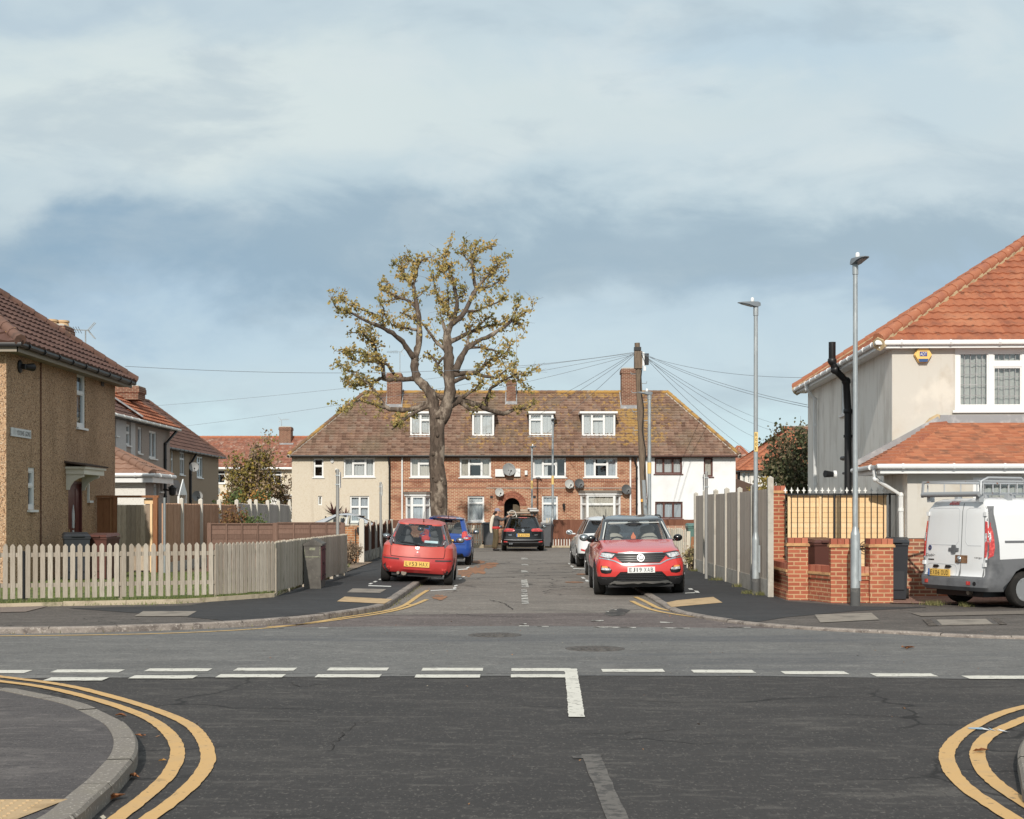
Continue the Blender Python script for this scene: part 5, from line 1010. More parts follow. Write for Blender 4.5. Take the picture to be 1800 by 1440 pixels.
hip_roof(H6, X(1275, h6y), X(1345, h6y), h6y - .4, h6y + 8, Zy(829, h6y), 2.4, (1.7, 1.7), RF_O, RIDGE_R, course=0.4, sides='f'); chimney(H6, X(1304, h6y + 1), X(1325.5, h6y + 1), h6y + 1, h6y + 2.4, Zy(830, h6y), Zy(800, h6y + 1), BR_CH)
sh = thing('garden_shed', 'brown pitched shed roof behind the grey fence below the far white house', 'shed', (X(1312, 92), 92, 0)); mb = MB(); y = 92; mb.prism([(X(1290, y), 0), (X(1334, y), 0), (X(1334, y), Zy(856, y)), (X(1296, y), Zy(842, y)), (X(1290, y), Zy(844, y))], lambda a, b, d: (a, d, b), y, y + 4); mb.build('wall', mat('brown_shed', S(96, 76, 66), rough=0.9), sh)

# ------------------------------------------------------------------ rendered corner house, right (built square, then turned a little)
HR = thing('rendered_house', 'bare rendered corner house with orange pantiled hip roof and low front addition', 'house', (7.76, 30.2, 0), R(-2.7), local=True)
EV = 5.0; W8, D8 = 8.2, 11.25
fw_ = (1.27, 3.95, 3.72, EV - 0.02)
wall(HR, 'wall', (0, 0, 0), fu, fn_, W8, 0, EV, [fw_], PLAST, label='sunlit front wall')
sw = (5.2, 5.95, 4.0, 4.85)
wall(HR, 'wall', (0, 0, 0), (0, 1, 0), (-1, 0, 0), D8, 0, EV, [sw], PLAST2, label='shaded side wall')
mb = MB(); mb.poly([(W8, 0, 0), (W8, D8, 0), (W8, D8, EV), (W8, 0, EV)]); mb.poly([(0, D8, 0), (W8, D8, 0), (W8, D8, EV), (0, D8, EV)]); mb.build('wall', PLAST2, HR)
window(HR, (0, 0, 0), fu, fn_, *fw_, cols=(0.27, 0.52, 0.77), trans={1: 0.74, 3: 0.74}, rec=0.02, fw=0.09, bar=0.1, cur='full', cm=NETG, lead=(0.115, 0.2))
window(HR, (0, 0, 0), (0, 1, 0), (-1, 0, 0), *sw, cols=(0.5,), rec=0.02, fw=0.06, cur='full')
hip_roof(HR, -0.31, W8 + .31, -0.19, D8 + .3, EV + 0.1, 2.86, (4.42, 4.42), RF_R, RIDGE_R, course=0.32, tw=0.20, amp=0.026, lift=0.032, sides='fl', axis='y', capr=0.13, mortar=MORTAR)
mb = MB(); mb.box(-0.28, W8 + .28, -0.16, -.002, EV - .02, EV); mb.box(-0.28, -.002, -.002, D8 + .28, EV - .02, EV); mb.box(-0.3, W8 + .3, -0.18, -0.16, EV - .03, EV + .09); mb.box(-0.3, -0.28, -0.16, D8 + .28, EV - .03, EV + .09); mb.build('fascia', WHITE, HR)
gutter(HR, [(W8 + .3, -0.23, EV + .08), (-0.35, -0.23, EV + .08), (-0.35, D8 + .3, EV + .07)], WHITE, 0.05, 0.9)
pipe(HR, [(-0.36, 9.2, EV + .04), (-0.33, 9.2, EV - .1), (-0.1, 9.35, EV - .35), (-0.08, 9.35, 0.1)], WHITE, 0.05)
sp = MB(); ys = 4.55
pipe(HR, [(-0.50, ys - .3, EV + .60), (-0.50, ys - .3, EV + 0.16), (-0.42, ys - .25, EV - .04), (-0.14, ys - .1, EV - .30), (-0.1, ys - .1, EV - 1.0), (-0.1, ys - .1, 0.1)], BLACKP, 0.085, 'soil_pipe', 10)
mb = MB(); mb.tube([(-0.1, ys - .1, Zy(806, 35)), (-0.12, ys + .6, Zy(805, 35)), (-0.05, ys + .8, Zy(805, 35))], 0.05, 8); mb.tube([(-0.1, ys - .1, Zy(832, 35)), (-0.12, ys + .4, Zy(832, 35))], 0.03, 8); mb.build('waste_pipe', BLACKP, HR)
# front addition
AX0, AY, AE = -0.17, -2.2, 2.42
aw = (1.18 + 0.05, 4.6, 1.25, 2.30)
wall(HR, 'addition_wall', (AX0, AY, 0), fu, fn_, 8.4, 1.15, AE, [aw], PLAST); mb = MB(); mb.box(AX0 + .0, AX0 + 8.4, AY + 0.02, AY + .2, 0, 1.15); mb.build('brick_plinth', BR_P, HR)
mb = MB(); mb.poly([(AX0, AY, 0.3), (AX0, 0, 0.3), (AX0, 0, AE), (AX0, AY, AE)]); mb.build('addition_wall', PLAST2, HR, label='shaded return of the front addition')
window(HR, (AX0, AY, 0), fu, fn_, *aw, cols=(0.34, 0.67), trans={1: 0.62}, rec=0.02, fw=0.09, bar=0.1, cur='full', cm=NETG, lead=(0.14, 0.3))
A, B, C, Tp = Vector((-0.78, AY - .34, AE + .12)), Vector((8.6, AY - .34, AE + .12)), Vector((8.6, 0, 3.47)), Vector((0.95, 0, 3.47)); Bk = Vector((-0.78, 0, AE + .12))
mb = MB(); tiles(mb, [A, B, C, Tp], 0.1, 0.165, 0, 0.014, roll='flat', sub=1); tiles(mb, [Bk, A, Tp], 0.1, 0.165, 0, 0.014, roll='flat', sub=1); ar = mb.build('addition_roof', RF_E, HR)
mb = MB(); k = 13
for i in range(k):
    p = A.lerp(Tp, (i + 0.1) / k); q = A.lerp(Tp, (i + 1.0) / k); s = Vector((0.16, 0.0, 0.0)); f = Vector((0, -0.1, 0))
    mb.hexa([p + Vector((-.12, .1, -.02)), p + Vector((.2, -.02, -.02)), q + Vector((.2, -.02, -.0)), q + Vector((-.12, .1, -.0)), p + Vector((-.1, .08, .05)), p + Vector((.16, -.02, .06)), q + Vector((.16, -.02, .03)), q + Vector((-.1, .08, .02))])
mb.build('bonnet_tiles', RIDGE_R, ar)
mb = MB(); mb.box(0.95, 8.6, -0.05, -.004, 3.45, 3.62); mb.bar(Bk + Vector((.02, -.03, .06)), Tp + Vector((0, -.03, .06)), 0.05, 0.14); mb.build('flashing', LEAD, HR)
mb = MB(); mb.prism([(-0.0, AE + .68), (0.25, AE + .66), (0.5, AE + .85), (0.75, AE + 1.14), (0.9, AE + 1.22), (0.97, AE + 1.2), (0.95, AE + 1.12), (0.0, AE + .62)], lambda a, b, d: (a, d, b), -0.05, -0.006); mb.build('mortar_fillet', MORTAR, HR)
mb = MB(); mb.box(-0.74, 8.6, AY - .31, AY - .28, AE - .05, AE + .06); mb.box(-0.74, -.71, AY - .28, 0, AE - .05, AE + .06); mb.box(-0.71, 8.6, AY - .28, AY, AE - .04, AE); mb.box(-.71, AX0, AY, 0, AE - .04, AE); mb.build('fascia', WHITE, HR)
gutter(HR, [(8.6, AY - .37, AE + .08), (-0.8, AY - .37, AE + .08), (-0.8, 0, AE + .07)], WHITE, 0.048, 0.9)
pipe(HR, [(-0.8, AY - .05, AE + .06), (-0.78, AY - .05, AE - .15), (-0.25, AY + .2, AE - .45), (-0.23, AY + .2, 0.1)], WHITE, 0.045)
ADT = thing('alarm_box', 'yellow hexagonal alarm box with blue panel high on the rendered house', 'alarm box', (8.4, 30.1, 4.7), R(-2.7), local=True)
hx_ = [(0.5 * math.cos(R(60 * i)), 0.5 * math.sin(R(60 * i)) * 0.95) for i in range(6)]; k = 0.34
AO = Matrix.Rotation(R(2.7), 3, 'Z')
acx, acz = 0.0, 0.0; ADT.location = (X(1622, 30.13), 30.14, Zy(624, 30.13))
mb = MB(); mb.prism([(a * k * 1.08, b * k * 1.12) for a, b in hx_], lambda a, b, d: (a, d, b), -0.03, 0.02); mb.prism([(a * k, b * k) for a, b in hx_], lambda a, b, d: (a, d, b), -0.075, -0.03); mb.build('casing', mat('amber_plastic', S(252, 200, 92), rough=0.4, spec=0.5), ADT)
mb = MB(); mb.box(-0.075, 0.075, -0.079, -0.075, -0.035, 0.06); mb.build('blue_panel', mat('badge_blue', S(52, 56, 140), rough=0.4), ADT); mb = MB(); add_text(mb, 'ADT', (-0.066, -0.0815, -0.02), (1, 0, 0), (0, 0, 1), 0.132, 0.065); mb.build('lettering', WHITE, ADT)
mb = MB(); mb.prism([(-0.105, -0.085), (0.105, -0.085), (0.08, -0.15), (-0.08, -0.15)], lambda a, b, d: (a, d, b), -0.077, -0.074); mb.build('strobe', mat('strobe_blue', S(60, 92, 140), rough=0.3), ADT)
s2 = thing('security_light', 'black and white floodlight on the shaded render beside the soil pipe', 'wall lamp', (8.0, 33.0, 2.4)); yq = 34.4; xq = X(1470, yq); zq = Zy(834, yq)
mb = MB(); T_ = Matrix.Translation((xq, yq, zq)) @ Matrix.Rotation(R(-90), 4, 'Y'); mb.lathe([(0.09, 0), (0.09, 0.06), (0.05, 0.08), (0.0001, 0.08)], T_, 12); mb.build('mounting', WHITE, s2); mb = MB(); mb.tube([(xq - .06, yq, zq), (xq - .28, yq - .08, zq + .01)], [0.06, 0.085], 10); mb.build('lamp_head', BLACKP, s2)
# ------------------------------------------------------------------ timber and fences
def timber(name, cols, grain, light, extra=()): return mat(name, rough=0.9, spec=0.2, base=('island', cols), layers=[(grain, 14, 0.48, 0.66, (6, 6, 0.35), 0.55), (light, 9, 0.55, 0.75, (5, 5, 0.25), 0.5), (S(66, 54, 44), 5, 0.70, 0.76, (1.4, 1.4, 1), 0.7)] + list(extra), bump=(0.4, 30, 0.006, (5, 5, 0.4)))
W_PICK = timber('weathered_picket', [S(178, 166, 150), S(194, 184, 168), S(160, 148, 132), S(184, 172, 156)], S(138, 126, 112), S(210, 202, 188), [(S(104, 108, 72), 1.1, .60, .72, (1, 1, .8), .45)])
W_PICK2 = timber('greyed_picket', [S(192, 180, 160), S(204, 192, 174), S(178, 166, 146)], S(152, 142, 122), S(216, 206, 188), [(S(92, 98, 58), 1.2, 0.60, 0.70, (1, 1, 0.7), 0.7)])
W_GREY = timber('grey_closeboard', [S(176, 164, 150), S(190, 178, 164), S(160, 148, 136), S(182, 172, 160)], S(138, 128, 118), S(204, 194, 180))
W_GREY2 = timber('blue_grey_closeboard', [S(206, 198, 190), S(218, 210, 204), S(194, 186, 180)], S(172, 164, 158), S(228, 220, 214))
W_BRN = timber('brown_closeboard', [S(208, 162, 130), S(222, 180, 148), S(192, 146, 116), S(214, 172, 140)], S(164, 120, 94), S(232, 198, 170))
W_NEWB = timber('fresh_brown_board', [S(168, 112, 70), S(150, 98, 62), S(178, 124, 80)], S(120, 74, 46), S(196, 144, 98))
W_GATE = timber('weathered_gate', [S(206, 184, 158), S(172, 152, 130), S(220, 200, 174), S(152, 134, 116)], S(132, 114, 96), S(230, 212, 188))
W_SLAT = timber('dark_slat', [S(126, 98, 86), S(138, 108, 94), S(116, 90, 78)], S(96, 72, 62), S(156, 128, 112))
W_DKBR = timber('dark_brown_board', [S(110, 74, 58), S(122, 84, 66), S(98, 66, 52)], S(80, 52, 42), S(140, 104, 84))
W_LAP = timber('new_lap_board', [S(250, 212, 156), S(246, 204, 146), S(252, 220, 170), S(248, 208, 154)], S(230, 178, 118), S(252, 228, 186), [(S(176, 120, 70), 3.5, 0.71, 0.75, (1, 1, 2), 0.8)])
W_CRM = timber('cream_picket', [S(214, 204, 184), S(222, 214, 196), S(200, 190, 170)], S(176, 164, 142), S(230, 222, 206))
FD = random.Random(21)
def path_frame(p, q):
    p = Vector((*p[:2], 0)); q = Vector((*q[:2], 0)); u = (q - p).normalized(); return p, u, Vector((u.y, -u.x, 0)), (q - p).length
def pickets(parent, p, q, zb, zt, w, gap, m, th=0.02, point=True, name='picket_panel', jit=0.006, out=0.0):
    p, u, n, L = path_frame(p, q); mb = MB(); k = int(L / (w + gap)); st_ = L / k
    for i in range(k):
        a = p + u * (i * st_ + (st_ - w) / 2) + n * (out + FD.uniform(-.003, .003)); t = zt + FD.uniform(-jit, jit); b_ = zb + FD.uniform(-jit, jit) * 1.5; lean = FD.uniform(-jit, jit) * 0.8
        h = min(0.05, w * 0.5)
        pr = [(0, b_), (w, b_), (w + lean, t - h), (w * 0.62 + lean, t), (w * 0.38 + lean, t), (lean, t - h)] if point else [(0, b_), (w, b_), (w + lean, t), (lean, t)]
        mb.prism(pr, lambda x, z, d: a + u * x + n * d + ZV * z, 0.0, th)
    return mb.build(name, m, parent)
def rail(parent, p, q, z, m, h=0.07, d=0.035, out=-0.02, name='rail'):
    p, u, n, L = path_frame(p, q); mb = MB(); mb.bar(p + n * out + ZV * z, p + u * L + n * out + ZV * z, d, h); return mb.build(name, m, parent)
def post(parent, x, y, zb, zt, w, m, cap='flat', name='post', rot=0.0):
    mb = MB(); T_ = Matrix.Translation((x, y, 0)) @ Matrix.Rotation(rot, 4, 'Z'); mb.box(-w / 2, w / 2, -w / 2, w / 2, zb, zt, 0, T_)
    if cap == 'roof':
        q = [T_ @ Vector(c) for c in ((-w / 2, -w / 2, zt), (w / 2, -w / 2, zt), (w / 2, w / 2, zt), (-w / 2, w / 2, zt))]; t = T_ @ Vector((0, 0, zt + w * 0.35))
        for i in range(4): mb.poly([q[i], q[(i + 1) % 4], t])
    if cap == 'round': mb.lathe([(w * 0.5, 0), (w * 0.4, w * 0.25), (0.0001, w * 0.36)], T_ @ Matrix.Translation((0, 0, zt)), 8)
    return mb.build(name, m, parent)
def boards(parent, p, q, zb, zt, m, w=0.105, name='board_panel', th=0.02, drop=0.0, scal=0.0):
    """feather-edge boards, each lapping over the next"""
    p, u, n, L = path_frame(p, q); mb = MB(); k = max(1, round(L / w)); s = L / k
    for i in range(k):
        a = p + u * (i * s); t = zt + drop * (i / k) + FD.uniform(-.006, .006) - scal * math.sin(math.pi * (i + .5) / k); o0 = FD.uniform(0, .004)
        mb.hexa([a - n * .01 + ZV * zb, a + u * (s * 1.05) - n * .01 + ZV * zb, a + u * (s * 1.05) + n * (o0 + .004) + ZV * zb, a + n * (th + o0) + ZV * zb, a - n * .01 + ZV * t, a + u * (s * 1.05) - n * .01 + ZV * t, a + u * (s * 1.05) + n * (o0 + .004) + ZV * t, a + n * (th + o0) + ZV * t])
    return mb.build(name, m, parent)

# picket fence round the corner garden
PF = [(X(-90, 24.5), 24.5), (X(42, 24.75), 24.75), (X(211, 25.3), 25.3), (X(377, 25.95), 25.95), (X(482, 27.2), 27.2)]
fe = thing('picket_fence', 'weathered picket fence round the corner lawn, turning up the side street past the grey cabinet', 'picket fence', (PF[2][0], PF[2][1], ZL))
for i, (p, q) in enumerate(zip(PF, PF[1:])):
    pickets(fe, p, q, 0.2, 1.11, 0.077, 0.04 if i < 3 else 0.022, W_PICK); 
    for z in (0.42, 0.93): rail(fe, p, q, z, W_PICK)
for p in PF[1:]: post(fe, p[0], p[1] + 0.06, 0.05, 0.98, 0.075, W_PICK)
mb = MB(); mb.tube([(X(41.5, 24.72), 24.72, 0.05), (X(41.5, 24.72), 24.72, 1.0)], 0.022, 8); mb.build('metal_post', BLACKP, fe)
C0, C1 = Vector((*PF[-1], 0)), Vector((X(609, 36.1), 36.1, 0)); n_ = 5
for i in range(n_):
    p, q = C0.lerp(C1, i / n_), C0.lerp(C1, (i + 1) / n_); pickets(fe, p, q, 0.18, 1.11, 0.078, 0.016, W_PICK2, jit=0.01)
    for z in (0.42, 0.93): rail(fe, p, q, z, W_PICK2)
    post(fe, q.x - .08, q.y, 0.05, 1.0, 0.075, W_PICK2)
# side gate, new panel and the boundary fence behind
gy = 37.7
npn = thing('fence_panel', 'fresh brown board panel between the pebbledash house and the weathered gate', 'fence panel', (X(188, gy), gy, 0.1))
boards(npn, (X(171, gy), gy), (X(205, gy), gy), 0.1, Zy(875, gy), W_NEWB, 0.16); mb = MB(); mb.box(X(170, gy), X(279.5, gy), gy - .06, gy + .05, Zy(875, gy), Zy(871, gy)); mb.build('head_rail', W_NEWB, npn); post(npn, X(203, gy), gy - .02, 0.1, Zy(875, gy), 0.09, W_NEWB)
gt = thing('garden_gate', 'weathered grey boarded side gate hung on a fresh brown post', 'gate', (X(240, gy), gy, 0.1))
boards(gt, (X(206.5, gy), gy), (X(264, gy), gy), 0.15, Zy(887.5, gy), W_GATE, 0.12); mb = MB(); mb.box(X(264.5, gy), X(268.5, gy), gy - .05, gy + .02, 0.1, Zy(886, gy)); mb.build('jamb', W_LAP, gt); post(gt, X(274, gy), gy - .03, 0.1, Zy(875, gy), 0.115, W_NEWB, name='gate_post')
mb = MB(); mb.box(X(208, gy), X(210.5, gy), gy - .05, gy - .02, Zy(957, gy), Zy(946, gy)); mb.build('latch', GALV, gt)
mb = MB(); mb.box(X(252, gy), X(268, gy), gy + .06, gy + .1, Zy(886, gy), Zy(877, gy)); mb.build('brace', W_LAP, gt)
FX = -8.78
fyy = lambda px: FX * FPX / (px - CX)
bf = thing('closeboard_fence', 'brown closeboard boundary fence with pale concrete posts beside the gate', 'fence', (FX, fyy(320), 0.1))
ps = [285, 317.5, 351.5, 384, 415]
for a, b in zip(ps, ps[1:]):
    boards(bf, (FX, fyy(a)), (FX, fyy(b)), 0.35, 1.86, W_BRN, 0.1); mb = MB(); mb.box(FX - .02, FX + .03, fyy(a), fyy(b), 0.08, 0.35); mb.build('gravel_board', CONC, bf)
for a in ps[1:]: post(bf, FX + .02, fyy(a), 0.05, 1.98 if a < 400 else 2.0, 0.115, CONCL, 'roof', 'concrete_post')
mb = MB(); mb.tube([(FX + .05, fyy(285.5), 0.05), (FX + .05, fyy(285.5), 2.0)], 0.03, 8); mb.build('metal_post', GALV, bf)
gf = thing('closeboard_fence', 'grey closeboard boundary fence with round topped posts, behind the low slatted fence', 'fence', (FX, fyy(460), 0.1))
ps = [415, 438.5, 449, 469.5, 488.5, 508]
for a, b in zip(ps, ps[1:]): boards(gf, (FX, fyy(a)), (FX, fyy(b)), 0.1, 1.93, W_GREY2, 0.12, drop=-.04)
for a in ps[1:]: post(gf, FX + .02, fyy(a), 0.05, 2.02, 0.12, CONCL, 'round', 'concrete_post')
# low slatted fence across the garden
sy = 38.4; sf = thing('slatted_fence', 'low dark fence of horizontal slats across the garden behind the picket fence', 'fence', (X(480, sy), sy, 0.1))
def slats(parent, x0, x1, y, zb, zt, m, h=0.13, yb=0.0, name='slat_panel', bat=True):
    mb = MB(); k = max(1, round((zt - zb) / h)); s = (zt - zb) / k
    for i in range(k):
        z = zb + i * s; o = FD.uniform(-.003, .003); mb.hexa([(x0, y - .018 + o, z - .006), (x1, y - .018 + yb + o, z - .006), (x1, y + yb, z), (x0, y, z), (x0, y - .008 + o, z + s), (x1, y - .008 + yb + o, z + s), (x1, y + yb, z + s), (x0, y, z + s)])
    o = mb.build(name, m, parent)
    if bat:
        mb = MB(); kk = max(1, round((x1 - x0) / 0.44))
        for i in range(kk + 1): x = x0 + (x1 - x0) * i / kk; mb.box(x - .02, x + .02, y - .045, y - .025, zb, zt)
        mb.box(x0, x1, y - .05, y - .02, zt, zt + .035); mb.build('batten', m, parent)
slats(sf, X(371, sy), X(481, sy), sy, 0.2, Zy(922, sy), W_SLAT); slats(sf, X(488, sy), X(602, sy), sy, 0.2, Zy(920.5, sy), W_SLAT)
for a in (368.5, 484.5, 603): post(sf, X(a, sy), sy - .02, 0.05, Zy(919, sy), 0.1, W_SLAT)
# brick gate wall, concrete post and brown fence along the left pavement
by = 45.4; bw_ = thing('brick_gate_wall', 'short yellow-brown brick wall with letter box beside the pale concrete gate post', 'garden wall', (X(620, by), by, 0.1))
mb = MB(); mb.box(X(604, by), X(634, by), by, by + .23, 0.05, Zy(924, by)); mb.build('wall', bricks('tawny_brick', S(196, 132, 78), S(170, 108, 66), S(196, 170, 138), [(S(140, 96, 66), 4, 0.5, 0.7)]), bw_); mb = MB(); mb.box(X(603, by), X(614, by), by - .05, by + .28, Zy(924, by), Zy(921, by)); mb.build('coping', CONCL, bw_)
mb = MB(); mb.box(X(628, by), X(634, by), by - .14, by, Zy(936, by), Zy(927, by)); mb.build('letter_box', GUTB, bw_); mb = MB(); mb.box(X(624.5, by), X(626, by), by - .06, by, Zy(957, by), Zy(930, by)); mb.build('gate_hinge', GUTB, bw_)
gp = thing('concrete_fence_post', 'tall pale concrete gate post ending the scalloped brown fence', 'gate post', (-4.6, 44.9, ZL)); o = post(gp, -4.56, 44.9, 0.0, 1.38, 0.15, CONCL, 'round', 'shaft')
b2 = thing('brown_fence', 'dark brown scalloped board fence over stone-faced base along the left pavement', 'fence', (-4.56, 50, ZL))
ROCK = mat('rockface_concrete', S(176, 166, 150), rough=0.95, layers=[(S(126, 118, 106), 6, 0.45, 0.6)], bump=(1.0, 10, 0.05, (1, 1, 1)))
yb = [45.0, 47.0, 49.1, 51.2, 53.4, 55.6]
for a, b in zip(yb, yb[1:]):
    boards(b2, (-4.56, a), (-4.56, b), 0.42, 1.32, W_DKBR, 0.12, scal=0.12); mb = MB(); mb.box(-4.6, -4.52, a, b, 0.0, 0.42); mb.build('stone_base', ROCK, b2); post(b2, -4.53, b, 0.0, 1.36, 0.1, CONC, name='concrete_post')
bb = thing('board_fence', 'small dark brown board end above a pale base, behind the red hatchback', 'fence', (X(688, 60), 60, 0.1)); mb = MB(); mb.box(X(678, 60), X(708, 60), 60, 60.05, Zy(929, 60), Zy(914.5, 60)); mb.build('board', W_DKBR, bb); mb = MB(); mb.box(X(678, 60), X(708, 60), 60, 60.15, 0.05, Zy(929, 60)); mb.build('base', CONCL, bb)
# front garden fences of the terrace
ty = 66.6; tf = thing('picket_fence', 'cream picket fence before the terrace, between the blue car and the grey bin', 'picket fence', (X(815, ty), ty, ZL)); pickets(tf, (X(770, ty), ty), (X(848, ty), ty), 0.14, Zy(922.5, ty), 0.075, 0.035, W_CRM)
for z in (0.35, 0.85): rail(tf, (X(770, ty), ty), (X(848, ty), ty), z, W_CRM)
mb = MB(); mb.box(X(770, ty), X(850, ty), ty - .12, ty, 0.0, 0.15); mb.build('edging', EDGEST, tf)
ty = 68.6; t2 = thing('picket_fence', 'short run of cream pickets just left of the lamp post before the terrace', 'picket fence', (X(965, ty), ty, ZR)); pickets(t2, (X(959, ty), ty), (X(973, ty), ty), 0.1, Zy(910, ty), 0.08, 0.02, W_CRM); rail(t2, (X(959, ty), ty), (X(973, ty), ty), 0.8, W_CRM)
ty = 67.2; t3 = thing('brown_fence', 'long red-brown board fence before the terrace with open pickets along its foot', 'fence', (X(1090, ty), ty, ZR))
W_RBR = timber('red_brown_board', [S(128, 82, 62), S(140, 92, 70), S(118, 74, 56)], S(96, 60, 46), S(156, 110, 86))
boards(t3, (X(972, ty), ty), (X(1230, ty), ty), 0.42, Zy(913.5, ty), W_RBR, 0.11); pickets(t3, (X(972, ty), ty - .02), (X(1030, ty), ty - .02), 0.06, 0.55, 0.075, 0.045, W_RBR, point=False); mb = MB(); mb.box(X(972, ty), X(1232, ty), ty + .06, ty + .1, 0.05, 0.5); mb.build('white_backing', WHITEP, t3); mb = MB(); mb.box(X(958, ty), X(1230, ty), ty - .15, ty - .04, 0, 0.09); mb.build('edging', EDGEST, t3)
# right side: pickets, posts and the tall grey fence
ry = 43.2; t4 = thing('picket_fence', 'leaning pale pickets between the red crossover car and the tall grey fence', 'picket fence', (X(1200, ry), ry, ZR)); pickets(t4, (X(1165, ry + 1.2), ry + 1.2), (X(1206, ry), ry), 0.1, Zy(929, ry), 0.08, 0.03, W_CRM, jit=0.02); rail(t4, (X(1165, ry + 1.2), ry + 1.2), (X(1206, ry), ry), 0.7, W_CRM)
gpw = thing('gate_post', 'worn cream wooden gate post right of the leaning pickets', 'gate post', (X(1210, 42), 42, ZR)); post(gpw, X(1210, 42), 42, 0, Zy(934, 42), 0.1, W_CRM, name='shaft')
lb = thing('loose_board', 'red-brown board leaning by the green bin', 'board', (X(1216, 42.4), 42.4, ZR)); mb = MB(); mb.bar((X(1214, 42.4), 42.4, 0.04), (X(1218.5, 42.7), 42.7, Zy(944, 42.6)), 0.1, 0.03); mb.build('plank', W_NEWB, lb)
lw_ = thing('low_brick_wall', 'low pinkish brick wall behind the leaning pickets', 'garden wall', (X(1190, 47), 47, ZR)); mb = MB(); mb.box(X(1160, 47), X(1226, 47), 47, 47.2, 0, Zy(924.5, 47)); mb.build('wall', bricks('pink_brick', S(190, 140, 116), S(176, 122, 100), S(206, 186, 160)), lw_)
rf = thing('closeboard_fence', 'tall grey closeboard fence with concrete posts and gravel boards along the right pavement', 'fence', (4.9, 33, ZR))
RXf = lambda Y: 4.88 + (Y - 27.9) * 0.011
rp = []
for px in (1355, 1325, 1301, 1278.5, 1259, 1240, 1224):
    Yv = 30.0
    for _ in range(6): Yv = RXf(Yv) * FPX / (px - CX)
    rp.append(Yv)
for i, (a, b) in enumerate(zip(rp, rp[1:])):
    boards(rf, (RXf(b), b), (RXf(a), a), 0.36, 2.08 - 0.01 * (i % 2), W_GREY, 0.125); mb = MB(); mb.hexa([(RXf(a) - .03, a, 0), (RXf(a) + .02, a, 0), (RXf(b) + .02, b, 0), (RXf(b) - .03, b, 0), (RXf(a) - .03, a, .36), (RXf(a) + .02, a, .36), (RXf(b) + .02, b, .36), (RXf(b) - .03, b, .36)]); mb.build('gravel_board', CONC, rf)
for i, a in enumerate(rp): post(rf, RXf(a) - .01, a, 0, (2.17, 2.17, 2.15, 2.17, 2.16, 2.17, 2.14)[i] + (.12 if i == 0 else 0), 0.105, CONC, 'roof', 'concrete_post')
mb = MB(); mb.box(RXf(rp[-1]), RXf(rp[-1]) + 1.6, rp[-1] - .03, rp[-1] + .02, 0.1, 2.06); mb.build('end_panel', W_GREY, rf)
# brick garden wall with pillars
GW = thing('brick_garden_wall', 'new red brick garden wall with tall end pillar and stepped low pillars', 'garden wall', (5.6, 26.6, ZR))
def pillar(x, y, w, d, zt, ang=0.0, cap=True, name='pillar', label=None):
    T_ = Matrix.Translation((x, y, 0)) @ Matrix.Rotation(ang, 4, 'Z'); mb = MB(); mb.box(-w / 2, w / 2, -d / 2, d / 2, 0, zt - 0.15, 0, T_); o = mb.build(name, BR_N, GW, label=label)
    e = 0.03; c = MB(); c.box(-w / 2 - e, w / 2 + e, -d / 2 - e, d / 2 + e, zt - 0.15, zt - 0.115, 0, T_); c.box(-w / 2 - e * .6, w / 2 + e * .6, -d / 2 - e * .6, d / 2 + e * .6, zt - 0.115, zt - 0.095, 0, T_); c.build('tile_creasing', mat('creasing_tile', S(206, 160, 104), rough=0.9, layers=[(S(180, 130, 84), 8, 0.45, 0.65)]), o)
    c = MB(); k = max(2, round(w / 0.11))
    for i in range(k): c.box(-w / 2 + w * i / k + .004, -w / 2 + w * (i + 1) / k - .004, -d / 2, d / 2, zt - 0.095, zt, 0, T_)
    c.build('brick_cap', mat('cap_brick', rough=0.9, base=('island', [S(186, 100, 70), S(168, 86, 62), S(198, 116, 84)]), layers=[(S(214, 180, 150), 3, 0.6, 0.7, (1, 1, 1), 0.5)]), o)
A1 = math.atan2(-1.08, 0.95)
def lowwall(p, q, zt, corbel=True):
    p, u, n, L = path_frame(p, q); mb = MB(); b = lambda mbx, o0, o1, z0, z1, a=0.0, e=None: mbx.hexa([p + u * a + n * o0 + ZV * z0, p + u * (e or L) + n * o0 + ZV * z0, p + u * (e or L) + n * o1 + ZV * z0, p + u * a + n * o1 + ZV * z0, p + u * a + n * o0 + ZV * z1, p + u * (e or L) + n * o0 + ZV * z1, p + u * (e or L) + n * o1 + ZV * z1, p + u * a + n * o1 + ZV * z1])
    b(mb, -.2, 0.0, 0.0, zt - 0.2); b(mb, -.2, 0.03, 0.0, 0.2); b(mb, -.2, 0.03, zt - 0.2, zt - 0.13); o = mb.build('low_wall', BR_N, GW)
    c = MB(); b(c, -.23, 0.05, zt - .13, zt - .105); b(c, -.23, 0.04, zt - .105, zt - .085); c.build('tile_creasing', MATS['creasing_tile'], o)
    c = MB(); k = max(1, round(L / 0.075)); s = L / k
    for i in range(k): b(c, -.2, 0.02, zt - .085, zt + .03, i * s + .004, (i + 1) * s - .004)
    c.build('soldier_coping', MATS['cap_brick'], o)
pillar(X(1368, 28.9), 29.05, 0.28, 0.3, 2.16, label='tall end pillar')
k1, k2, k3 = (X(1402, 27.1), 27.12), (X(1478, 26.2), 26.25), (X(1548, 26.15), 26.25)
for k_, w in ((k1, 0.36), (k2, 0.36), (k3, 0.41)): pillar(k_[0], k_[1], w, 0.34, 1.175, -0.12 if k_ is not k3 else 0.0)
lowwall((X(1356, 28.95), 28.85), (k1[0] - .17, k1[1] - .02), 0.68); lowwall((k1[0] + .17, k1[1] - .1), (k2[0] - .17, k2[1] - .08), 0.66); lowwall((k2[0] + .17, k2[1] - .1), (k3[0] - .2, k3[1] - .06), 0.65)
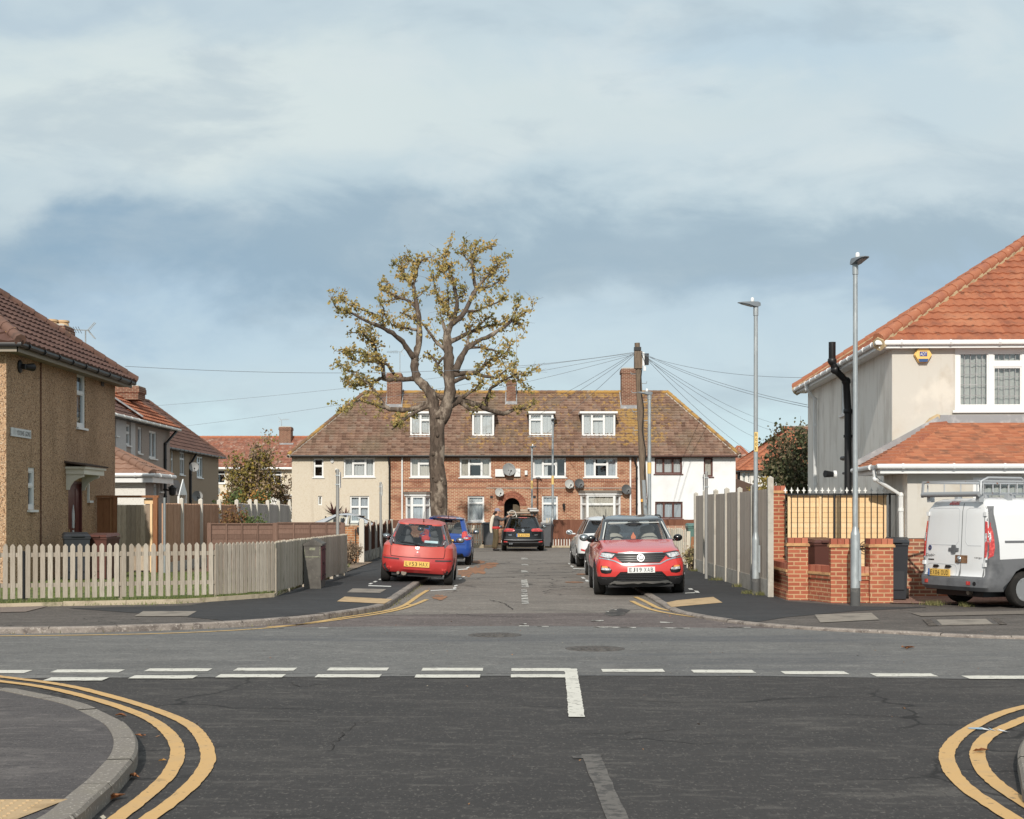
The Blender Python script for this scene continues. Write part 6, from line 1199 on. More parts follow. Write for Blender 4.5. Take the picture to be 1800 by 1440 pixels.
# iron railings and the new lap panel behind the wall
iy = 28.55; ir = thing('iron_railings', 'black iron railings with white finials across the side passage', 'railings', (X(1478, iy), iy, 0.1)); zt = Zy(869, iy)
mb = MB()
for i in range(19):
    px = 1380.5 + i * 10.8; mb.tube([(X(px, iy), iy, 0.15), (X(px, iy), iy, zt + .02)], 0.0075 if i not in (8, 17) else 0.022, 6)
mb.build('bars', BLACKP, ir)
mb = MB()
for z in (zt, Zy(961, iy), 0.25): mb.box(X(1378, iy), X(1575, iy), iy - .012, iy + .012, z - .013, z + .013)
mb.build('rails', BLACKP, ir)
mb = MB()
for i in range(19):
    x = X(1380.5 + i * 10.8, iy); mb.prism([(-.008, 0), (.008, 0), (.01, .035), (.035, .05), (.032, .065), (.012, .06), (.014, .075), (0, .12), (-.014, .075), (-.012, .06), (-.032, .065), (-.035, .05), (-.01, .035)], lambda a, b, d: (x + a, iy + d, zt + .02 + b), -.008, .008)
mb.build('finials', WHITEP, ir)
mb = MB()
for r_ in (0.05, 0.1):
    mb.tube([(X(1520.5, iy) + r_ * math.cos(t), iy - .01, Zy(961, iy) + r_ * math.sin(t)) for t in [i * math.pi / 6 for i in range(13)]], 0.007, 5)
mb.build('scroll', BLACKP, ir)
ly = 28.64; lp_ = thing('lap_fence_panel', 'bright new lap board panel behind the iron railings', 'fence panel', (X(1470, ly), ly, 0.1)); slats(lp_, X(1385, ly), X(1557, ly), ly, 0.15, Zy(873, ly), W_LAP, h=0.098, bat=False)
mb = MB()
for px in (1386, 1441, 1499, 1555): mb.box(X(px, ly) - .022, X(px, ly) + .022, ly - .05, ly - .02, 0.15, Zy(872, ly))
mb.box(X(1384, ly), X(1558, ly), ly - .05, ly - .02, Zy(873, ly), Zy(870.5, ly)); mb.build('battens', W_LAP, lp_)
# ------------------------------------------------------------------ vehicles
def lerp(a, b, t): return a + (b - a) * t
def ring_pts(r, NR=6, NC=5, NS=30, NF=8):
    """half outline from rear centre round the right side to front centre"""
    yr, yf = r['y']; wr, wm, wf = r['w']; cr, cf = r['c']; br, bf = r['b']; zr, zm, zf = r['z']
    def wid(t): return wr * (1 - t) * (1 - 2 * t) + wm * 4 * t * (1 - t) + wf * t * (2 * t - 1)
    P = []; kx = r.get('k', 2.0)
    for i in range(NR):
        x = (wr - cr) * i / NR; P.append((x, yr + br * abs(x / wr) ** kx))
    by = yr + br * abs((wr - cr) / wr) ** kx
    for i in range(NC): t = math.pi / 2 * i / NC; P.append((wr - cr + cr * math.sin(t), by + cr * (1 - math.cos(t))))
    ya = by + cr; fy = yf - bf * abs((wf - cf) / wf) ** kx; yb = fy - cf
    for i in range(NS + 1): t = i / NS; P.append((wid(t), lerp(ya, yb, t)))
    for i in range(1, NC + 1): t = math.pi / 2 * i / NC; P.append((wf - cf + cf * math.cos(t), yb + cf * math.sin(t)))
    for i in range(1, NF + 1): x = (wf - cf) * (1 - i / NF); P.append((x, yf - bf * abs(x / wf) ** kx))
    out = []
    for x, y in P:
        t = min(1, max(0, (y - yr) / (yf - yr))); z = zr * (1 - t) * (1 - 2 * t) + zm * 4 * t * (1 - t) + zf * t * (2 * t - 1); out.append((x, y, z))
    return out
SEG = dict(NR=6, NC=5, NS=30, NF=8)
def seg_kind(i):
    NR, NC, NS, NF = 6, 5, 30, 8
    if i < NR: return ('rear', i / NR)
    if i < NR + NC: return ('rc', (i - NR) / NC)
    if i < NR + NC + NS: return ('side', (i - NR - NC + .5) / NS)
    if i < NR + 2 * NC + NS: return ('fc', 0)
    return ('front', 0)
def rmix(a, b, t):
    q = {}
    for k in ('y', 'w', 'c', 'b', 'z'): q[k] = tuple(lerp(u, v, t) for u, v in zip(a[k], b[k]))
    q['k'] = lerp(a.get('k', 2.0), b.get('k', 2.0), t); return q
class Car:
    def __init__(s, name, label, loc, yaw, spec, roll=0.0, pitch=0.0, cat='car', group=None):
        s.t = thing(name, label, cat, loc, (pitch, roll, yaw), group, local=True); s.sp = spec; s.build()
    def build(s):
        sp = s.sp; keys = sp['rings']; rings = []
        for k in range(len(keys) - 1):
            n = sp.get('sub', {}).get(k, 3)
            for j in range(n): rings.append(rmix(keys[k], keys[k + 1], j / n) | {'id': k})
        rings.append(keys[-1] | {'id': len(keys) - 1})
        wy = [w[0] for w in sp['wheels']]; rw = sp['wr']; Ra = rw + sp.get('gap', .05); rows = []
        for r in rings:
            row = ring_pts(r); q = []
            for i, (x, y, z) in enumerate(row):
                k, t = seg_kind(i)
                if k in ('side', 'rc', 'fc') and z < rw + Ra + .05:
                    for y0 in wy:
                        d = abs(y - y0)
                        if d < Ra: z = max(z, rw + math.sqrt(Ra * Ra - d * d))
                q.append((x, y, z))
            rows.append(q)
        N = len(rows[0]); V = []; full = []
        for row in rows:
            base = len(V); V += [Vector(p) for p in row]; V += [Vector((-p[0], p[1], p[2])) for p in row]; full.append(base)
        body = MB(); gl = MB(); body.v = [tuple(v) for v in V]; gl.v = [tuple(v) for v in V]
        paint = sp['paint_of']; glz = sp.get('glass_of', lambda *a: False)
        for k in range(len(rings) - 1):
            rid = rings[k]['id']; fr = None
            for i in range(N - 1):
                kind, t = seg_kind(i); zc = (rows[k][i][2] + rows[k + 1][i][2]) / 2; yc = (rows[k][i][1] + rows[k + 1][i][1]) / 2
                if all((V[full[k] + a] - V[full[k + 1] + a]).length < 1e-5 for a in (i, i + 1)): continue
                for h in (0, N):
                    a, b, c, d = full[k] + h + i, full[k] + h + i + 1, full[k + 1] + h + i + 1, full[k + 1] + h + i
                    f = (a, b, c, d) if h == 0 else (a, d, c, b)
                    tgt = gl if glz(rid, kind, t, zc, yc) else body
                    tgt.f.append(f); tgt.mi.append(paint(rid, kind, t, zc, yc) if tgt is body else 0)
        e = full[-1]; body.f.append(tuple(e + i for i in range(N)) + tuple(e + N + i for i in range(N - 2, 0, -1))); body.mi.append(sp.get('roof_mi', 0))
        s.body = body.build('body', sp['mats'], s.t, smooth=True, angle=sp.get('sharp', 38), uv=False)
        if gl.f: gl.build('windows', sp.get('glass') or CARGLASS, s.t, smooth=True, angle=40, uv=False)
        bm = bmesh.new(); bm.verts.index_update()
        allf = body.f[:-1] + gl.f; s.bvh = BVHTree.FromPolygons([tuple(v) for v in V], [tuple(f) for f in allf])
        W = sp['W'] / 2; L = sp['L']
        u = MB(); u.box(-W + .27, W - .27, .2, L - .2, .17, rw * 2 + .1); u.box(-W + .12, W - .12, wy[0] + Ra + .02, wy[1] - Ra - .02, .2, .6); u.build('underbody', BLACKP, s.t)
        for i, (y0, tw) in enumerate(sp['wheels']):
            for sx in (-1, 1):
                x1 = W - sp.get('winset', .015); T = Matrix.Translation((sx * x1, y0, rw)) @ Matrix.Rotation(R(90) * sx, 4, 'Y'); o = MB()
                o.lathe([(rw * .62, -.004), (rw * .72, -.0), (rw * .93, -.008), (rw * .985, -.03), (rw, -.05), (rw, -tw + .05), (rw * .985, -tw + .03), (rw * .9, -tw), (rw * .55, -tw)], T, 28); w = o.build('wheel', TYRE, s.t, smooth=True, angle=35, uv=False)
                q = MB(); q.lathe([(rw * .66, -.0), (rw * .64, -.012), (rw * .6, -.05), (rw * .3, -.055), (.0001, -.05)], T, 24, 1)
                for j in range(sp.get('spokes', 6)):
                    a = 2 * math.pi * j / sp.get('spokes', 6); d = Vector((math.cos(a), math.sin(a), 0)); q.bar(T @ (d * rw * .1 + Vector((0, 0, -.02))), T @ (d * rw * .64 + Vector((0, 0, -.01))), rw * .13, .03, 0, up=(1, 0, 0))
                q.lathe([(rw * .66, .002), (rw * .62, .004), (rw * .6, -.03)], T, 24); q.lathe([(rw * .16, -.04), (rw * .15, .0), (.0001, .004)], T, 12); q.build('rim', [ALLOY, BLACKP], w, uv=False)
        if sp.get('inside', True): s.interior()
    def interior(s):
        sp = s.sp; W = sp['W'] / 2; y0, y1 = sp['cabin']; zb = sp['belt'] - .06
        m = MB(); m.box(-W + .16, W - .16, y0 + .1, y1 - .1, .45, zb - .24); m.box(-W + .2, W - .2, y1 - .4, y1 + .0, zb - .3, zb - .02); m.box(-W + .22, W - .22, y0 + .18, y0 + .62, zb - .3, zb - .04); m.build('interior', sp.get('trim') or DARKTRIM, s.t)
        for (yy_, xs, hb) in ((lerp(y0, y1, .50), (-.36, .36), 0.0), (lerp(y0, y1, .20), (-.34, .34), -.03)):
            for x in xs:
                q = MB(); q.ball((x, yy_, zb - .1), (.23, .09, .34), 0, 12, 8); q.ball((x, yy_ - .03, zb + .29 + hb), (.125, .055, .1), 0, 10, 6); q.tube([(x - .05, yy_, zb + .1), (x - .05, yy_ - .02, zb + .26)], .012, 5); q.tube([(x + .05, yy_, zb + .1), (x + .05, yy_ - .02, zb + .26)], .012, 5); q.build('seat', sp.get('seatm') or SEATM, s.t, smooth=True, uv=False)
        q = MB(); q.tube([(.36 + .17 * math.cos(a), y1 - .55 + .06 * math.sin(a), zb + .0 + .15 * math.sin(a)) for a in [i * math.pi / 8 for i in range(17)]], .016, 6); q.build('steering_wheel', BLACKP, s.t)
        q = MB(); q.box(-.12, .12, y1 - sp.get('mirror_y', .62), y1 - sp.get('mirror_y', .62) + .03, sp['roof'] - .2, sp['roof'] - .12); q.build('rear_view_mirror', BLACKP, s.t)
    def hit(s, view, a, z):
        if view == 'rear': o, d = Vector((a, -6, z)), Vector((0, 1, 0))
        elif view == 'front': o, d = Vector((-a, 12, z)), Vector((0, -1, 0))
        elif view == 'right': o, d = Vector((6, a, z)), Vector((-1, 0, 0))
        elif view == 'left': o, d = Vector((-6, -a, z)), Vector((1, 0, 0))
        elif view == 'top': o, d = Vector((a, z, 6)), Vector((0, 0, -1))
        p, n, i, _ = s.bvh.ray_cast(o, d)
        if p is not None and ((view == 'rear' and p.y > .42) or (view == 'front' and p.y < s.sp['L'] - .5)) and abs(a) > s.sp['W'] * .36: p = None
        if p is not None and view in ('right', 'left') and abs(p.x) < s.sp['W'] * .40: p = None
        if p is None:
            pr = Vector((a if view == 'rear' else -a, (0 if view == 'rear' else s.sp['L']), z)) if view in ('rear', 'front') else Vector((s.sp['W'] / 2 * (1 if view == 'right' else -1), a if view == 'right' else -a, z))
            p, n, i, _ = s.bvh.find_nearest(pr)
        if n.dot(d) > 0: n = -n
        return p, n, d
    def decal(s, view, pts, m, name, off=.006, parent=None, thick=.02, cuts=2, label=None):
        """a fitting cut to an outline and laid on the bodywork, following its curve"""
        bm = bmesh.new(); vs = [bm.verts.new((a, z, 0)) for a, z in pts]; bm.faces.new(vs); bmesh.ops.triangulate(bm, faces=bm.faces[:])
        for _ in range(cuts):
            e = [x for x in bm.edges if x.calc_length() > .05]
            if not e: break
            bmesh.ops.subdivide_edges(bm, edges=e, cuts=1, use_grid_fill=False); bmesh.ops.triangulate(bm, faces=[f for f in bm.faces if len(f.verts) > 3])
        bm.verts.index_update(); mb = MB(); H = [s.hit(view, v.co.x, v.co.y) for v in bm.verts]
        mb.v = [tuple(p - d * off) for p, n, d in H]; nb = len(mb.v); mb.v += [tuple(p + d * thick) for p, n, d in H]
        for f in bm.faces: mb.f.append(tuple(v.index for v in f.verts)); mb.mi.append(0)
        for e in bm.edges:
            if len(e.link_faces) == 1: a, b = e.verts[0].index, e.verts[1].index; mb.f.append((a, b, b + nb, a + nb)); mb.mi.append(0)
        bm.free(); return mb.build(name, m, parent or s.t, smooth=True, angle=35, label=label, uv=False)
    def both(s, view, pts, m, name, **k):
        s.decal(view, pts, m, name, **k); s.decal(view, [(-a, z) for a, z in pts], m, name, **k)
    def plate(s, view, a0, a1, z0, z1, txt, m, blue=False, proud=.02):
        p, n, d = s.hit(view, (a0 + a1) / 2, (z0 + z1) / 2); u = Vector((1, 0, 0)) if view == 'rear' else Vector((-1, 0, 0)); y = min(s.hit(view, a, z)[0].y for a in (a0, a1, (a0 + a1) / 2) for z in (z0, z1)) if view == 'rear' else max(s.hit(view, a, z)[0].y for a in (a0, a1, (a0 + a1) / 2) for z in (z0, z1))
        sg = -1 if view == 'rear' else 1; y += sg * proud; q = MB(); A = [u * a0, u * a1]; xs = sorted((A[0].x, A[1].x)); q.box(xs[0], xs[1], min(y, y - sg * .015), max(y, y - sg * .015), z0, z1); pl = q.build('number_plate', m, s.t)
        w = a1 - a0; h = z1 - z0; b0 = .09 if blue else .05; parts = txt.split(' '); tot = w * (1 - b0 - .05); n_ = [len(x) for x in parts]; cw = tot / (sum(n_) + .45); cur = a0 + w * b0; q = MB()
        for x in parts:
            for ch in x: add_text(q, ch, u * (cur + cw * (.14 if ch not in '1I' else .36)) + Vector((0, y + sg * .003, z0 + h * .16)), u, (0, 0, 1), cw * (.72 if ch not in '1I' else .26), h * .68); cur += cw
            cur += cw * .45
        q.build('lettering', INK, pl)
        if blue: q = MB(); xs = sorted(((u * a0).x, (u * (a0 + w * .075)).x)); q.box(xs[0], xs[1], y + min(0, sg * .003), y + max(0, sg * .003), z0 + .002, z1 - .002); q.build('blue_band', mat('plate_blue', S(50, 110, 190), rough=.4), pl)
    def mirror(s, m, y, z, side, w=.21, h=.15, dx=.05):
        x = s.sp['W'] / 2 - .17 + dx; q = MB(); c = Vector((side * (x + .17), y, z)); q.ball(c, (w * .5, .07, h * .5), 0, 14, 8); q.bar((side * (x - .02), y + .03, z - .05), c + Vector((-side * .02, .02, -.04)), .05, .04); o = q.build('door_mirror', m, s.t, smooth=True, uv=False)
        q = MB(); T = Matrix.Translation(c + Vector((0, -.055, 0))) @ Matrix.Rotation(R(90), 4, 'X') @ Matrix.Diagonal((w * .4, h * .38, .025, 1)); q.lathe([(1, 0), (.9, .4), (.0001, .6)], T, 14); q.build('mirror_glass', MIRG, o, smooth=True, uv=False)
    def aerial(s, x, y, L, lean=(0, -.2, 1)):
        p, n, d = s.hit('top', x, y); q = MB(); q.tube([p, p + Vector(lean).normalized() * L], [.012, .005], 6); q.build('aerial', BLACKP, s.t)
def paintm(name, c, rough=.28, coat=.6, layers=()): return mat(name, c, rough=rough, coat=coat, spec=.5, layers=list(layers))
CARGLASS = glass('car_glass', (.93, .96, .96, 1), .06)
CARGLASS_D = glass('dark_car_glass', (.30, .35, .38, 1), .10)
DARKTRIM = mat('cabin_trim', S(52, 54, 58), rough=.9); SEATM = mat('grey_seat', S(84, 86, 90), rough=.9); SEATC = mat('pale_seat', S(170, 166, 156), rough=.9)
MIRG = mat('mirror_glass_', S(176, 186, 190), rough=.08, metal=.8)
LRED = mat('red_lens', S(196, 30, 30), rough=.18, spec=.6, coat=.6, layers=[(S(232, 70, 60), 22, .45, .6)]); LCLR = mat('clear_lens', S(206, 210, 214), rough=.12, spec=.7, coat=.7, layers=[(S(150, 154, 160), 18, .45, .6), (S(240, 242, 244), 30, .55, .65)]); LAMB = mat('amber_lens', S(240, 150, 50), rough=.25, spec=.5); LSMK = mat('smoked_lens', S(84, 44, 42), rough=.15, spec=.6, coat=.6, layers=[(S(74, 52, 54), 9, .45, .6)])
PYEL = mat('yellow_plate', S(240, 192, 74), rough=.4); PWHT = mat('white_plate', S(232, 234, 234), rough=.4)
GLOSSB = mat('gloss_black', S(20, 21, 24), rough=.12, spec=.6, coat=.5); RUBB = mat('grey_rubber_strip', S(70, 70, 72), rough=.7); DGLASS = mat('black_glass', S(34, 40, 44), rough=.06, spec=.8, coat=.6)
LINE = mat('panel_gap', S(40, 30, 30), rough=.8)
def poly_ring(cx, cz, r, n=16, rz=None): return [(cx + r * math.cos(2 * math.pi * i / n), cz + (rz or r) * math.sin(2 * math.pi * i / n)) for i in range(n)]
def strip(pts, w):
    """thin band along a line in a flat view"""
    L, Rr = [], []
    for i, p in enumerate(pts):
        a = pts[max(0, i - 1)]; b = pts[min(len(pts) - 1, i + 1)]; d = Vector((b[0] - a[0], b[1] - a[1])).normalized(); n = Vector((-d.y, d.x)) * w / 2; L.append((p[0] + n.x, p[1] + n.y)); Rr.append((p[0] - n.x, p[1] - n.y))
    return L + Rr[::-1]
def hatch(L, W, zs, bump, zbr, zb, zc, zn, yrb, yrt, yc, yw, roof, gw, tw_, rcr=.18, zrt=None, zwt=None, wn=.16, rear_tuck=.04, bowr=.1, bowf=.22, rake=.0, k=2.2, shoulder=.05, tail=0.0):
    h = W / 2; zrt = zrt or roof - .1; zwt = zwt or roof - .09; zt = roof - .075
    return [
        dict(z=(zs, .2, zs), y=(.10, L - .1), w=(h - .1, h - .07, h - .12), c=(rcr, .2), b=(bowr * .6, bowf), k=k),
        dict(z=(zs + .07, .3, zs + .08), y=(.02, L - .03), w=(h - .045, h - .025, h - .07), c=(rcr, .22), b=(bowr, bowf), k=k),
        dict(z=(bump, .52, bump), y=(0, L), w=(h - .025, h, h - .05), c=(rcr, .24), b=(bowr, bowf), k=k),
        dict(z=(bump + .14, .68, bump + .14), y=(.02, L - .02), w=(h - .03, h - .003, h - .05), c=(rcr, .24), b=(bowr, bowf), k=k),
        dict(z=(zbr - .07, zb - .1, zn), y=(rear_tuck, L - .11), w=(h - .05, h - .025, h - wn), c=(rcr, .2), b=(bowr, bowf), k=k),
        dict(z=(zbr - .02, zb - .03, zn + .055), y=(yrb - .03, L - .3), w=(gw[0] + shoulder * .6, gw[1] + shoulder * .5, h - wn - .06), c=(rcr * .9, .16), b=(bowr, bowf * .75), k=k),
        dict(z=(zbr, zb, zc), y=(yrb, yc), w=gw, c=(rcr * .8, .13), b=(bowr * .9, .16), k=k),
        dict(z=(zrt, zt, zwt), y=(yrt, yw), w=tw_, c=(rcr * .7, .12), b=(bowr * .7, .1), k=k),
        dict(z=(zrt + .035, roof - .04, zwt + .03), y=(yrt + .02 - tail, yw - .06), w=tuple(x - .03 for x in tw_), c=(rcr * .6, .12), b=(bowr * .5, .08), k=k),
        dict(z=(zrt + .065, roof - .008, zwt + .06), y=(yrt + .16, yw - .24), w=tuple(x - .14 for x in tw_), c=(.12, .12), b=(.04, .05), k=k),
        dict(z=(roof - .012, roof + .018, roof - .012), y=(yrt + .45, yw - .6), w=tuple(x - .36 for x in tw_), c=(.1, .1), b=(.02, .02), k=k)]
SUB = {0: 1, 1: 2, 2: 2, 3: 3, 4: 2, 5: 3, 6: 5, 7: 2, 8: 2, 9: 1}
def glass_fn(sides, rear=True, front=True, corner=0.0):
    def g(rid, kind, t, z, y):
        if rid != 6: return False
        if kind == 'rear': return rear
        if kind == 'rc': return rear and t < corner
        if kind == 'front': return front
        if kind == 'side': return any(a < t < b for a, b in sides)
        return False
    return g
# ---- red three-door hatchback, two wheels up on the left kerb
RED1 = paintm('faded_red_paint', S(206, 66, 50), .38, .25, [(S(222, 92, 70), 1.5, .45, .7, (1, 1, 1), .5)]); RED1B = paintm('red_bumper_paint', S(196, 40, 38), .3, .5)
cs = dict(L=3.82, W=1.646, wr=.285, wheels=[(.58, .2), (3.07, .2)], mats=[RED1, RED1B, BLACKP, GLOSSB], rings=hatch(3.82, 1.646, .25, .46, .90, .93, .98, .74, .17, .50, 2.80, 2.0, 1.43, (.67, .705, .66), (.50, .545, .52), rcr=.24, zrt=1.30, bowr=.15, rear_tuck=.06, wn=.18, shoulder=.09),
    sub=SUB, cabin=(.3, 2.7), belt=.93, roof=1.43, paint_of=lambda rid, k, t, z, y: 2 if z < .27 else (3 if rid == 6 and (k == 'rc' or (k == 'side' and t < .05)) else (1 if (rid <= 3 and z < .60 and k in ('rear', 'rc')) else 0)), glass_of=glass_fn([(.06, .40), (.45, .9)], corner=.0), spokes=7)
cor = Car('red_hatchback', 'faded red three door hatchback seen from behind, two wheels up on the left kerb', (-2.13, 32.62, .045), R(.6), cs, roll=R(3.6)); c = cor
c.both('rear', [(.50, .90), (.53, 1.0), (.50, 1.15), (.455, 1.29), (.50, 1.31), (.58, 1.15), (.645, .99), (.66, .90), (.62, .86)], LSMK, 'tail_light', off=.01)
for (p, m_) in (([(.545, .91), (.57, .99), (.60, .98), (.60, .91)], LCLR), ([(.55, 1.02), (.53, 1.13), (.55, 1.13), (.585, 1.02)], LRED)): c.both('rear', p, m_, 'lamp_lens', off=.014)
c.decal('rear', [(-.62, .87), (-.3, .845), (.3, .845), (.62, .87), (.62, .925), (.3, .905), (-.3, .905), (-.62, .925)], GLOSSB, 'window_sill_trim', off=.008)
c.decal('rear', [(-.50, 1.30), (.50, 1.30), (.50, 1.325), (-.50, 1.325)], GLOSSB, 'window_top_trim', off=.006)
c.both('rear', strip([(.602, .845), (.60, .70), (.585, .605)], .012), LINE, 'tailgate_seam', off=.004); c.decal('rear', strip([(-.585, .605), (-.3, .59), (.3, .59), (.585, .605)], .012), LINE, 'tailgate_seam', off=.004)
c.both('rear', strip([(.40, .545), (.60, .55), (.79, .56)], .028), RUBB, 'bumper_strip', off=.014)
c.plate('rear', -.28, .28, .385, .51, 'LV53 HAX', PYEL, proud=.012); c.decal('rear', [(-.34, .37), (.34, .37), (.32, .555), (-.32, .555)], RED1B, 'plate_recess', off=.004)
c.decal('rear', poly_ring(0, .80, .042), CHROME, 'badge', off=.014); c.decal('rear', strip([(-.03, .80), (.0, .81), (.03, .79)], .014), BLACKP, 'badge_emblem', off=.018); c.decal('rear', poly_ring(0, .71, .02), CHROME, 'lock', off=.012); c.decal('rear', [(-.065, .63), (.065, .63), (.055, .70), (-.055, .70)], RED1B, 'tailgate_handle', off=.012)
c.both('rear', [(.55, .33), (.66, .34), (.66, .375), (.55, .365)], LRED, 'fog_light', off=.01); c.both('rear', [(.60, .27), (.74, .31), (.80, .42), (.815, .42), (.80, .30), (.70, .245), (.58, .245)], RUBB, 'corner_guard', off=.012)
c.decal('rear', strip([(-.40, .925), (-.1, .90), (.04, .865)], .022), BLACKP, 'wiper', off=.02)
q = MB(); q.tube([(-.40, -.02, .235), (-.40, .25, .245)], .032, 10); q.tube([(-.28, .1, .24), (-.28, .5, .25)], .06, 10); q.build('exhaust', mat('worn_exhaust', S(150, 138, 124), rough=.5, metal=.4), c.t)
q = MB(); q.ball((.14, .55, 1.0), (.1, .05, .09), 0, 10, 6); q.build('red_toy', mat('toy_red', S(206, 40, 40), rough=.8), c.t); q = MB(); q.box(.13, .43, .235, .245, .925, .975); q.build('window_sticker', mat('sticker', S(190, 222, 230), rough=.5), c.t)
for sd in (-1, 1): c.mirror(GLOSSB, 2.35, .98, sd, .2, .14)
c.aerial(.06, .75, .26, (0, -.5, 1))
# ---- blue hatchback ahead of it
BLU = paintm('blue_paint', S(16, 72, 160), .22, .8)
bs = dict(L=3.97, W=1.68, wr=.3, wheels=[(.72, .2), (3.19, .2)], mats=[BLU, BLU, BLACKP], rings=hatch(3.97, 1.68, .27, .48, .95, .96, 1.0, .78, .13, .38, 2.95, 2.15, 1.46, (.68, .72, .68), (.55, .57, .545), rcr=.2, zrt=1.36, bowr=.1, tail=.1),
    sub=SUB, cabin=(.3, 2.8), belt=.96, roof=1.46, paint_of=lambda rid, k, t, z, y: 2 if z < .28 else 0, glass_of=glass_fn([(.05, .27), (.31, .55), (.59, .9)]), spokes=5)
c = Car('blue_hatchback', 'bright blue hatchback parked beneath the tree ahead of the red one', (-2.07, 44.75, .045), R(.4), bs, roll=R(3.2))
c.both('rear', [(.50, .80), (.50, .99), (.56, 1.04), (.73, 1.02), (.79, .95), (.78, .80), (.66, .77)], LRED, 'tail_light', off=.012); c.both('rear', [(.56, .81), (.70, .81), (.70, .85), (.56, .85)], LCLR, 'reverse_light', off=.018)
c.decal('rear', [(-.3, 1.395), (.3, 1.395), (.28, 1.43), (-.28, 1.43)], LRED, 'brake_light', off=.03); c.decal('rear', poly_ring(0, .89, .06), CHROME, 'badge', off=.012); c.decal('rear', strip([(-.035, .91), (0, .87), (.035, .91)], .014), BLU, 'badge_emblem', off=.016)
c.decal('rear', [(.44, .905), (.5, .905), (.5, .93), (.44, .93)], CHROME, 'lettering_badge', off=.008); c.decal('rear', strip([(-.7, .63), (0, .61), (.7, .63)], .012), LINE, 'bumper_seam', off=.004); c.plate('rear', -.26, .26, .66, .77, 'EO12 KVB', PYEL); c.decal('rear', [(-.6, .27), (.6, .27), (.55, .36), (-.55, .36)], BLACKP, 'bumper_insert', off=.008)
for sd in (-1, 1): c.mirror(BLACKP, 2.5, 1.0, sd, .2, .15)
c.aerial(.05, .6, .3, (0, -.4, 1))
# ---- black estate with things on its roof rack
BLK = paintm('black_paint', S(12, 12, 14), .2, .5)
gs = dict(L=4.56, W=1.80, wr=.315, wheels=[(.95, .22), (3.58, .22)], mats=[BLK, BLK, BLACKP], rings=hatch(4.56, 1.80, .24, .46, .94, .93, .98, .76, .14, .42, 3.35, 2.45, 1.46, (.73, .76, .71), (.56, .58, .56), rcr=.17, zrt=1.345, bowr=.1),
    sub=SUB, cabin=(.35, 3.2), belt=.93, roof=1.46, paint_of=lambda rid, k, t, z, y: 2 if z < .25 else 0, glass_of=glass_fn([(.05, .27), (.30, .52), (.55, .88)]), glass=CARGLASS_D, spokes=5)
c = Car('black_estate_car', 'black estate car with loaded roof rack in front of the arched passage', (.455, 60.8, 0), R(.5), gs)
c.both('rear', [(.37, .82), (.33, .86), (.38, .93), (.62, .95), (.79, .94), (.80, .82)], LRED, 'tail_light', off=.012); c.both('rear', [(.64, .37), (.80, .375), (.79, .43), (.64, .41)], LRED, 'reflector', off=.012)
c.decal('rear', [(-.18, 1.37), (.18, 1.37), (.17, 1.40), (-.17, 1.40)], LRED, 'brake_light', off=.03); c.decal('rear', poly_ring(0, .865, .06), CHROME, 'badge', off=.012)
for pp in ([(-.032, .895), (-.012, .835), (0, .87), (.012, .835), (.032, .895)],): c.decal('rear', strip(pp, .012), BLK, 'badge_emblem', off=.017)
c.plate('rear', -.27, .27, .60, .73, 'ML63 DNA', PYEL, blue=True, proud=.012); c.decal('rear', [(-.36, .575), (.36, .575), (.30, .755), (-.30, .755)], GLOSSB, 'plate_recess', off=.006); c.both('rear', [(.46, .66), (.60, .665), (.60, .69), (.46, .685)], CHROME, 'lettering_badge', off=.01)
c.decal('rear', strip([(-.78, .49), (-.4, .47), (.4, .47), (.78, .49)], .02), mat('dull_chrome', S(130, 132, 136), rough=.35, metal=.5), 'bumper_crease', off=.008); c.decal('rear', strip([(-.7, .36), (.7, .36)], .014), MATS['dull_chrome'], 'bumper_lip', off=.01); c.decal('rear', strip([(-.30, .985), (0, .98), (.3, 1.0)], .02), BLACKP, 'wiper', off=.02)
q = MB(); q.tube([(-.46, -.02, .31), (-.46, .2, .31)], .028, 8); q.tube([(-.54, -.02, .31), (-.54, .2, .31)], .028, 8); q.build('exhaust', CHROME, c.t)
q = MB()
for sx in (-1, 1): q.tube([(sx * .52, .8, 1.44), (sx * .52, .9, 1.5), (sx * .52, 2.4, 1.52), (sx * .52, 2.5, 1.46)], .016, 6)
for y in (1.0, 2.0): q.box(-.62, .62, y - .03, y + .03, 1.53, 1.56); q.box(-.56, -.48, y - .04, y + .04, 1.47, 1.53); q.box(.48, .56, y - .04, y + .04, 1.47, 1.53)
q.build('roof_rack', BLACKP, c.t)
for sd in (-1, 1): c.mirror(BLK, 2.95, .98, sd, .21, .15)
bx0 = (.455, 60.8)
def rack(nm, lab, cat, x0, x1, y0, y1, z0, z1, m, cuts=0, mm=None):
    t = thing(nm, lab, cat, (bx0[0] + (x0 + x1) / 2, bx0[1] + y0, z0)); q = MB(); q.box(bx0[0] + x0, bx0[0] + x1, bx0[1] + y0, bx0[1] + y1, z0, z1); o = q.build('board', m, t)
    if mm: q = MB(); q.box(bx0[0] + x0 - .004, bx0[0] + x1 + .004, bx0[1] + y0 - .006, bx0[1] + y0, z0 + .01, z0 + (z1 - z0) * .45); q.build('end_strip', mm, t)
WG_ = mat('roof_timber', S(136, 116, 98), rough=.9, layers=[(S(176, 154, 130), 4, .5, .7)]); PGR = mat('grey_panel', S(158, 158, 160), rough=.6)
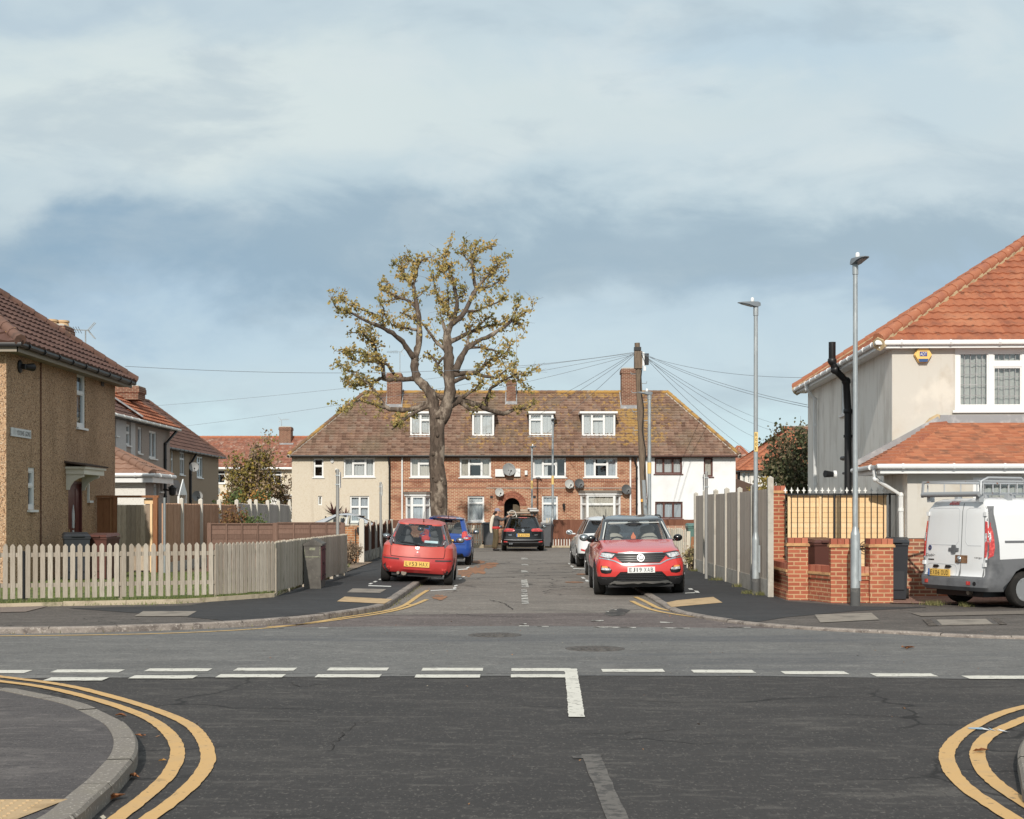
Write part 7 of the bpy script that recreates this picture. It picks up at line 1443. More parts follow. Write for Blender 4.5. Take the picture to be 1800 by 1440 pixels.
rack('timber_plank', 'weathered timber planks lying across the rack of the black estate', 'timber', -.66, .62, .95, 2.9, 1.562, 1.64, WG_, mm=mat('pale_end', S(210, 190, 170), rough=.8)); rack('stacked_panel', 'grey panel stacked right on the rack of the black estate', 'panel', .28, .66, .8, 2.6, 1.645, 1.73, PGR, mm=WHITEP); rack('stacked_panel', 'white edged panel on top of the load on the black estate', 'panel', .20, .58, .85, 2.6, 1.735, 1.79, mat('white_panel', S(226, 226, 226), rough=.6), mm=PGR); rack('timber_plank', 'rolled pale board on the timber planks of the black estate', 'timber', -.1, .27, 1.0, 2.6, 1.645, 1.73, mat('pale_board', S(178, 158, 140), rough=.9))
# ---- white hatchback and the grey car hidden behind the crossover
WHC = paintm('white_car_paint', S(232, 234, 236), .25, .6)
fs_ = dict(L=4.36, W=1.82, wr=.315, wheels=[(.86, .22), (3.51, .22)], mats=[WHC, WHC, BLACKP], rings=hatch(4.36, 1.82, .26, .50, 1.0, .95, .99, .76, .22, .52, 3.2, 2.3, 1.48, (.70, .75, .71), (.50, .56, .55), rcr=.24, zrt=1.34, bowr=.16, tail=.14),
    sub=SUB, cabin=(.4, 3.0), belt=.96, roof=1.48, paint_of=lambda rid, k, t, z, y: 2 if z < .42 and k in ('rear', 'rc') or z < .28 else 0, glass_of=glass_fn([(.05, .24), (.28, .52), (.56, .88)], corner=.85), glass=CARGLASS_D, spokes=5)
c = Car('white_hatchback', 'white hatchback parked on the right ahead of the red crossover', (2.83, 43.2, .02), R(1.5), fs_, roll=R(-1))
c.both('rear', [(.60, .78), (.55, .88), (.70, .97), (.76, 1.06), (.80, 1.08), (.84, .99), (.83, .86), (.74, .80)], LRED, 'tail_light', off=.012); c.both('rear', [(.62, .88), (.72, .93), (.72, .96), (.60, .91)], LCLR, 'reverse_light', off=.018); c.both('rear', [(.58, .44), (.80, .50), (.80, .55), (.60, .50)], LRED, 'reflector', off=.012); c.decal('rear', poly_ring(0, .92, .06, 14, .03), mat('blue_oval', S(40, 60, 130), rough=.3), 'badge', off=.012); c.plate('rear', -.26, .26, .68, .79, 'EK62 ZTN', PYEL)
for sd in (-1, 1): c.mirror(WHC, 2.75, 1.0, sd, .21, .15)
c.aerial(0, .75, .3, (0, -.3, 1))
GRC = paintm('grey_car_paint', S(112, 108, 106), .3, .5)
gs2 = dict(fs_); gs2.update(L=4.2, W=1.76, mats=[GRC, GRC, BLACKP], wheels=[(.8, .21), (3.36, .21)], rings=hatch(4.2, 1.76, .26, .5, .95, .95, .99, .76, .16, .42, 3.1, 2.25, 1.42, (.70, .74, .70), (.55, .57, .56), rcr=.2, zrt=1.35))
c = Car('grey_car', 'dark grey car mostly hidden behind the red crossover', (2.82, 35.15, .0), R(.8), gs2, roll=R(-1)); c.both('rear', [(.62, .80), (.62, .98), (.80, 1.0), (.82, .80)], LRED, 'tail_light', off=.012); c.plate('rear', -.26, .26, .6, .71, 'LT58 WGE', PYEL)
for sd in (-1, 1): c.mirror(GLOSSB, 2.6, 1.0, sd, .24, .18)
# ---- silver car in the front garden of the cream house
SIL = paintm('silver_paint', S(176, 182, 190), .25, .6)
ss = dict(L=4.4, W=1.74, wr=.31, wheels=[(.9, .2), (3.5, .2)], mats=[SIL, SIL, BLACKP], rings=hatch(4.4, 1.74, .26, .48, .98, .92, .96, .74, .25, .95, 3.35, 2.2, 1.46, (.70, .74, .70), (.54, .56, .54), rcr=.2, zrt=1.33, bowr=.1, tail=.04),
    sub=SUB, cabin=(.5, 3.1), belt=.94, roof=1.46, paint_of=lambda rid, k, t, z, y: 2 if z < .26 else 0, glass_of=glass_fn([(.02, .40), (.44, .86)]), spokes=6)
sy2 = 63.2; c = Car('silver_car', 'silver car standing side on before the cream house, roof above the slatted fence', (X(671, sy2) + .1, sy2, .1), R(90), ss); c.both('rear', [(.5, .8), (.5, .98), (.78, 1.0), (.80, .8)], LRED, 'tail_light', off=.012); c.decal('rear', [(-.55, 1.30), (.55, 1.30), (.55, 1.36), (-.55, 1.36)], GLOSSB, 'spoiler', off=.12)
for sd in (-1, 1): c.mirror(SIL, 2.75, .98, sd)
# ---- red crossover facing the camera, black roof
RED2 = paintm('bright_red_paint', S(222, 38, 30), .24, .8)
CLAD = mat('black_cladding', S(44, 44, 46), rough=.65, spec=.3)
vs = dict(L=4.234, W=1.819, wr=.335, wheels=[(.80, .23), (3.39, .23)], gap=.06, mats=[RED2, GLOSSB, CLAD], rings=hatch(4.234, 1.80, .22, .46, 1.02, 1.02, 1.075, .865, .16, .5, 3.02, 2.12, 1.56, (.72, .765, .745), (.575, .62, .625), rcr=.2, zrt=1.42, zwt=1.445, bowf=.2, wn=.13, shoulder=.07, k=2.6),
    sub=SUB, cabin=(.35, 2.9), belt=1.03, roof=1.56, seatm=SEATC, paint_of=lambda rid, k, t, z, y: 2 if (z < .405 or (k == 'side' and z < .5 and rid < 3)) else (1 if rid >= 6 else 0), glass_of=glass_fn([(.05, .22), (.26, .50), (.54, .90)]), spokes=5, roof_mi=1, mirror_y=.78)
c = Car('red_crossover', 'bright red crossover car with black roof facing the camera on the right', (2.585, 32.88, .015), R(180 - 1.0), vs, roll=R(1.0))
GRIL = mat('grille_black', S(26, 27, 29), rough=.5)
c.decal('front', [(-.53, .815), (-.36, .645), (.36, .645), (.53, .815), (.44, .835), (-.44, .835)], GRIL, 'grille', off=.008)
for z, w in ((.695, .42), (.735, .455), (.775, .49)): c.decal('front', strip([(-w, z), (0, z - .004), (w, z)], .012), mat('grille_slat', S(70, 72, 76), rough=.3), 'grille_slat', off=.016)
c.decal('front', strip([(-.44, .842), (0, .838), (.44, .842)], .014), CHROME, 'chrome_strip', off=.014)
c.decal('front', strip([(-.80, .745), (-.62, .72), (-.50, .685), (-.37, .622), (.37, .622), (.50, .685), (.62, .72), (.80, .745)], .022), CHROME, 'chrome_strip', off=.014)
c.both('front', [(.445, .835), (.53, .74), (.60, .725), (.80, .775), (.815, .865), (.79, .885), (.6, .86)], mat('headlight_housing', S(60, 64, 70), rough=.2, spec=.6), 'headlight', off=.008)
c.both('front', [(.50, .82), (.56, .752), (.62, .742), (.785, .785), (.795, .85), (.62, .835)], LCLR, 'headlight_lens', off=.014)
c.decal('front', poly_ring(0, .745, .072), CHROME, 'badge', off=.03); c.decal('front', poly_ring(0, .745, .058), BLACKP, 'badge_field', off=.034)
for pp in ([(-.042, .785), (-.016, .71), (0, .75), (.016, .71), (.042, .785)], [(-.022, .79), (0, .74), (.022, .79)]): c.decal('front', strip(pp, .013), CHROME, 'badge_emblem', off=.039)
c.plate('front', -.265, .265, .455, .57, 'EJ19 XAB', PWHT, proud=.03)
c.decal('front', [(-.56, .32), (-.40, .475), (.40, .475), (.56, .32), (.50, .285), (-.50, .285)], GRIL, 'lower_grille', off=.008)
mesh_ = MATS['grille_slat']
for i in range(5): z = .31 + i * .034; w = .5 - i * .025; c.decal('front', strip([(-w, z), (w, z)], .007), mesh_, 'grille_mesh', off=.014)
c.both('front', [(.585, .455), (.56, .51), (.62, .575), (.77, .60), (.785, .50), (.76, .455), (.68, .44)], GRIL, 'fog_recess', off=.008); c.both('front', [(.58, .515), (.595, .545), (.76, .565), (.765, .52), (.64, .505)], LCLR, 'running_light', off=.016); c.both('front', [(.625, .553), (.66, .588), (.755, .592), (.76, .563)], LAMB, 'indicator', off=.016)
c.decal('front', [(-.62, .235), (-.56, .275), (-.3, .285), (.3, .285), (.56, .275), (.62, .235), (.55, .215), (-.55, .215)], mat('silver_skid', S(168, 168, 166), rough=.35, metal=.4), 'skid_plate', off=.016)
c.both('front', strip([(.66, .335), (.76, .35), (.79, .40)], .01), mesh_, 'bumper_trim', off=.012)
for sx in (-1, 1):
    q = MB(); q.tube([(sx * .55, .75, 1.50), (sx * .56, .85, 1.56), (sx * .585, 1.7, 1.55), (sx * .59, 1.9, 1.49)], .016, 6); q.build('roof_rail', BLACKP, c.t)
    c.mirror(GLOSSB, 2.42, 1.09, sx, .19, .15, -.02)
q = MB(); q.ball((0, 2.25, 1.37), (.2, .08, .05), 0, 10, 5); q.build('camera_housing', BLACKP, c.t); q = MB(); q.prism([(-.045, 0), (.045, 0), (.05, .05), (.02, .1), (0, .14), (-.02, .1), (-.05, .05)], lambda a, b, d: (a + .03, 2.5 + d, 1.08 + b), 0, .01); q.build('air_freshener', mat('orange_card', S(240, 120, 60), rough=.6), c.t)
q = MB()
for sx in (-1, 1): q.bar((sx * .675, 2.98, 1.10), (sx * .575, 2.19, 1.42), .022, .02)
q.bar((-.53, 2.2, 1.41), (.53, 2.2, 1.41), .018, .015); q.build('pillar_lining', mat('pale_lining', S(206, 210, 206), rough=.9), c.t)
# ---- white van on the right driveway
VAN = paintm('van_white', S(236, 238, 240), .35, .4, [(S(222, 222, 220), 1.2, .5, .75, (1, 1, 1), .4)]); VGR = mat('van_grey_plastic', S(112, 114, 118), rough=.6, layers=[(S(92, 94, 98), 3, .45, .7)])
def vring(zr, zf, y, w, cr=.1, cf=.16, br=.05, bf=.15): return dict(z=(zr, (zr + zf) / 2, zf), y=y, w=w if isinstance(w, tuple) else (w, w, w), c=(cr, cf), b=(br, bf), k=3.0)
vr = [vring(.27, .25, (.06, 4.15), .80), vring(.34, .34, (0, 4.22), .845), vring(.48, .5, (.0, 4.24), .86), vring(.55, .65, (.05, 4.22), .86), vring(.80, .9, (.055, 4.1), .86), vring(1.0, 1.0, (.07, 3.85), .855), vring(1.10, 1.08, (.075, 3.3), (.85, .85, .8)), vring(1.62, 1.66, (.11, 2.75), (.785, .79, .72)), vring(1.76, 1.77, (.15, 2.6), (.70, .72, .66), cr=.16), vring(1.81, 1.81, (.26, 2.3), (.58, .6, .52)), vring(1.83, 1.83, (.6, 2.0), (.3, .32, .3))]
def van_paint(rid, k, t, z, y):
    if z < .50 or (k in ('side', 'rc') and z < .79 and y < 1.0 and rid < 5): return 1
    if k == 'rc' and .5 < z < 1.70 and t > .2: return 1
    return 0
vsn = dict(L=4.24, W=1.72, wr=.30, wheels=[(.86, .2), (3.45, .2)], gap=.07, mats=[VAN, VGR, BLACKP], rings=vr, sub={0: 1, 1: 2, 2: 2, 3: 3, 4: 2, 5: 1, 6: 5, 7: 2, 8: 1, 9: 1}, cabin=(.3, 3.0), belt=1.1, roof=1.83, paint_of=van_paint, inside=False,
    glass_of=lambda rid, k, t, z, y: rid == 6 and (k == 'front' or (k == 'side' and .66 < t < .92)), glass=mat('dark_glass_', S(30, 34, 38), rough=.08, spec=.7), spokes=10)
cl = Vector((7.09, 25.87, ZR + .012)); cr_ = Vector((7.77, 24.3, ZR + .012)); dv = (cr_ - cl).normalized(); yaw = math.atan2(dv.y, dv.x)
c = Car('white_van', 'white panel van with roof rack parked at an angle on the driveway', tuple((cl + cr_) / 2 + Vector((0, 0, 0))), yaw, vsn, cat='van')
SEAM = mat('grey_seam', S(120, 122, 124), rough=.8)
c.decal('rear', strip([(.20, .47), (.20, 1.2), (.19, 1.74)], .014), SEAM, 'door_seam', off=.003); c.decal('rear', strip([(-.73, .48), (.73, .48)], .014), SEAM, 'door_seam', off=.003)
for sx, x in ((-1, -.74), (1, .74)): c.decal('rear', strip([(x, .5), (x * .99, 1.1), (x * .92, 1.68)], .012), SEAM, 'door_seam', off=.003)
PRS = mat('van_press_line', S(204, 207, 210), rough=.5)
c.decal('rear', strip([(-.66, 1.03), (.06, 1.03), (.13, 1.10), (.12, 1.62), (.07, 1.66), (-.60, 1.66)], .012), PRS, 'door_pressing', off=.003); c.decal('rear', strip([(.66, 1.03), (.36, 1.03), (.29, 1.1), (.29, 1.62), (.34, 1.66), (.60, 1.66)], .012), PRS, 'door_pressing', off=.003)
c.decal('rear', [(-.17, 1.715), (.07, 1.715), (.06, 1.775), (-.15, 1.775)], LRED, 'brake_light', off=.012)
c.both('rear', [(.755, .83), (.745, 1.1), (.725, 1.44), (.755, 1.43), (.78, 1.25), (.79, 1.0), (.785, .85)], LRED, 'tail_light', off=.014, cuts=0); c.both('rear', [(.752, 1.09), (.745, 1.24), (.772, 1.24), (.778, 1.11)], LCLR, 'reverse_light', off=.02, cuts=0)
for vw, sg in (('right', 1), ('left', -1)):
    c.decal(vw, [(sg * a, z) for a, z in [(.03, .72), (.05, 1.1), (.10, 1.50), (.14, 1.72), (.21, 1.72), (.26, 1.4), (.30, 1.05), (.31, .72)]], VGR, 'pillar_trim', off=.005)
    pts = [(.02, .83), (.04, 1.1), (.09, 1.44), (.16, 1.38), (.19, 1.25), (.20, 1.0), (.17, .87), (.10, .83)]; c.decal(vw, [(sg * a, z) for a, z in pts], LRED, 'tail_light', off=.012); pts = [(.04, 1.10), (.06, 1.24), (.13, 1.24), (.15, 1.14), (.12, 1.09)]; c.decal(vw, [(sg * a, z) for a, z in pts], LCLR, 'reverse_light', off=.02)
    c.decal(vw, [(sg * a, z) for a, z in strip([(.42, 1.10), (2.3, 1.10)], .035)], VGR, 'sliding_rail', off=.01)
c.decal('rear', [(-.10, .93), (-.04, .93), (-.02, .885), (.06, .885), (.08, .93), (.14, .93), (.14, .985), (.08, .985), (.06, 1.035), (-.02, 1.035), (-.04, .985), (-.10, .985)], VGR, 'door_handle', off=.02)
c.decal('rear', [(.07, .735), (.36, .735), (.36, .865), (.07, .865)], mat('rusty_hasp', S(150, 112, 78), rough=.8, layers=[(S(112, 78, 54), 12, .45, .6)]), 'lock_plate', off=.01); p, n, d = c.hit('rear', .195, .80); q = MB(); q.ball(p + Vector((0, -.03, 0)), (.055, .03, .055), 0, 12, 6); q.build('padlock', CHROME, c.t, smooth=True)
c.decal('rear', poly_ring(-.62, .975, .045), mat('badge_blue_round', S(52, 66, 112), rough=.3), 'badge', off=.01); c.decal('rear', [(-.64, .965), (-.60, .965), (-.60, .985), (-.64, .985)], CHROME, 'badge_emblem', off=.014)
def van_text(tx_, a, z, w, h, m=INK):
    p, n, d = c.hit('rear', a + w / 2, z); q = MB(); add_text(q, tx_, (a, p.y - .006, z), (1, 0, 0), (0, 0, 1), w, h); q.build('lettering', m, c.t)
van_text('Doblo', -.70, .825, .24, .05); c.decal('rear', [(-.65, .765), (-.49, .765), (-.49, .785), (-.65, .785)], INK, 'model_badge', off=.006); van_text('cargo', .52, .81, .18, .03)
for a in (-.50, -.18): c.decal('rear', [(a, .64), (a + .12, .64), (a + .16, .665), (a + .12, .69), (a + .02, .69)], BLACKP, 'plate_lamp', off=.02)
c.decal('rear', strip([(-.66, .69), (-.58, .71), (.06, .70), (.10, .66), (.10, .52)], .012), PRS, 'plate_recess', off=.003); c.plate('rear', -.57, -.02, .50, .62, 'EX06 OUD', PYEL, blue=True, proud=.012)
for a in (-.68, .40): c.decal('rear', [(a, .375), (a + .085, .375), (a + .085, .435), (a, .435)], LRED, 'reflector', off=.01)
c.decal('rear', poly_ring(.58, .40, .035), BLACKP, 'tow_eye_cover', off=.006)
for z in (.72, 1.56): 
    for sx in (-1, 1): p, n, d = c.hit('rear', sx * (.76 - (z > 1) * .04), z); q = MB(); q.box(p.x - .03, p.x + .03, p.y - .03, p.y + .03, z - .035, z + .035); q.build('hinge', VAN, c.t)
q = MB(); q.tube([(.3, .12, .24), (.3, .6, .26)], .04, 8); q.build('exhaust', MATS['worn_exhaust'], c.t)
RK = mat('rack_tube', S(188, 192, 196), rough=.45, metal=.4, layers=[(S(160, 100, 64), 7, .64, .7)])
q = MB()
for sx in (-1, 1):
    q.tube([(sx * .70, .05, 2.10), (sx * .70, 2.6, 2.10)], .02, 8)
    for y in [.1 + .36 * i for i in range(7)]: q.tube([(sx * .70, y, 1.9), (sx * .70, y, 2.10)], .011, 6)
for y in (.1, .7, 1.3, 1.9, 2.5): q.tube([(-.70, y, 1.9), (.70, y, 1.9)], .016, 6); [q.box(sx * .62 - .04, sx * .62 + .04, y - .05, y + .05, 1.76, 1.9) for sx in (-1, 1)]
for x in (-.4, 0, .4): q.tube([(x, .1, 1.91), (x, 2.5, 1.91)], .014, 6)
q.tube([(.70, .05, 1.88), (.70, .05, 2.10), (.70, .2, 2.16), (.70, .9, 2.16), (.70, 1.05, 2.02)], .022, 8); q.build('roof_rack', RK, c.t, smooth=True, angle=50)
q = MB(); q.tube([(-.74, .02, 1.89), (.70, .02, 1.89)], .045, 10); q.build('rack_roller', mat('roller_grey', S(166, 170, 174), rough=.5, metal=.3), c.t, smooth=True, angle=50); q = MB(); q.bar((-.75, .02, 1.84), (-.72, .02, 2.12), .04, .03); q.bar((-.72, .02, 2.11), (.70, .02, 2.11), .03, .03); q.build('rack_end', RK, c.t)
for sd in (-1, 1): c.mirror(BLACKP, 2.75, 1.12, sd, .2, .26)
# ------------------------------------------------------------------ lamps, signs, cabinet, pole and wires, bins
def lamp_post(lab, px, Y, zg, ztop, base_h=1.2, rb=0.085, rs=0.045, arm=None, head=1.0, code=None, code_z=None, short=False, base_dark=True, yel=None):
    x = X(px, Y); t = thing('street_lamp', lab, 'street lamp', (x, Y, zg), group='galvanised street lamps')
    mb = MB(); mb.lathe([(rb, zg), (rb, zg + base_h), (rb * 0.96, zg + base_h + .03), (rs * 1.05, zg + base_h + .13), (rs, zg + base_h + .16)], Matrix.Translation((x, Y, 0)), 16); mb.build('base_column', GALV, t, smooth=True, angle=40)
    if base_dark:
        mb = MB(); mb.lathe([(rb + .003, zg - .02), (rb + .003, zg + 0.3)], Matrix.Translation((x, Y, 0)), 16); mb.build('root_band', mat('bitumen_band', S(92, 92, 92), rough=0.8, layers=[(S(120, 118, 114), 8, 0.5, 0.7)]), t, smooth=True, angle=40)
        mb = MB(); mb.box(x + rb * .55, x + rb * 1.02, Y - rb * .9, Y - rb * .2, zg + .42, zg + .95); mb.build('access_door', GALV, t)
    mb = MB(); mb.tube([(x, Y, zg + base_h + .1), (x, Y, ztop - .3)], [rs, rs * 0.86], 12); mb.tube([(x, Y, ztop - .3), (x, Y, ztop - .12)], rs * 1.1, 12); mb.build('column', GALV, t, smooth=True, angle=40)
    d = Vector(arm or (0.6, -1, 0)).normalized(); s = Vector((d.y, -d.x, 0)); P = Vector((x, Y, ztop - .12)); h = MB()
    q = lambda a, b, c: P + d * a * head + s * b * head + ZV * c * head
    prof = [(-.14, .09, .02, .12), (-.05, .12, -.02, .15), (.1, .13, .0, .15), (.3, .13, .06, .14), (.52, .12, .09, .125), (.62, .06, .1, .115)]
    for (a0, w0, b0, t0), (a1, w1, b1, t1) in zip(prof, prof[1:]):
        h.hexa([q(a0, -w0, b0), q(a1, -w1, b1), q(a1, w1, b1), q(a0, w0, b0), q(a0, -w0 * .8, t0), q(a1, -w1 * .8, t1), q(a1, w1 * .8, t1), q(a0, w0 * .8, t0)])
    h.build('lantern', mat('lantern_grey', S(122, 130, 137), rough=0.4, spec=0.5), t)
    g = MB(); g.hexa([q(.12, -.1, -.012), q(.5, -.09, .065), q(.5, .09, .065), q(.12, .1, -.012), q(.12, -.1, .02), q(.5, -.09, .092), q(.5, .09, .092), q(.12, .1, .02)]); g.build('lens', mat('lamp_lens', S(96, 104, 110), rough=0.2, spec=0.6), t)
    c = MB(); c.lathe([(.05 * head, 0), (.06 * head, .03 * head), (.055 * head, .12 * head), (.03 * head, .15 * head), (.0001, .155 * head)], Matrix.Translation(q(.12, 0, .14)), 10); c.build('photocell', WHITE, t, smooth=True, angle=50)
    if code:
        z = code_z; rr_ = rs * 0.95 + .004; mb = MB(); w = rs * 0.75
        mb.box(x - w, x + w, Y - rr_ - .006, Y - rr_ * .5, z - .19, z + .19); mb.build('number_plate', YELS, t)
        mb = MB()
        for i, ch in enumerate(code): add_text(mb, ch, (x - w * .6, Y - rr_ - .009, z + .105 - i * .09), (1, 0, 0), (0, 0, 1), w * 1.2 if ch != '1' else w * .5, .06)
        mb.build('lettering', mat('brown_ink', S(96, 70, 50), rough=0.6), t)
    if yel is not None:
        mb = MB(); mb.lathe([(rs + .004, yel - .2), (rs + .004, yel + .2)], Matrix.Translation((x, Y, 0)), 10); mb.build('number_plate', YELS, t)
    return t
lamp_post('nearest tall street lamp, standing before the red brick garden wall', 1503.5, 25.4, ZR, Zy(452, 25.4), base_h=1.2, rb=0.082, arm=(0.28, -1, 0), head=0.40 / 0.62)
lamp_post('street lamp by the tall grey fence, its arm reaching left over the road', 1328.5, 28.9, ZR, Zy(528, 28.9), base_h=1.05, rb=0.075, arm=(-1, -0.25, 0), head=0.37 / .62, code='RG01', code_z=Zy(777, 28.9))
lp3 = lamp_post('street lamp close beside the telegraph pole, arm to the left', 1141.5, 53, ZR, Zy(688, 53), base_h=1.1, rb=0.1, rs=0.07, arm=(-1, -0.1, 0), head=0.75, yel=Zy(823, 53))
lamp_post('street lamp before the brown fence of the terrace, right of the black estate car', 971.5, 67.6, ZR, Zy(735, 67.6), base_h=1.15, rb=0.085, rs=0.055, arm=(0.2, -1, 0), head=0.6, yel=Zy(844, 67.6))
lamp_post('shortest street lamp, behind the black estate car, left of a taller one', 935, 74, 0.05, Zy(783, 74), base_h=1.1, rb=0.085, rs=0.05, arm=(0.6, -1, 0), head=0.6, yel=Zy(852, 74))
SIGNG = mat('grey_sign_post', S(160, 160, 158), rough=0.5, metal=0.2)
def sign_post(lab, px, Y, zg, ztop, dx):
    x = X(px, Y); t = thing('sign_post', lab, 'sign post', (x, Y, zg), group='slim grey parking sign posts'); mb = MB(); mb.tube([(x, Y, zg), (x, Y, ztop)], 0.04, 10); mb.ball((x, Y, ztop), 0.042, 0, 8, 4); mb.build('post', SIGNG, t, smooth=True, angle=60)
    mb = MB(); mb.box(x + dx - .008, x + dx + .008, Y - .11, Y + .11, ztop - .42, ztop - .04); sp_ = mb.build('sign_plate', WHITEP, t)
    mb = MB()
    for sgn in (-1, 1):
        xx = x + dx + sgn * .0095; u = (0, 1 if sgn > 0 else -1, 0)
        mb.mesh([(xx, Y - .09, ztop - .3), (xx, Y + .09, ztop - .3), (xx, Y + .09, ztop - .1), (xx, Y - .09, ztop - .1)], [(0, 1, 2, 3)])
    mb.build('sign_panel', mat('sign_pattern', S(200, 200, 204), rough=0.5, layers=[(S(96, 92, 110), 26, 0.5, 0.56)]), sp_)
    mb = MB()
    for z in (ztop - .12, ztop - .34): mb.box(x - .05, x + .05 , Y - .05, Y + .05, z - .015, z + .015)
    mb.build('clip', GALV, t)
sign_post('slim sign post on the left pavement between the cabinet and the red hatchback', 593.5, 35.6, ZL, 2.64, 0.06)
sign_post('slim sign post farther back on the left pavement, close beside the red hatchback', 669, 49.5, ZL, 2.6, 0.05)
sign_post('slim sign post on the right pavement before the tall grey fence', 1241.5, 35.4, ZR, 2.58, -0.06)
mb = MB(); x = X(1135.5, 52.9); mb.box(x - .01, x + .01, 52.8, 53.0, Zy(884, 53), Zy(867, 53)); mb.build('sign_plate', MATS['sign_pattern'], lp3)
# grey and maroon feeder cabinet
cb = thing('utility_cabinet', 'grey gable topped utility cabinet with maroon side before the picket fence', 'cabinet', (X(549, 30), 30.0, ZL), R(3), local=True)
CABG = mat('cabinet_grey', S(104, 100, 94), rough=0.75, layers=[(S(84, 80, 76), 3, 0.45, 0.7), (S(128, 124, 112), 8, 0.58, 0.7)])
w2, dp, hh = 0.17, 1.15, 0.88
mb = MB(); mb.prism([(-w2, 0.12), (w2, 0.12), (w2, hh), (-w2, hh)], lambda a, b, d: (a, d, b), 0, dp); mb.build('body', [CABG], cb)
mb = MB(); mb.prism([(-w2 - .012, hh - .01), (w2 + .03, hh - .01), (w2 + .03, hh + .025), (0, hh + .135), (-w2 - .012, hh + .025)], lambda a, b, d: (a, d, b), -.015, dp + .02); mb.build('roof', CABG, cb)
mb = MB(); mb.box(-w2 + .0, w2 + .005, -0.01, dp, 0, 0.13); mb.build('plinth', CABG, cb)
MARC = mat('maroon_panel', S(92, 46, 50), rough=0.6, layers=[(S(74, 40, 44), 4, 0.45, 0.7)])
mb = MB(); mb.box(w2, w2 + .018, 0.03, dp - .03, 0.17, hh - .02); dr_ = mb.build('side_door', MARC, cb)
mb = MB()
for y in (0.1, 0.5, dp - .12):
    for z in (0.25, 0.78): mb.lathe([(.018, 0), (.018, .01), (.0001, .012)], Matrix.Translation((w2 + .018, y, z)) @ Matrix.Rotation(R(90), 4, 'Y'), 8)
mb.lathe([(.03, 0), (.03, .015), (.0001, .018)], Matrix.Translation((w2 + .018, dp * .45, 0.5)) @ Matrix.Rotation(R(90), 4, 'Y'), 8); mb.build('bolt', GUTB, dr_)
mb = MB()
for q in ((-w2 + .01, -w2 + .022, .64, .8), (w2 - .022, w2 - .01, .64, .85), (-w2 + .01, w2 - .01, .635, .655)): mb.box(q[0], q[1], -.006, 0, q[2], q[3])
mb.box(-.06, .06, -.004, 0, .78, .83); mb.build('sticker_residue', mat('old_glue', S(146, 148, 124), rough=0.9, layers=[(S(104, 100, 94), 20, 0.5, 0.6)]), cb)
# telegraph pole
POLE = mat('telegraph_timber', S(128, 110, 92), rough=0.9, layers=[(S(92, 78, 66), 8, 0.45, 0.65, (4, 4, 0.3), 0.8), (S(158, 142, 122), 6, 0.55, 0.72, (5, 5, 0.2), 0.7)], bump=(0.5, 20, 0.01, (6, 6, 0.3)))
py_ = 60.0; pt = Vector((X(1120, py_), py_, Zy(603, py_))); pb = Vector((X(1136, py_), py_, ZR))
tp = thing('telegraph_pole', 'leaning wooden telegraph pole fanning wires to the houses', 'telegraph pole', tuple(pb))
mb = MB(); mb.tube([pb, pb.lerp(pt, .5), pt], [.15, .135, .11], 12); mb.build('pole', POLE, tp, smooth=True, angle=50)
mb = MB(); p = pb.lerp(pt, .965); mb.box(p.x - .14, p.x + .14, py_ - .14, py_ + .14, p.z - .02, p.z + .12); mb.build('pole_top_band', GUTB, tp)
mb = MB(); p = pb.lerp(pt, .90); mb.box(p.x + .16, p.x + .42, py_ - .2, py_ + .1, p.z - .05, p.z + .4); mb.build('junction_box', BLACKP, tp); mb = MB(); mb.box(p.x - .16, p.x + .16, py_ - .17, py_ + .13, p.z - .2, p.z + .5); mb.build('block_terminal', POLE, tp)
mb = MB(); mb.box(p.x + .16, p.x + .24, py_ - .21, py_ - .14, p.z - .1, p.z + .45); mb.box(p.x + .2, p.x + .3, py_ - .2, py_ - .1, p.z - .3, p.z - .12); mb.build('bracket', WHITE, tp)
mb = MB()
for i in range(7):
    p = pb.lerp(pt, .58 + .045 * i); sgn = 1 if i % 2 else -1; mb.tube([p, p + Vector((.3 * sgn, -.05, 0)), p + Vector((.32 * sgn, -.05, .08))], .016, 5)
mb.build('step', GALV, tp)
mb = MB(); a = pb.lerp(pt, 0.02); b = pb.lerp(pt, .34); mb.tube([a + Vector((.03, -.2, 0)), b + Vector((.0, -.18, 0))], .075, 8); mb.build('cable_guard', GALV, tp)
mb = MB(); mb.tube([pb.lerp(pt, t) + Vector((.09 + .05 * math.sin(t * 30), -.15, 0)) for t in [i / 24 for i in range(8, 23)]], .02, 5); mb.build('cable', GUTB, tp)
mb = MB(); p = pb.lerp(pt, .235); mb.box(p.x - .15, p.x - .02, py_ - .16, py_ - .13, p.z, p.z + .12); mb.build('marker_plate', mat('amber_plate', S(236, 170, 50), rough=0.5), tp)
WIRE = mat('wire', S(140, 148, 156), rough=0.6)
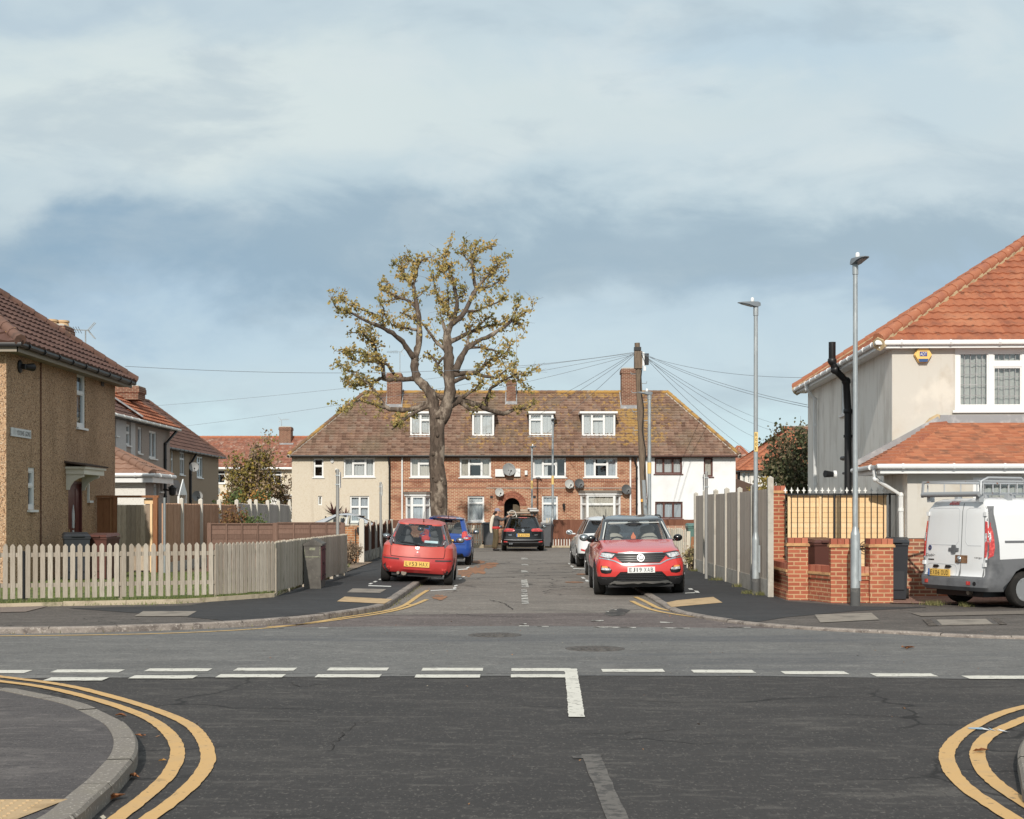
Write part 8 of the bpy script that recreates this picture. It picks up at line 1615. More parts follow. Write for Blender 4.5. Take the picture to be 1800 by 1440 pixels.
top = pb.lerp(pt, .955); ends = [
    ('telephone wire from the pole to the gutter of the pebbledash house, longest', (-10.2, 39.0, Zy(644, 39.0)), -1.2), ('telephone wire running left behind the tree toward the far orange roof', (-30, 100, 8.4), -0.8), ('lower telephone wire running left toward the far orange roof', (-27, 104, 7.2), -0.8),
    ('telephone wire from the pole to the tree side of the terrace ridge', (X(720, 79), 79, 7.4), -0.5), ('telephone wire from the pole to the middle chimney, upper of two', (X(905, 78), 77.6, 6.6), -0.4), ('telephone wire from the pole to the middle chimney, lower of two', (X(915, 78), 77.2, 6.2), -0.4), ('short telephone wire from the pole down to the third dormer', (X(960, 77.4), 77.3, 5.7), -0.2),
    ('telephone wire from the pole to the far eave of the rendered house, uppermost', (X(1412, 42), 42, Zy(664, 42)), -0.6), ('telephone wire from the pole to the side wall of the rendered house', (X(1419, 41.4), 41.4, Zy(712, 41.4)), -0.5), ('second telephone wire to the side wall of the rendered house, a little lower', (X(1421, 41.2), 41.2, Zy(716, 41.2)), -0.6),
    ('telephone wire from the pole toward the far bush, upper of a pair', (X(1400, 116), 116, 8.2), -1.6), ('telephone wire from the pole toward the far bush, lower of a pair', (X(1392, 116), 116, 7.6), -1.6), ('telephone wire from the pole to the far orange roof, upper', (X(1352, 116), 116, 7.0), -1.4), ('telephone wire from the pole to the far orange roof, lowest', (X(1342, 114), 114, 5.6), -1.2)]
for i, (lab, e, sag) in enumerate(ends):
    e = Vector(e); a = top + Vector((-.1 if e.x < top.x else .12, -.1, -.03 * (i % 4))); mb = MB(); mb.tube([a.lerp(e, t) + ZV * (sag * 1.5 * t * (1 - t)) for t in [j / 18 for j in range(19)]], 0.0085, 4); o = mb.build('telephone_wire', WIRE, loc=tuple(a)); tag(o, lab, 'wire', 'telephone wires from the leaning pole')
# wheelie bins
BING = mat('bin_grey', S(94, 97, 102), rough=0.5, spec=0.4, layers=[(S(76, 78, 82), 3, 0.45, 0.7, (1, 1, 1), 0.5)])
BIND = mat('bin_dark_grey', S(46, 50, 57), rough=0.5, spec=0.4); BINB = mat('bin_brown', S(96, 55, 46), rough=0.5, spec=0.4, layers=[(S(92, 54, 46), 3, 0.45, 0.7, (1, 1, 1), 0.5)]); BINN = mat('bin_green', S(88, 128, 120), rough=0.5, spec=0.4)
def bin_(lab, x, y, zg, m, rot=0.0, h=1.06, w=0.5):
    t = thing('wheelie_bin', lab, 'wheelie bin', (x, y, zg), rot, local=True, group='wheelie bins'); a, b = w / 2 * .8, w / 2; mb = MB()
    bot = [(-a, -.26, .03), (a, -.26, .03), (a, .22, .03), (-a, .22, .03)]; tp_ = [(-b, -.34, h - .1), (b, -.34, h - .1), (b, .34, h - .1), (-b, .34, h - .1)]; mb.hexa(bot + tp_)
    mb.box(-b - .015, b + .015, -.36, .35, h - .14, h - .09); mb.box(-a + .03, a - .03, -.3, -.27, .2, .55); mb.build('body', m, t)
    l = MB(); l.hexa([(-b - .02, -.38, h - .09), (b + .02, -.38, h - .09), (b + .02, .36, h - .06), (-b - .02, .36, h - .06), (-b + .02, -.34, h - .04), (b - .02, -.34, h - .04), (b - .02, .32, h + .0), (-b + .02, .32, h + .0)]); l.tube([(-b * .7, .38, h - .06), (b * .7, .38, h - .06)], .02, 6); l.box(-b * .5, b * .5, -.41, -.37, h - .09, h - .06); l.build('lid', m, t)
    for s in (-1, 1):
        q = MB(); q.lathe([(.0001, -.03), (.1, -.03), (.1, .03), (.0001, .03)], Matrix.Translation((s * (a + .02), .24, .1)) @ Matrix.Rotation(R(90), 4, 'Y'), 14); q.build('wheel', TYRE, t)
    return t
bin_('grey wheelie bin before the cream pickets, left of the person', X(857.5, 67.3), 67.3, ZL, BING, R(180 + 8)); bin_('grey wheelie bin right of the black estate car, by the lamp post', X(961.5, 66.9), 66.9, ZR, BING, R(180 - 12))
bin_('dark grey wheelie bin by the maroon door, behind the picket fence', X(134, 33.6), 33.6, 0.1, BIND, R(20), 1.08, 0.56); bin_('brown wheelie bin by the fresh brown panel, behind the picket fence', X(178, 33.9), 33.9, 0.1, BINB, R(-10), 1.06, 0.58)
bin_('brown wheelie bin between two brick pillars of the garden wall', X(1442, 27.9), 27.9, ZR, BINB, R(10), 1.12, 0.5); bin_('dark grey wheelie bin at the right end of the brick garden wall', X(1576, 27.0), 27.0, ZR, BIND, R(-15), 1.14, 0.42)
bin_('teal green wheelie bin half hidden at the end of the tall grey fence', X(1222, 44.8), 44.8, ZR, BINN, R(0), 1.25, 0.5)
# litter on the road
def leaf_(lab, px, py, z, s, m, n=3, name='fallen_leaf', cat='leaf', group='fallen leaves on the road'):
    x, y = G(px, py, z); mb = MB(); rr = random.Random(int(px))
    for i in range(n):
        a = rr.uniform(0, 6.28); o = Vector((x + rr.uniform(-s, s) * .6, y + rr.uniform(-s, s) * .4, z + .006)); u = Vector((math.cos(a), math.sin(a), 0)) * s; v = Vector((-u.y, u.x, 0)) * .5
        mb.mesh([o - u, o - u * .2 - v + ZV * s * .5, o + u + ZV * s * .3, o - u * .1 + v + ZV * s * .45, o + ZV * s * .15], [(0, 1, 4), (1, 2, 4), (2, 3, 4), (3, 0, 4)])
    t = mb.build(name, m); tag(t, lab, cat, group)
LEAFB = mat('dead_leaf', S(164, 106, 62), rough=0.8, trans=0.2); LEAFY = mat('yellow_leaf', S(222, 160, 62), rough=0.8, trans=0.2); LEAFR = mat('rust_leaf', S(206, 122, 66), rough=0.8)
leaf_('curled brown leaf lying alone on the right of the main road', 1594, 1141, 0.004, 0.07, LEAFB, 3); leaf_('orange leaf clump in the gutter below the right kerb', 1720, 1115, 0.01, 0.055, LEAFR, 4)
leaf_('yellow leaf between the kerb and the near left yellow lines', 288, 1340, 0.003, 0.035, LEAFY, 1); leaf_('dry brown leaves near the top of the near left kerb curve', 214, 1260, 0.003, 0.045, LEAFB, 3); leaf_('brown twig-like leaf in the near left gutter', 200, 1405, 0.003, 0.06, LEAFB, 3); leaf_('brown leaf litter at the foot of the near left dropped kerb', 226, 1368, 0.003, 0.05, LEAFB, 5)
leaf_('rusty leaves on the inner near right yellow line', 1722, 1323, 0.009, 0.05, LEAFB, 2); leaf_('small dry leaf in the near left gutter beside the kerb nose', 247, 1296, 0.003, 0.035, LEAFB, 2)
mb = MB(); rr = random.Random(4)
for (a, b, m_) in ((1726, 1739, 0), (1739, 1748, 1), (1748, 1756, 0), (1756, 1773, 0)):
    x0, y0 = G(a, 1283 + rr.uniform(-2, 2), 0.008); x1, y1 = G(b, 1284 + (b - 1739) * .12, 0.008); mb.mesh([(x0, y0 - .035, .012), (x1, y1 - .04, .012 + rr.uniform(0, .01)), (x1, y1 + .03, .013), (x0, y0 + .03, .02)], [(0, 1, 2, 3)], m_)
x0, y0 = G(1702, 1281, .008); x1, y1 = G(1726, 1282.5, .008); mb.mesh([(x0, y0 - .02, .012), (x1, y1 - .03, .014), (x1, y1 + .03, .02), (x0, y0 + .02, .014)], [(0, 1, 2, 3)], 1)
o = mb.build('litter_wrapper', [mat('wrapper_white', S(224, 228, 232), rough=0.3), mat('wrapper_blue', S(150, 190, 216), rough=0.3)]); tag(o, 'torn white and blue wrapper lying across the near right yellow lines', 'litter')
def specks():
    mb = MB(); rr = random.Random(8)
    for i in range(420):
        t = rr.random(); k = KL if rr.random() < .4 else (KN if rr.random() < .6 else KR); p = k[int(len(k) * t) % len(k)]; j = rr.uniform(-.02, .12); s = rr.uniform(.008, .028); a = rr.uniform(0, 6)
        if i > 260: p = Vector((rr.uniform(-8, 8), rr.uniform(8.5, 26), 0)); s *= .7
        elif not (-9 < p.x < 9 and 6 < p.y < 40): continue
        c = Vector((p.x + (rr.uniform(0.01, .3) if p.x < 0 else -rr.uniform(.01, .3)), p.y - rr.uniform(.0, .25), .006)); u = Vector((math.cos(a), math.sin(a), .3)) * s; v = Vector((-math.sin(a), math.cos(a), .2)) * s * .6
        mb.mesh([c - u, c - v, c + u, c + v], [(0, 1, 2, 3)])
    o = mb.build('leaf_litter', mat('leaf_bits', rough=0.9, base=('island', [S(150, 96, 56), S(186, 132, 76), S(110, 80, 56), S(196, 190, 170)]))); o['kind'] = 'stuff'
specks()
# ------------------------------------------------------------------ the street tree, bushes, grass
BARK = mat('bark', S(104, 89, 77), rough=0.95, layers=[(S(78, 66, 56), 4, 0.47, 0.58, (2, 2, 0.5), 0.85), (S(170, 154, 136), 2.4, 0.52, 0.64, (1, 1, 0.6), 0.75), (S(66, 56, 50), 16, 0.58, 0.68, (2, 2, 0.6), 0.6)], bump=(0.8, 14, 0.04, (2, 2, 0.6)))
LF = mat('autumn_leaves', rough=0.7, base=('island', [S(192, 174, 92), S(218, 188, 104), S(176, 164, 88), S(230, 190, 110), S(202, 170, 94), S(164, 156, 82)]), trans=0.4)
LFG = mat('olive_leaves', rough=0.7, base=('island', [S(160, 156, 84), S(184, 168, 92), S(142, 142, 76), S(196, 170, 94)]), trans=0.4)
TYr = 58.0; rt = random.Random(99)
oak = thing('street_tree', 'pollarded street tree with gnarled limbs and thin yellow-brown leaves', 'tree', (X(772, TYr), TYr, ZL))
def zp(zx, zy): return (560 + .25 * zx, 400 + .25 * zy)
trunk_px = [(773, 985, 19), (773, 960, 16.5), (772, 935, 15), (772, 905, 14.7), (771, 880, 16), (771, 850, 15.2), (767, 815, 13.6), (769, 785, 13), (768, 755, 13), (769, 738, 14.5)]
limbs = {
 'L1': (None, [(835, 1370, 13), (808, 1260, 11), (785, 1160, 9.5), (740, 1110, 9), (690, 1060, 8.6), (675, 1000, 8), (675, 940, 7.6), (690, 880, 6.6), (706, 800, 6), (708, 700, 5.4), (700, 600, 4.8), (685, 520, 4), (670, 440, 3.6), (665, 400, 3.2), (690, 340, 2.6), (700, 260, 2.2), (745, 220, 1.5), (800, 205, .8)]),
 'L1b': ('L1', [(665, 405, 2.6), (605, 360, 2.2), (600, 300, 2), (585, 240, 1.5), (620, 190, .9)]), 'L1b2': ('L1b', [(600, 310, 1.6), (545, 260, 1.2), (510, 240, .7)]), 'L1b3': ('L1', [(700, 270, 1.6), (660, 230, 1.2), (640, 190, .7)]),
 'L1c': ('L1', [(672, 925, 6), (630, 860, 5.4), (590, 800, 5), (520, 740, 4.5), (440, 700, 4), (340, 660, 3.4), (230, 600, 2.4), (120, 560, 1.4), (90, 500, .7)]), 'L1c2': ('L1c', [(450, 700, 2.4), (450, 640, 2), (380, 600, 1.6), (250, 560, 1.1), (130, 490, .7)]), 'L1c3': ('L1c2', [(450, 640, 1.6), (460, 570, 1.4), (410, 500, 1)]),
 'L1d': ('L1', [(690, 1065, 6.2), (620, 1068, 5), (550, 1070, 4.6), (480, 1070, 4.4), (440, 1060, 4), (400, 1080, 3), (330, 1100, 2.4), (220, 1110, 1.4), (170, 1060, .8)]), 'L1d2': ('L1d', [(330, 1100, 2), (270, 1050, 1.6), (200, 1000, 1.3), (130, 960, .8)]),
 'L1e': ('L1d', [(460, 1065, 5.2), (450, 960, 4), (410, 900, 3.4), (400, 840, 3), (350, 790, 2.4), (310, 740, 1.6), (200, 740, .8)]), 'L1e2': ('L1e', [(540, 1040, 3.4), (490, 970, 3), (400, 920, 2.6), (335, 890, 2), (260, 870, 1.2), (130, 870, .8)]), 'L1e3': ('L1e', [(435, 960, 2.6), (400, 945, 2.4), (280, 940, 1.8), (200, 910, 1)]), 'L1e4': ('L1e', [(400, 840, 2), (360, 760, 1.6), (380, 700, 1)]),
 'L1g': ('L1', [(706, 725, 3), (640, 710, 2.6), (600, 705, 2.2), (530, 690, 1.4), (480, 650, .8)]), 'L1h': ('L1', [(700, 580, 3.4), (640, 520, 3), (560, 490, 2.6), (480, 450, 2.2), (430, 435, 1.6), (500, 390, .7)]), 'L1j': ('L1', [(695, 660, 2.8), (640, 625, 2.2), (570, 595, 1.4)]), 'L1k': ('L1h', [(560, 490, 1.8), (500, 520, 1.4), (420, 520, 1)]), 'L1m': ('L1', [(680, 500, 1.8), (720, 470, 1.4), (740, 450, .8)]),
 'R': (None, [(855, 1370, 13), (895, 1270, 11.5), (925, 1150, 10), (920, 1050, 9.6), (915, 950, 9.5), (910, 850, 9), (903, 800, 8), (905, 740, 6.4), (935, 680, 5.6), (990, 640, 5.2), (1040, 570, 4.8), (1080, 480, 4.4), (1108, 430, 4), (1095, 380, 3.4), (1085, 300, 2.9), (1078, 220, 2.3), (1100, 150, 1.6), (1130, 90, .9)]),
 'R1b': ('R', [(1110, 435, 3.2), (1160, 370, 2.6), (1210, 320, 2), (1260, 280, 1.3), (1250, 230, .7)]), 'R1c': ('R', [(1080, 250, 2), (1040, 220, 1.7), (1000, 170, 1.2), (1050, 90, .6)]), 'R1d': ('R', [(1120, 425, 2.6), (1200, 420, 2), (1250, 390, 1.5), (1340, 330, .8)]), 'R1e': ('R', [(1090, 180, 1.5), (1180, 140, 1.1), (1250, 130, .7)]), 'R1f': ('R1b', [(1210, 320, 1.4), (1290, 230, .9), (1340, 210, .5)]),
 'R2': ('R', [(915, 740, 4.6), (960, 620, 4), (975, 520, 3.9), (955, 430, 3.4), (960, 390, 2.8), (930, 320, 1.8), (915, 250, 1)]), 'R2b': ('R', [(935, 670, 3), (908, 600, 2.4), (915, 510, 1.8), (905, 450, 1)]), 'R2c': ('R2b', [(890, 600, 2.4), (860, 520, 2.2), (820, 435, 1.6), (810, 330, .8)]), 'R2d': ('R2', [(960, 400, 2), (900, 340, 1.6), (840, 290, 1.2), (820, 220, .7)]), 'R2e': ('R2', [(975, 500, 2.2), (1030, 470, 1.8), (1010, 400, 1.2)]), 'R2f': ('R2', [(930, 320, 1.5), (880, 200, 1), (920, 130, .6)]),
 'R3': ('R', [(930, 800, 5), (1000, 770, 4.5), (1060, 740, 4.2), (1120, 715, 3.7), (1180, 690, 3.2), (1280, 685, 2.3), (1330, 640, 1)]), 'R3b': ('R3', [(1100, 720, 2.4), (1170, 650, 2), (1210, 620, 1.3)]), 'R3c': ('R', [(1040, 590, 2.8), (1120, 585, 2.4), (1200, 550, 2), (1270, 520, 1.6), (1340, 470, .9)]),
 'R4': ('R', [(960, 1010, 7), (1000, 920, 6.4), (1040, 850, 5.4), (1120, 800, 4.5), (1210, 760, 4.2), (1280, 715, 3.8), (1340, 670, 3.2), (1390, 640, 2.5), (1450, 600, 1.7), (1510, 570, .8)]), 'R4b': ('R4', [(1042, 850, 4), (1050, 790, 3), (1062, 740, 2.4), (1080, 680, 1.4)]), 'R4c': ('R4', [(1060, 845, 3), (1140, 842, 2.7), (1220, 860, 2.3), (1310, 885, 1.7), (1370, 810, .9)]), 'R4d': ('R4', [(1340, 670, 2), (1400, 550, 1.4), (1420, 500, .8)]), 'R4e': ('R4', [(1360, 660, 2), (1420, 690, 1.4), (1450, 740, .8)]),
 'R5': ('R', [(950, 1035, 6), (1050, 1020, 5.4), (1110, 1025, 4.6), (1140, 1000, 3.2), (1200, 940, 2.2), (1260, 900, 1)]), 'R5b': ('R5', [(1110, 1030, 3.6), (1160, 1045, 3), (1250, 1060, 2.5), (1320, 1000, 1.6), (1400, 960, .8)]), 'R5c': ('R', [(950, 1085, 4.4), (1030, 1052, 3.6), (1058, 1068, 2.8)]), 'R5d': ('R5', [(1140, 1000, 2), (1180, 930, 1.5), (1290, 900, .8)]),
 'R6': ('R', [(900, 1260, 10), (990, 1210, 8), (1060, 1232, 6.4), (1130, 1250, 5.4), (1200, 1285, 5), (1300, 1310, 4.4), (1330, 1300, 3.8), (1400, 1275, 2.9), (1480, 1268, 1.8), (1510, 1230, .9)]), 'R6b': ('R6', [(1180, 1275, 3.6), (1185, 1200, 3.4), (1210, 1130, 3.1), (1270, 1090, 2.9), (1340, 1055, 2.5), (1400, 1030, 1.8), (1470, 1020, 1.2), (1530, 1000, .7)]), 'R6c': ('R6', [(990, 1225, 4.4), (1060, 1280, 3), (1120, 1290, 1.8)]), 'R6d': ('R6', [(1005, 1205, 4.2), (1060, 1160, 3.2), (1100, 1140, 2.3), (1160, 1060, 1.6)]), 'R6e': ('R6b', [(1380, 1045, 2), (1420, 1080, 1.6), (1450, 1110, .7)]),
 'R8': ('R', [(915, 1120, 4), (885, 1050, 3.6), (840, 990, 3.4), (830, 950, 2.8), (790, 900, 2), (740, 870, 1)]), 'R8b': ('R8', [(840, 960, 3), (870, 920, 3), (905, 900, 3)]), 'R9': ('R', [(905, 1215, 6), (850, 1190, 4.4), (800, 1150, 3), (750, 1130, 1.6)]), 'R10': ('R', [(890, 860, 4), (830, 810, 3.6), (780, 740, 3), (725, 670, 2)]), 'R11': ('R', [(905, 760, 5), (890, 720, 4), (870, 640, 2), (850, 600, 1)]),
 'LL': ('L1', [(790, 1230, 7), (700, 1272, 5.4), (600, 1285, 4.6), (500, 1280, 4.4), (455, 1250, 4), (430, 1195, 3.6), (390, 1150, 3.4), (370, 1120, 2.4), (300, 1060, 1.3)]), 'LL2': ('LL', [(470, 1270, 3), (380, 1240, 2.6), (290, 1215, 2), (220, 1245, 1.4), (150, 1270, .8)]), 'LL3': ('L1', [(800, 1240, 5), (700, 1290, 4), (630, 1330, 3.4), (580, 1360, 2.8), (560, 1390, 2.4), (515, 1420, 1.8)]),
}
depth = {}; pts3 = {}; tipsets = []
tr = MB(); tr.tube([(X(a, TYr), TYr, Zy(b, TYr)) for a, b, _ in trunk_px], [r * TYr / FPX for *_, r in trunk_px], 14)
for k in range(10):
    z = rt.uniform(1.2, 5.6); a = rt.uniform(-2.6, -.5); r = .34; p = Vector((X(770, TYr) + r * math.cos(a) * .92, TYr + r * math.sin(a) * .92, z)); tr.ball(p, rt.uniform(.05, .11), 0, 7, 4)
tr.build('trunk', BARK, oak, smooth=True)
lm = MB()
for nm, (par, pl) in limbs.items():
    px = [(*zp(a, b), r) for a, b, r in pl]
    if par is None: d0 = 0.0
    else:
        q = pts3[par]; d0 = min(q, key=lambda e: (e[0] - px[0][0]) ** 2 + (e[1] - px[0][1]) ** 2)[2]
    sl_ = rt.uniform(-.75, .75) if par else rt.uniform(-.25, .25); L = 0; out = []; prev = px[0]
    for (a, b, r) in px:
        L += math.hypot(a - prev[0], b - prev[1]) * TYr / FPX; prev = (a, b, r); d = d0 + sl_ * L + .12 * math.sin(L * 2.3); out.append((a, b, d, r))
    pts3[nm] = out
    V = []; rr_ = []
    for i in range(len(out) - 1):
        n = 3 if i else 2
        for j in range(n):
            t = j / n; a, b, d, r = (out[i][k] * (1 - t) + out[i + 1][k] * t for k in range(4)); w = 0.55 if j else 0.0
            Y = TYr + d; V.append(Vector((X(a + rt.uniform(-w, w) * 1.6, Y), Y, Zy(b + rt.uniform(-w, w) * 1.6, Y)))); rr_.append(max(.01, r * Y / FPX * (0.8 + .012 * min(r, 12)) * rt.uniform(.86, 1.2 if r > 2.4 else 1.05)))
    a, b, d, r = out[-1]; Y = TYr + d; V.append(Vector((X(a, Y), Y, Zy(b, Y)))); rr_.append(max(.008, r * Y / FPX * .8))
    lm.tube(V, rr_, 8 if rr_[0] > .06 else 6); tipsets.append(list(zip(V, rr_)))
def leaf_quad(V, Fc, c, s, rr):
    n = Vector((rr.gauss(0, 1), rr.gauss(0, 1), rr.gauss(0, .7))); n = n.normalized() if n.length > .01 else Vector((0, 0, 1))
    u = n.orthogonal().normalized(); a = rr.uniform(0, 6.28); w = n.cross(u); u, w = u * math.cos(a) + w * math.sin(a), w * math.cos(a) - u * math.sin(a)
    i = len(V); b = s * rr.uniform(.55, .8); k = n * (s * .25)
    V += [c - u * s, c - w * b * .8 - u * s * .1 + k, c + u * s * .45 - w * b + k * .4, c + u * s, c + u * s * .4 + w * b, c + w * b * .85 - u * s * .15 + k]
    Fc.append((i, i + 1, i + 2, i + 3)); Fc.append((i, i + 3, i + 4, i + 5))
def leaf_mesh(name, m, V, Fc, parent):
    mb = MB(); mb.v = [tuple(v) for v in V]; mb.f = Fc; mb.mi = [0] * len(Fc); return mb.build(name, m, parent, uv=False)
V, Fc, V2, F2 = [], [], [], []; tw = lm
for ts in tipsets:
    for (p, r), (p2, r2) in zip(ts, ts[1:]):
        if r > .082: continue
        L = (p2 - p).length; dens = 11.5 if r < .05 else 4.6
        k = int(L * dens + rt.random())
        for _ in range(k):
            c = p.lerp(p2, rt.random()); dirv = Vector((rt.gauss(0, 1), rt.gauss(0, 1), rt.gauss(.25, .9))).normalized(); ln = rt.uniform(.1, .52); e = c + dirv * ln
            tw.tube([c, c + dirv * ln * .5 + Vector((0, 0, rt.uniform(-.03, .05))), e], [.012, .008, .005], 4)
            if rt.random() < .35: tw.tube([e, e + (dirv + Vector((rt.gauss(0, .6), rt.gauss(0, .6), rt.gauss(.2, .5)))) * rt.uniform(.12, .3)], [.006, .003], 3)
            gf_ = rt.random() < .25 + .35 * max(0, (8.5 - e.z) / 4)
            for _ in range(rt.randint(8, 17)):
                q = c.lerp(e, rt.uniform(.25, 1.15)) + Vector((rt.gauss(0, .07), rt.gauss(0, .07), rt.gauss(0, .07))); leaf_quad(V2 if gf_ else V, F2 if gf_ else Fc, q, rt.uniform(.034, .08), rt)
lm.build('limbs', BARK, oak, smooth=True, uv=False); leaf_mesh('crown', LF, V, Fc, oak); leaf_mesh('crown', LFG, V2, F2, oak)
def bush(name, lab, cat, c, size, m, n, leaf=.05, stems=12, seed=1, m2=None, twig=BARK, clump=26, group=None, spray=0.0, low=0.0):
    rr = random.Random(seed); t = thing(name, lab, cat, c, group=group); c = Vector(c); s = MB(); V, Fc, W_, Fw = [], [], [], []; tips = []
    for i in range(stems):
        a = rr.uniform(0, 6.28); q = rr.uniform(.2, 1); e = c + Vector((math.cos(a) * size[0] * q, math.sin(a) * size[1] * q, size[2] * (rr.uniform(.45, 1.0) if q > .6 else rr.uniform(.75, 1.0)))); mid = c.lerp(e, .5) + Vector((rr.gauss(0, .08), rr.gauss(0, .08), size[2] * .12)) * 1.0
        s.tube([c + Vector((rr.gauss(0, .08), rr.gauss(0, .08), 0)), mid, e], [.012 + .008 * size[2], .01 + .003 * size[2], .006], 5); tips.append((c, mid, e))
        for _ in range(4):
            b = mid.lerp(e, rr.random()); e2 = b + Vector((rr.gauss(0, .22) * size[0], rr.gauss(0, .22) * size[1], rr.gauss(.1, .16) * size[2])); s.tube([b, e2], [.008, .004], 4); tips.append((b, b.lerp(e2, .5), e2))
    for k in range(n // clump):
        a0, a1, a2 = rr.choice(tips); tt = rr.uniform(.25 + low, 1.05); p = (a0.lerp(a1, tt * 2) if tt < .5 else a1.lerp(a2, tt * 2 - 1)); cs = rr.uniform(.06, .14) * max(size[0], .6) * (1 + spray)
        tgt = (W_, Fw) if (m2 and rr.random() < .4) else (V, Fc)
        for _ in range(clump): leaf_quad(tgt[0], tgt[1], p + Vector((rr.gauss(0, cs), rr.gauss(0, cs), rr.gauss(0, cs))), leaf * rr.uniform(.6, 1.2), rr)
    s.build('stems', twig, t, uv=False); leaf_mesh('foliage', m, V, Fc, t)
    if m2: leaf_mesh('foliage', m2, W_, Fw, t)
    return t
LDK = mat('dark_green_leaves', rough=0.55, base=('island', [S(74, 84, 52), S(92, 100, 62), S(58, 66, 42), S(112, 112, 76), S(120, 104, 78)]), trans=0.2)
LYG = mat('yellow_green_leaves', rough=0.7, base=('island', [S(140, 132, 62), S(168, 150, 60), S(112, 108, 56), S(196, 168, 62), S(134, 112, 74)]), trans=0.3)
LBR = mat('bronze_leaves', rough=0.7, base=('island', [S(150, 104, 66), S(128, 92, 60), S(168, 124, 72), S(118, 108, 60)]), trans=0.2)
LGR = mat('mid_green_leaves', rough=0.7, base=('island', [S(92, 112, 58), S(112, 130, 70), S(76, 94, 48)]), trans=0.2)
LOR = mat('orange_berries', rough=0.6, base=('island', [S(92, 108, 56), S(222, 140, 50), S(110, 118, 62), S(84, 98, 50)]))
LTW = mat('dry_twigs', rough=0.9, base=('island', [S(152, 128, 104), S(134, 112, 90), S(168, 146, 118)]))
y = 46; bush('garden_bush', 'large dark leafy bush between the tall grey fence and the rendered house', 'bush', (X(1396, y), y, 0.1), (1.0, 1.2, 3.7), LDK, 7800, .062, 40, 3, m2=mat('olive_dark_leaves', rough=0.6, base=('island', [S(104, 100, 66), S(128, 118, 84), S(84, 86, 56), S(142, 116, 90)]), trans=.2), spray=.5)
y = 44; bush('garden_bush', 'thin yellowish bush just behind the tall grey fence by its lamp post', 'bush', (X(1345, y), y, 0.1), (.55, .6, 2.35), LYG, 900, .05, 12, 5, spray=.6, low=.3)
y = 80; bush('garden_tree', 'yellowing young tree before the orange roofed house', 'tree', (X(447, y), y, 0.1), (1.5, 1.4, 4.6), LYG, 5200, .085, 34, 7, m2=LTW, spray=.4)
y = 82; bush('garden_bush', 'tangled twiggy shrub right of the yellowing young tree, by the terrace', 'bush', (X(498, y), y, 0.1), (.8, .8, 3.4), LTW, 1500, .07, 20, 8, m2=LYG, spray=.4); bush('garden_bush', 'loose twiggy shrub left of the yellowing young tree', 'bush', (X(414, y), y, 0.1), (.9, .8, 2.6), LTW, 1000, .07, 16, 9, m2=LYG, spray=.4)
y = 60; bush('berry_bush', 'green bush with orange berries above the brown fence posts', 'bush', (X(401, y), y, 0.1), (.7, .6, 2.05), LGR, 2200, .06, 20, 11, m2=LOR, spray=.3, low=.3); bush('berry_bush', 'green bush with orange berries above the grey fence', 'bush', (X(456, y), y, 0.1), (.6, .6, 2.05), LGR, 2000, .06, 20, 12, m2=LOR, spray=.3, low=.3)
y = 42; bush('garden_shrub', 'bronze autumn shrub behind the low slatted fence', 'bush', (X(408, y), y, 0.1), (.5, .5, 1.38), LBR, 2600, .042, 20, 13, spray=.2); bush('garden_shrub', 'small green rose bush right of the bronze shrub', 'bush', (X(440, y), y, 0.1), (.35, .35, 1.36), LGR, 1500, .04, 14, 14, spray=.2)
y = 43; bush('garden_shrub', 'grey twiggy lavender mound beside the brown driveway', 'bush', (X(616, y), y, 0.1), (.38, .4, .55), LTW, 1600, .03, 30, 15)
bush('garden_shrub', 'dry weeds by the kerb at the end of the tall grey fence', 'weeds', (X(1217, 40.5), 40.5, .05), (.22, .3, .55), mat('dry_grass', rough=.9, base=('island', [S(196, 176, 130), S(160, 140, 96), S(120, 128, 70)])), 700, .035, 26, 16)
# purple cordyline
y = 64; cd_ = thing('cordyline', 'spiky purple cordyline behind the silver car', 'plant', (X(590, y), y, 0.1)); mb = MB(); rr = random.Random(2)
for (px, py, n, L) in ((588, 902, 70, .62), (608, 905, 34, .4)):
    c = Vector((X(px, y), y, Zy(py, y) - .1))
    for i in range(n):
        d = Vector((rr.gauss(0, 1), rr.gauss(0, .8), abs(rr.gauss(.5, .7)))).normalized(); e = c + d * L * rr.uniform(.7, 1.2); s_ = d.cross(ZV).normalized() * .025; mb.mesh([c - s_, c + s_, c.lerp(e, .5) + s_ * 1.3, e, c.lerp(e, .5) - s_ * 1.3], [(0, 1, 2, 4), (2, 3, 4)])
mb.build('leaves', mat('purple_leaves', rough=.6, base=('island', [S(110, 62, 60), S(88, 48, 50), S(132, 82, 72)])), cd_, uv=False); mb = MB(); mb.tube([(X(588, y), y, .1), (X(588, y), y, Zy(903, y))], .06, 8); mb.build('stem', BARK, cd_)
# grass of the lawn and tufts along the fences
def grass(name, spots, n, h, m, seed):
    rr = random.Random(seed); mb = MB()
    for _ in range(n):
        p = spots(rr)
        if p is None: continue
        x, y, z = p; a = rr.uniform(0, 6.28); w = .006; k = h * rr.uniform(.5, 1.2); dx, dy = math.cos(a), math.sin(a); lx, ly = rr.gauss(0, .4) * k, rr.gauss(0, .4) * k
        mb.mesh([(x - dx * w, y - dy * w, z), (x + dx * w, y + dy * w, z), (x + lx, y + ly, z + k)], [(0, 1, 2)])
    o = mb.build(name, m, uv=False); o['kind'] = 'stuff'; return o
GBL = mat('grass_blades', rough=.8, base=('island', [S(116, 134, 62), S(140, 154, 78), S(98, 116, 52), S(172, 168, 108)]), trans=.3)
def lawn(rr):
    y = rr.uniform(24.5, 37.5); x = rr.uniform(-11, -4.4)
    if y > 27.2 and x > -4.5: return None
    if y < 27.4 and x > -5.1 + (y - 25.9) * .5: return None
    return (x, y, .1)
